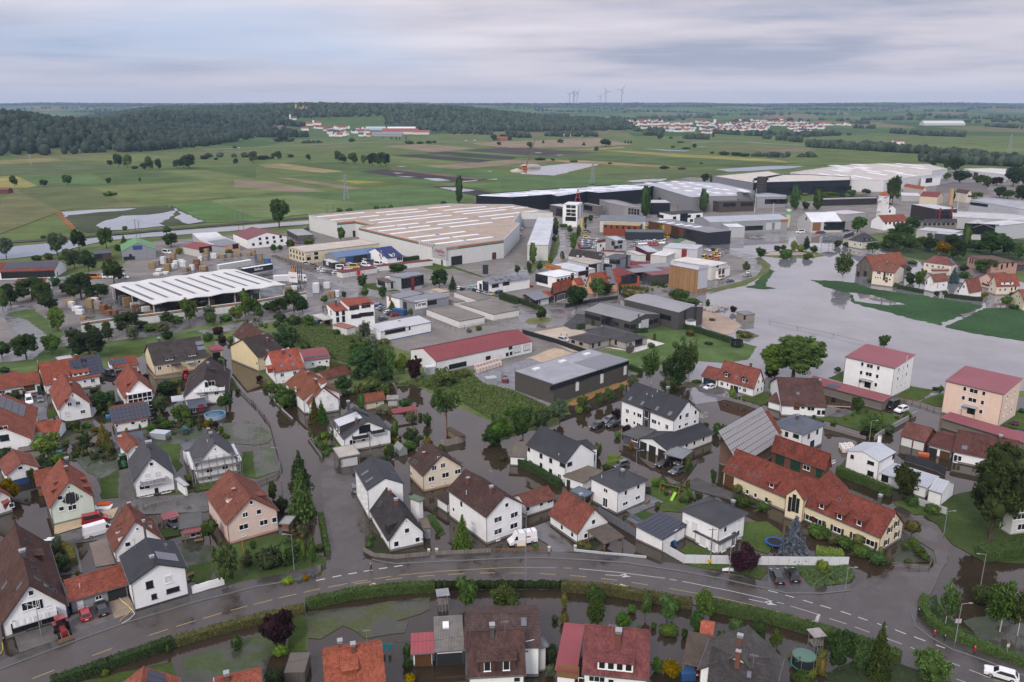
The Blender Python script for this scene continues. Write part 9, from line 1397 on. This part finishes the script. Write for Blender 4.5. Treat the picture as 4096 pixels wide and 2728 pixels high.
def crt(t,x,y,d,col,name,label,cat,rz=0.,mat='plain'):
 w,l,h=d;q=MB();n=max(2,int(w/.6));[q.box((-w/2+(i+.5)*w/n,s*(l/2+.02),h/2),(.1,.05,h-.2))for i in range(n)for s in(-1,1)]
 return thg(t,x,y,name,label,cat,[('shell',MB().box((0,0,h/2),(w,l,h)),mat,col),('rib',q,mat,tuple(v*.85 for v in col)),('roof',MB().box((0,0,h+.04),(w+.1,l+.1,.08)),mat,tuple(min(.7,v*1.2)for v in col))],rz)
for a in(('C1',1320,1150,(6,2.5,2.6),(.04,.09,.2),'shipping_container','blue steel container beside the office cars','container',-.5),('B1',2160,400,(3.4,2.6,2.4),(.3,.31,.32),'site_container','grey steel hut beside the forklift','container',.35),('B1',1598,300,(3,2.6,2.6),(.48,.49,.5),'white_container','white container at the corner of the wine-red hall','container',.4),('B0',960,1525,(2.6,1.4,.8),(.55,.09,.02),'skip','bright orange skip on the white trailer by the mint house','skip',.15),('B0',940,1545,(4,2,.5),(.55,.55,.55),'trailer','white flat trailer under the orange skip','trailer',.15),('A2',1610,1530,(2.2,1.5,1.3),(.03,.08,.2),'cart','blue box trailer in front of the carport','trailer',.1),('B3',1430,1055,(2.4,1.4,.6),(.4,.1,.05),'cart','small trailer with red load floating by the garages','trailer',-.4),('B0',1480,890,(4.6,2.6,1.7),(.33,.35,.38),'boat_shed','grey covered boat trailer behind the scaffolded house','boat trailer',-.2),('A1',390,1500,(3,4.6,2.2),(.1,.085,.075),'rusty_pen','rust-brown roofed kennel behind the copper tree','kennel',.05),('C0',575,835,(5,2.4,1.4),(.2,.22,.25),'skip','grey skip before the solar depot','skip',.1),('B0',520,1050,(2.6,1.6,1),(.12,.26,.2),'tarp_stack','green tarpaulin stack by the hedge','stack',.1),('B0',995,705,(1.,.8,.7),(.03,.22,.42),'crate','bright blue plastic crate beside the annexe','crate',.2)):crt(*a)
T('B1')
for i in range(8):
 for j in range(2):p=at((2022+i*29+j*18,262-i*9+j*34));auto(goods(p.x,p.y,.35,1.1,1.1,1.7,(.6,.5,.45)),'orange and white wrapped stack','pallet stack','wrapped stacks on the paved apron')
T('B3')
for i in range(3):
 for j in range(3):p=at((670+i*42+j*14,985-i*4+j*20));auto(goods(p.x,p.y,-.35,1.1,1.1,1.1,(.62,.58,.54)),'white wrapped block stack','pallet stack','block stacks in the flooded lane')
r=thg('B1',2292,385,'forklift','dark red forklift on the paved apron','forklift',[('body',MB().box((0,0,.8),(2,1.2,.9)).box((-.7,0,1.3),(.6,1.1,.5)),'paint',(.2,.02,.025)),('mast',MB().box((1.1,.4,1.6),(.1,.1,3.2)).box((1.1,-.4,1.6),(.1,.1,3.2)).box((1.1,0,2.4),(.08,.9,.1)),'rubber',None),('cage',MB().box((.4,.5,1.7),(.06,.06,1.1)).box((-.5,.5,1.8),(.06,.06,.9)).box((.4,-.5,1.7),(.06,.06,1.1)).box((-.5,-.5,1.8),(.06,.06,.9)).box((0,0,2.25),(1.1,1.1,.06)),'rubber',None),('fork',MB().box((1.7,.3,.15),(1.1,.12,.05)).box((1.7,-.3,.15),(1.1,.12,.05)),'steel',None)],2.6)
[plc('wheel',wheelm(.36,.25),None,r,loc=(x,y,.36))for x in(.7,-.7)for y in(-.5,.5)]
H=HN['the scaffolded white house'];og=H.inv@(CAM-H.cen);su=1 if og.x>0 else-1;sc=emp('scaffolding',H.root.location,H.ang,'steel scaffolding round the white gabled house','scaffolding');X0=su*(H.L-H.o+.25);X1=X0+su*.8;n=6
for i in range(n+1):
 y=-H.W-.4+(2*H.W+.8)*i/n
 for x in(X0,X1):MB().cyl((x,y,0),(x,y,6.8 if 0<i<n else 5.4),.05,n=6).bd('standard','steel',sc)
for z in(2,4,6):
 MB().box(((X0+X1)/2,0,z),(.7,2*H.W+.6,.06)).bd('deck','wood_grey',sc);[MB().cyl((X1,-H.W-.4,z+d),(X1,H.W+.4,z+d),.04,n=5).bd('guard_rail','steel',sc)for d in(.5,1)]
for s in(-1,1):MB().box((0,s*(H.W+.5),4.4),(2*H.L,.9,.06)).bd('deck','shutter',sc);[MB().cyl((x,s*(H.W+.9),0),(x,s*(H.W+.9),5.4),.05,n=6).bd('standard','steel',sc)for x in(-H.L,-H.L/2,0,H.L/2,H.L)]
H=HN['the house with the white conservatory'];T('B0');P,n_=hitw(H,(1280,520));rz=math.atan2(n_.x,-n_.y);cs=emp('conservatory',(P.x,P.y,0),rz);cs.parent=H.root;MB().box((0,-1,2.7),(6.4,1.9,5.2)).bd('glazing','glass',cs);q=MB()
for i in range(6):q.box((-3.2+6.4*i/5,-2,2.75),(.14,.1,5.5))
for z in(.1,1.1,2.6,2.9,3.9,5.4):q.box((0,-2,z),(6.5,.1,.16));[q.box((s*3.22,-1,z),(.1,1.9,.16))for s in(-1,1)]
q.bd('white_frame','frame_white',cs);MB().box((0,-1,5.45),(6.7,2.3,.12)).bd('conservatory_roof','shutter',cs)
q=MB();q.add([(-3.4,-3.4,0),(3.4,-3.4,0),(3.4,3.4,0),(-3.4,3.4,0),(-2.9,-2.9,26),(2.9,-2.9,26),(2.9,2.9,26),(-2.9,2.9,26)],[(0,1,5,4),(1,2,6,5),(2,3,7,6),(3,0,4,7)])
P_=[('tower_wall',q,'wall',(.68,.68,.67)),('tower_roof',MB().add([(-3.3,-3.3,26),(3.3,-3.3,26),(3.3,3.3,26),(-3.3,3.3,26),(0,0,29.5)],[(0,1,4),(1,2,4),(2,3,4),(3,0,4),(3,2,1,0)]),'plain',(.3,.08,.04))]+[('balcony',MB().box((-4,0,z),(2.2,2.4,1)),'plain',(.62,.62,.62))for z in(8,13,22)]+[('mural',MB().quad((-2.2,-3.06,z0),(2.4,-3.06,z0+2),(2.4,-3.,z1),(-2.2,-3.,z1-1)),'plain',c)for z0,z1,c in((23,25.6,(.12,.22,.5)),(20.5,23.2,(.55,.5,.45)),(17.5,21,(.5,.33,.16)))]
thg('C3',1035,328,'training_tower','white fire training tower with orange roof, balconies and mural','tower',P_,.25,.86);NICK.append((*at((1035,328)).xy,'the white fire tower'))
thg('C3',178,340,'silo','pale cement silo with green band beside the works hall','silo',[('silo_body',MB().cyl((0,0,0),(0,0,14),2.6,n=16),'plain',(.5,.47,.38)),('green_band',MB().cyl((0,0,14),(0,0,17.5),2.62,n=16),'plain',(.1,.36,.12)),('silo_top',MB().cyl((0,0,17.5),(0,0,19.5),2.6,n=16),'plain',(.55,.54,.5))],0,.66);thg('C3',1672,135,'chimney_stack','square ochre brick chimney stack on the right','chimney',[('shaft',MB().add([(-1.5,-1.5,0),(1.5,-1.5,0),(1.5,1.5,0),(-1.5,1.5,0),(-1.3,-1.3,14),(1.3,-1.3,14),(1.3,1.3,14),(-1.3,1.3,14)],[(0,1,5,4),(1,2,6,5),(2,3,7,6),(3,0,4,7),(4,5,6,7)]),'plain',(.42,.28,.16))]);thg('D2',2285,1060,'cylinder_tower','black ribbed round tower beside the grey factory','tower',[('shell',MB().cyl((0,0,0),(0,0,20),4.7,n=24),'plain',(.05,.045,.05))]+[('ring',MB().cyl((0,0,z),(0,0,z+.4),4.9,n=24),'plain',(.09,.085,.09))for z in range(2,20,3)])
for x,y,h,l in((1738,190,15,'white light mast right of the dark office'),(45,220,9,'white light mast left of the silo'),(2230-2354,210,20,'thin white flag mast by the poplars')):thg('C3',x,y,'light_mast',l,'mast',[('pole',MB().cyl((0,0,0),(0,0,h),.22,.14,8),'plain',(.6,.6,.6))])
q=MB();[q.bm((sx*2,sy*2,0),(sx*.3,sy*.3,9),.35)for sx in(-1,1)for sy in(-1,1)];[q.bm((-1.4,s*1.4,3),(1.4,s*1.4,3),.25)for s in(-1,1)];T('C2');P=at((605,105),16);o=emp('roof_mast',P,0,'red lattice mast on top of the white office tower','mast');q.bd('lattice','plain',o,(.3,.05,.04))
q=MB();[q.bm((x,y,0),(x,y,11),.25)for x in(-2.2,0,2.2)for y in(-.8,.8)];[q.bm((-2.2,.8,z),(2.2,.8,z+2),.15)for z in(1,4,7)];r=thg('C1',385,905,'advertising_frame','steel lattice sign frame with white board beside the lorry','sign',[('lattice',q,'rubber',None),('board',MB().box((-1.6,-1.,5.6),(5,.15,5)),'plain',(.66,.66,.66)),('emblem',MB().box((-1.2,-1.1,9.),(2.2,.12,1.7)),'plain',(.5,.16,.03))],-.4);o=plc('lettering',txt_('hagebau',1.1,.01),'plain',r,(.5,.03,.04),loc=(-1.5,-1.12,5.6));o.rotation_euler=(math.pi/2,0,0)
for t,x,y,w,h,c,l in(('C1',2110,805,3,7,(.04,.04,.045),'black pylon sign beside the car workshop'),('C1',945,800,2,3.4,(.45,.02,.04),'red flag at the low white garages'),('C2',637,400,1.3,11,(.6,.42,.03),'tall yellow banner flag at the van yard'),('C2',517,285,1.6,5,(.5,.05,.05),'red flag before the office tower'),('C2',1520,190,.8,5.5,(.45,.02,.02),'red sculpture flag before the grey factory')):thg(t,x,y,'banner',l,'sign',[('pole',MB().cyl((-w/2,0,0),(-w/2,0,h),.09,n=6),'steel',None),('cloth',MB().box((0,0,h*.6),(w,.08,h*.7)),'cloth',c)])
thg('A3',1725,1150,'notice_board','square notice board on the lamp post by the walkers','sign',[('board',MB().box((0,0,3),(1.,.06,.8)),'plain',(.45,.4,.42)),('post',MB().cyl((0,0,0),(0,0,3.4),.04,n=6),'steel',None)]);thg('A3',2182,1375,'bus_stop_sign','slim bus stop sign at the right edge','sign',[('post',MB().cyl((0,0,0),(0,0,2.9),.05,n=6),'steel',None),('plate',MB().box((0,0,2.9),(.45,.04,.6)),'plain',(.5,.48,.3))])
T('A0');A,B=at((1765,745)),at((2060,660));d=(B-A);q=MB();k=14;u=d.normalized();s=Vc((u.y,-u.x,0));rows=[[A+d*(i/k)+s*y+Vc((0,0,z+random.uniform(-.08,.08)))for i in range(k+1)]for y,z in((.55,.02),(.35,.7),(.1,1.25),(-.2,1.25),(-.4,.7))]
for a,b_ in zip(rows,rows[1:]):[q.quad(a[i],a[i+1],b_[i+1],b_[i])for i in range(k)]
tag(q.bd('tarpaulin','cloth',None,(.62,.62,.61),True),'white tarpaulin draped over the low wall by the road','tarpaulin')
def hose(t,pts,col,label,r=.05):T(t);P=[at(p,.22)for p in pts];q=MB();[q.cyl(a,b_,r,n=6)for a,b_ in zip(P,P[1:])];tag(q.bd('hose','cloth',None,col),label,'hose')
hose('A0',[(1085,780),(1120,830),(1180,870),(1205,910),(1170,950),(1120,985),(1100,1010)],(.5,.33,.03),'yellow fire hose from the garage to the gutter',.07);hose('A0',[(1075,740),(1110,810),(1160,850),(1215,905),(1240,940),(1190,990),(1120,1030)],(.6,.6,.58),'white fire hose from the garage to the gutter',.07);hose('A0',[(20,1205),(28,1270),(0,1310),(-40,1330)],(.5,.42,.03),'yellow hose held by the person at the edge');hose('B0',[(215,595),(240,545),(330,540),(345,570)],(.45,.42,.05),'yellow-green hose round the white van');hose('A0',[(2225,265),(2235,300),(2225,325),(2245,350),(2235,380)],(.5,.16,.03),'orange garden hose on the lawn of the pink house')
thg('A1',1205,1300,'laundry','turquoise laundry hanging beside the orange roof','laundry',[('line_post',MB().cyl((-1,0,0),(-1,0,1.9),.03,n=6).cyl((1,0,0),(1,0,1.9),.03,n=6).bm((-1,0,1.85),(1,0,1.85),.02),'steel',None),('shirt',MB().add([(-.8,0,.5),(-.2,.05,.45),(-.25,0,1.8),(-.75,.03,1.8)],[(0,1,2,3)]),'cloth',(.02,.4,.45)),('towel',MB().add([(.15,0,.55),(.7,.05,.5),(.65,0,1.8),(.2,.03,1.8)],[(0,1,2,3)]),'cloth',(.02,.4,.45))])
for t,x,y,l in(('A0',1745,610,'wooden garden table on the terrace of the white house'),('A0',1830,290,'round table under the pink porch roof'),('B2',1240,1495,'grey patio table beside the cube house'),('B3',640,650,'patio table on the chalet terrace')):thg(t,x,y,'garden_table',l,'table',[('top',MB().box((0,0,.74),(1.7,.9,.06)),'wood',None),('leg',MB().box((-.7,0,.36),(.08,.7,.72)).box((.7,0,.36),(.08,.7,.72)),'wood',None)],random.random())
for t,x,y,rz,l in(('A1',1590,395,.1,'left stone gate post of the corner house'),('A1',1662,390,.1,'right stone gate post of the corner house'),('A2',340,372,0,'grey gate pillar beside the drive'),('A2',580,360,0,'grey gate pillar before the pergola house')):thg(t,x,y,'gate_post',l,'gate post',[('pillar',MB().box((0,0,.55),(.5,.5,1.1)),'wall',(.36,.34,.32)),('cap',MB().box((0,0,1.13),(.6,.6,.08)),'plain',(.5,.45,.4))],rz)
thg('A2',75,318,'board','pale plywood board leaning before the white van','board',[('sheet',MB().bm((0,0,0),(0,.5,1.),2.4,.04),'plain',(.55,.44,.32))],.05);thg('A2',1990,540,'dust_sheet','crumpled white sheet on the verge by the lamp','sheet',[('sheet',MB().add([(-1.4,-.3,.05),(-.3,-.7,.3),(1.3,-.5,.06),(1.5,.3,.1),(.2,.6,.25),(-1.1,.5,.08),(0,0,.5)],[(0,1,6),(1,2,6),(2,3,6),(3,4,6),(4,5,6),(5,0,6)]),'cloth',(.6,.6,.6))])
T('C2');P=at((1800,1105));k=60;tag(plc('rubble_heap',np_mesh('rubble_heap',np.concatenate([IV*RNG.uniform(.4,1.2)+[RNG.normal(0,4),RNG.normal(0,2.2),RNG.uniform(0,1.4)]for _ in range(k)]),np.concatenate([IF+i*len(IV)for i in range(k)])),'paved',None,(.3,.28,.26),loc=P),'grey rubble heap beside the larger grey hall','rubble',kind='stuff')
thg('A0',560,880,'bear_sign','lit square sign with a dark animal emblem on the inn wall','sign',[('box',MB().box((0,0,2.3),(.9,.25,.9)),'frame_white',None),('emblem',MB().box((0,-.14,2.3),(.5,.02,.25)).box((.2,-.14,2.4),(.2,.02,.2)),'rubber',None)],.35)
H=HN['the soot-stained mint house'];T('B0');P,n_=hitw(H,(655,1450));rz=math.atan2(n_.x,-n_.y);q=MB()
for i in range(26):x=random.gauss(0,1.1);h=max(.4,3.4-abs(x)*1.5)*random.uniform(.6,1.1);q.quad((x-.12,-.03,-h*.42),(x+.1,-.03,-h*.45),(x+.06,-.03,h*.5),(x-.05,-.03,h*.52))
q.bd('soot_stain','dull',H.root,(.05,.05,.05),loc=(P.x,P.y,P.z),rz=rz,kind='stuff')
H=HN['the long cream farmhouse'];T('B2')
for x,y in((2732,1625),(2815,1660),(2990,1735),(3170,1805),(3295,1855),(3535,1680),(3472,1735),(3536,1778),(3442,1850)):
 P,n_=hitw(H,(x,y));rz=math.atan2(n_.x,-n_.y);tn=Vc((math.cos(rz),math.sin(rz),0));hw=1.22 if x<3400 else .72
 for s in(-1,1):c=P+tn*s*hw+n_*.05;MB().box((0,0,0),(.5,.06,1.35)).bd('window_shutter','boards',H.root,(.06,.025,.015),loc=c,rz=rz)
P,n_=hitw(H,(1800,1130));rz=math.atan2(n_.x,-n_.y);q=MB();y0,y1=-H.W+H.o,H.W-H.o;k=34;xx=min((1,-1),key=lambda s:proj(H.inv.transposed()@Vc((s*H.L,0,4))+H.cen)[0])*(H.L-H.o+.05)
for i in range(k):
 y=y0+(y1-y0)*(i+.5)/k;z=H.he+H.slope*(H.W-abs(y))-.15;MB().box((0,0,z/2),(.06,(y1-y0)/k-.04,z)).bd('barn_board','wood_grey',H.root,loc=(xx,y,0))
 # labels that name the neighbour
for t,x,y,s in(('D2',400,800,'the quarry pond'),('C0',1200,280,'the flooded field'),('D0',120,900,'the yellow field'),('D1',1000,740,'the field copse'),('D0',1200,760,'the left field clump'),('D2',860,585,'the round field thicket'),('D1',1700,880,'the ploughed strip'),('C3',250,590,'the gravel island'),('C2',240,1200,'the turning circle'),('D2',1400,620,'the thin flooded channel'),('D0',1900,560,'the forest edge'),('D1',900,540,'the village road'),('D2',2050,660,'the far reed belt'),('C0',300,950,'the left tree belt'),('C0',1400,400,'the railway'),('C1',1400,160,'the railway behind the warehouse'),('D2',1450,900,'the railway behind the factory'),('D3',800,750,'the railway at the white factory')):
 T(t);P=far((x,y));NICK.append((P.x,P.y,s))
ORD='first second third fourth fifth sixth seventh eighth ninth tenth eleventh twelfth'.split();NUM='one two three four five six seven eight nine ten eleven twelve'.split()
nk=np.array([(a,b_)for a,b_,_ in NICK]);by={}
for o,d,x,y in AUTO:by.setdefault((d,NICK[int(np.argmin((nk[:,0]-x)**2+(nk[:,1]-y)**2))][2]),[]).append((proj((x,y,0))[0],o))
for(d,s),l in by.items():
 l.sort(key=lambda q:q[0]);n=len(l)
 for i,(_,o)in enumerate(l):o['label']=f'{d} by {s}' if n==1 else f'{d} by {s}, {"leftmost" if i == 0 else "rightmost" if i == n - 1 else (ORD[i] if i < 12 else str(i + 1) + "th") + " from left"} of {NUM[n - 1] if n <= 12 else n}'
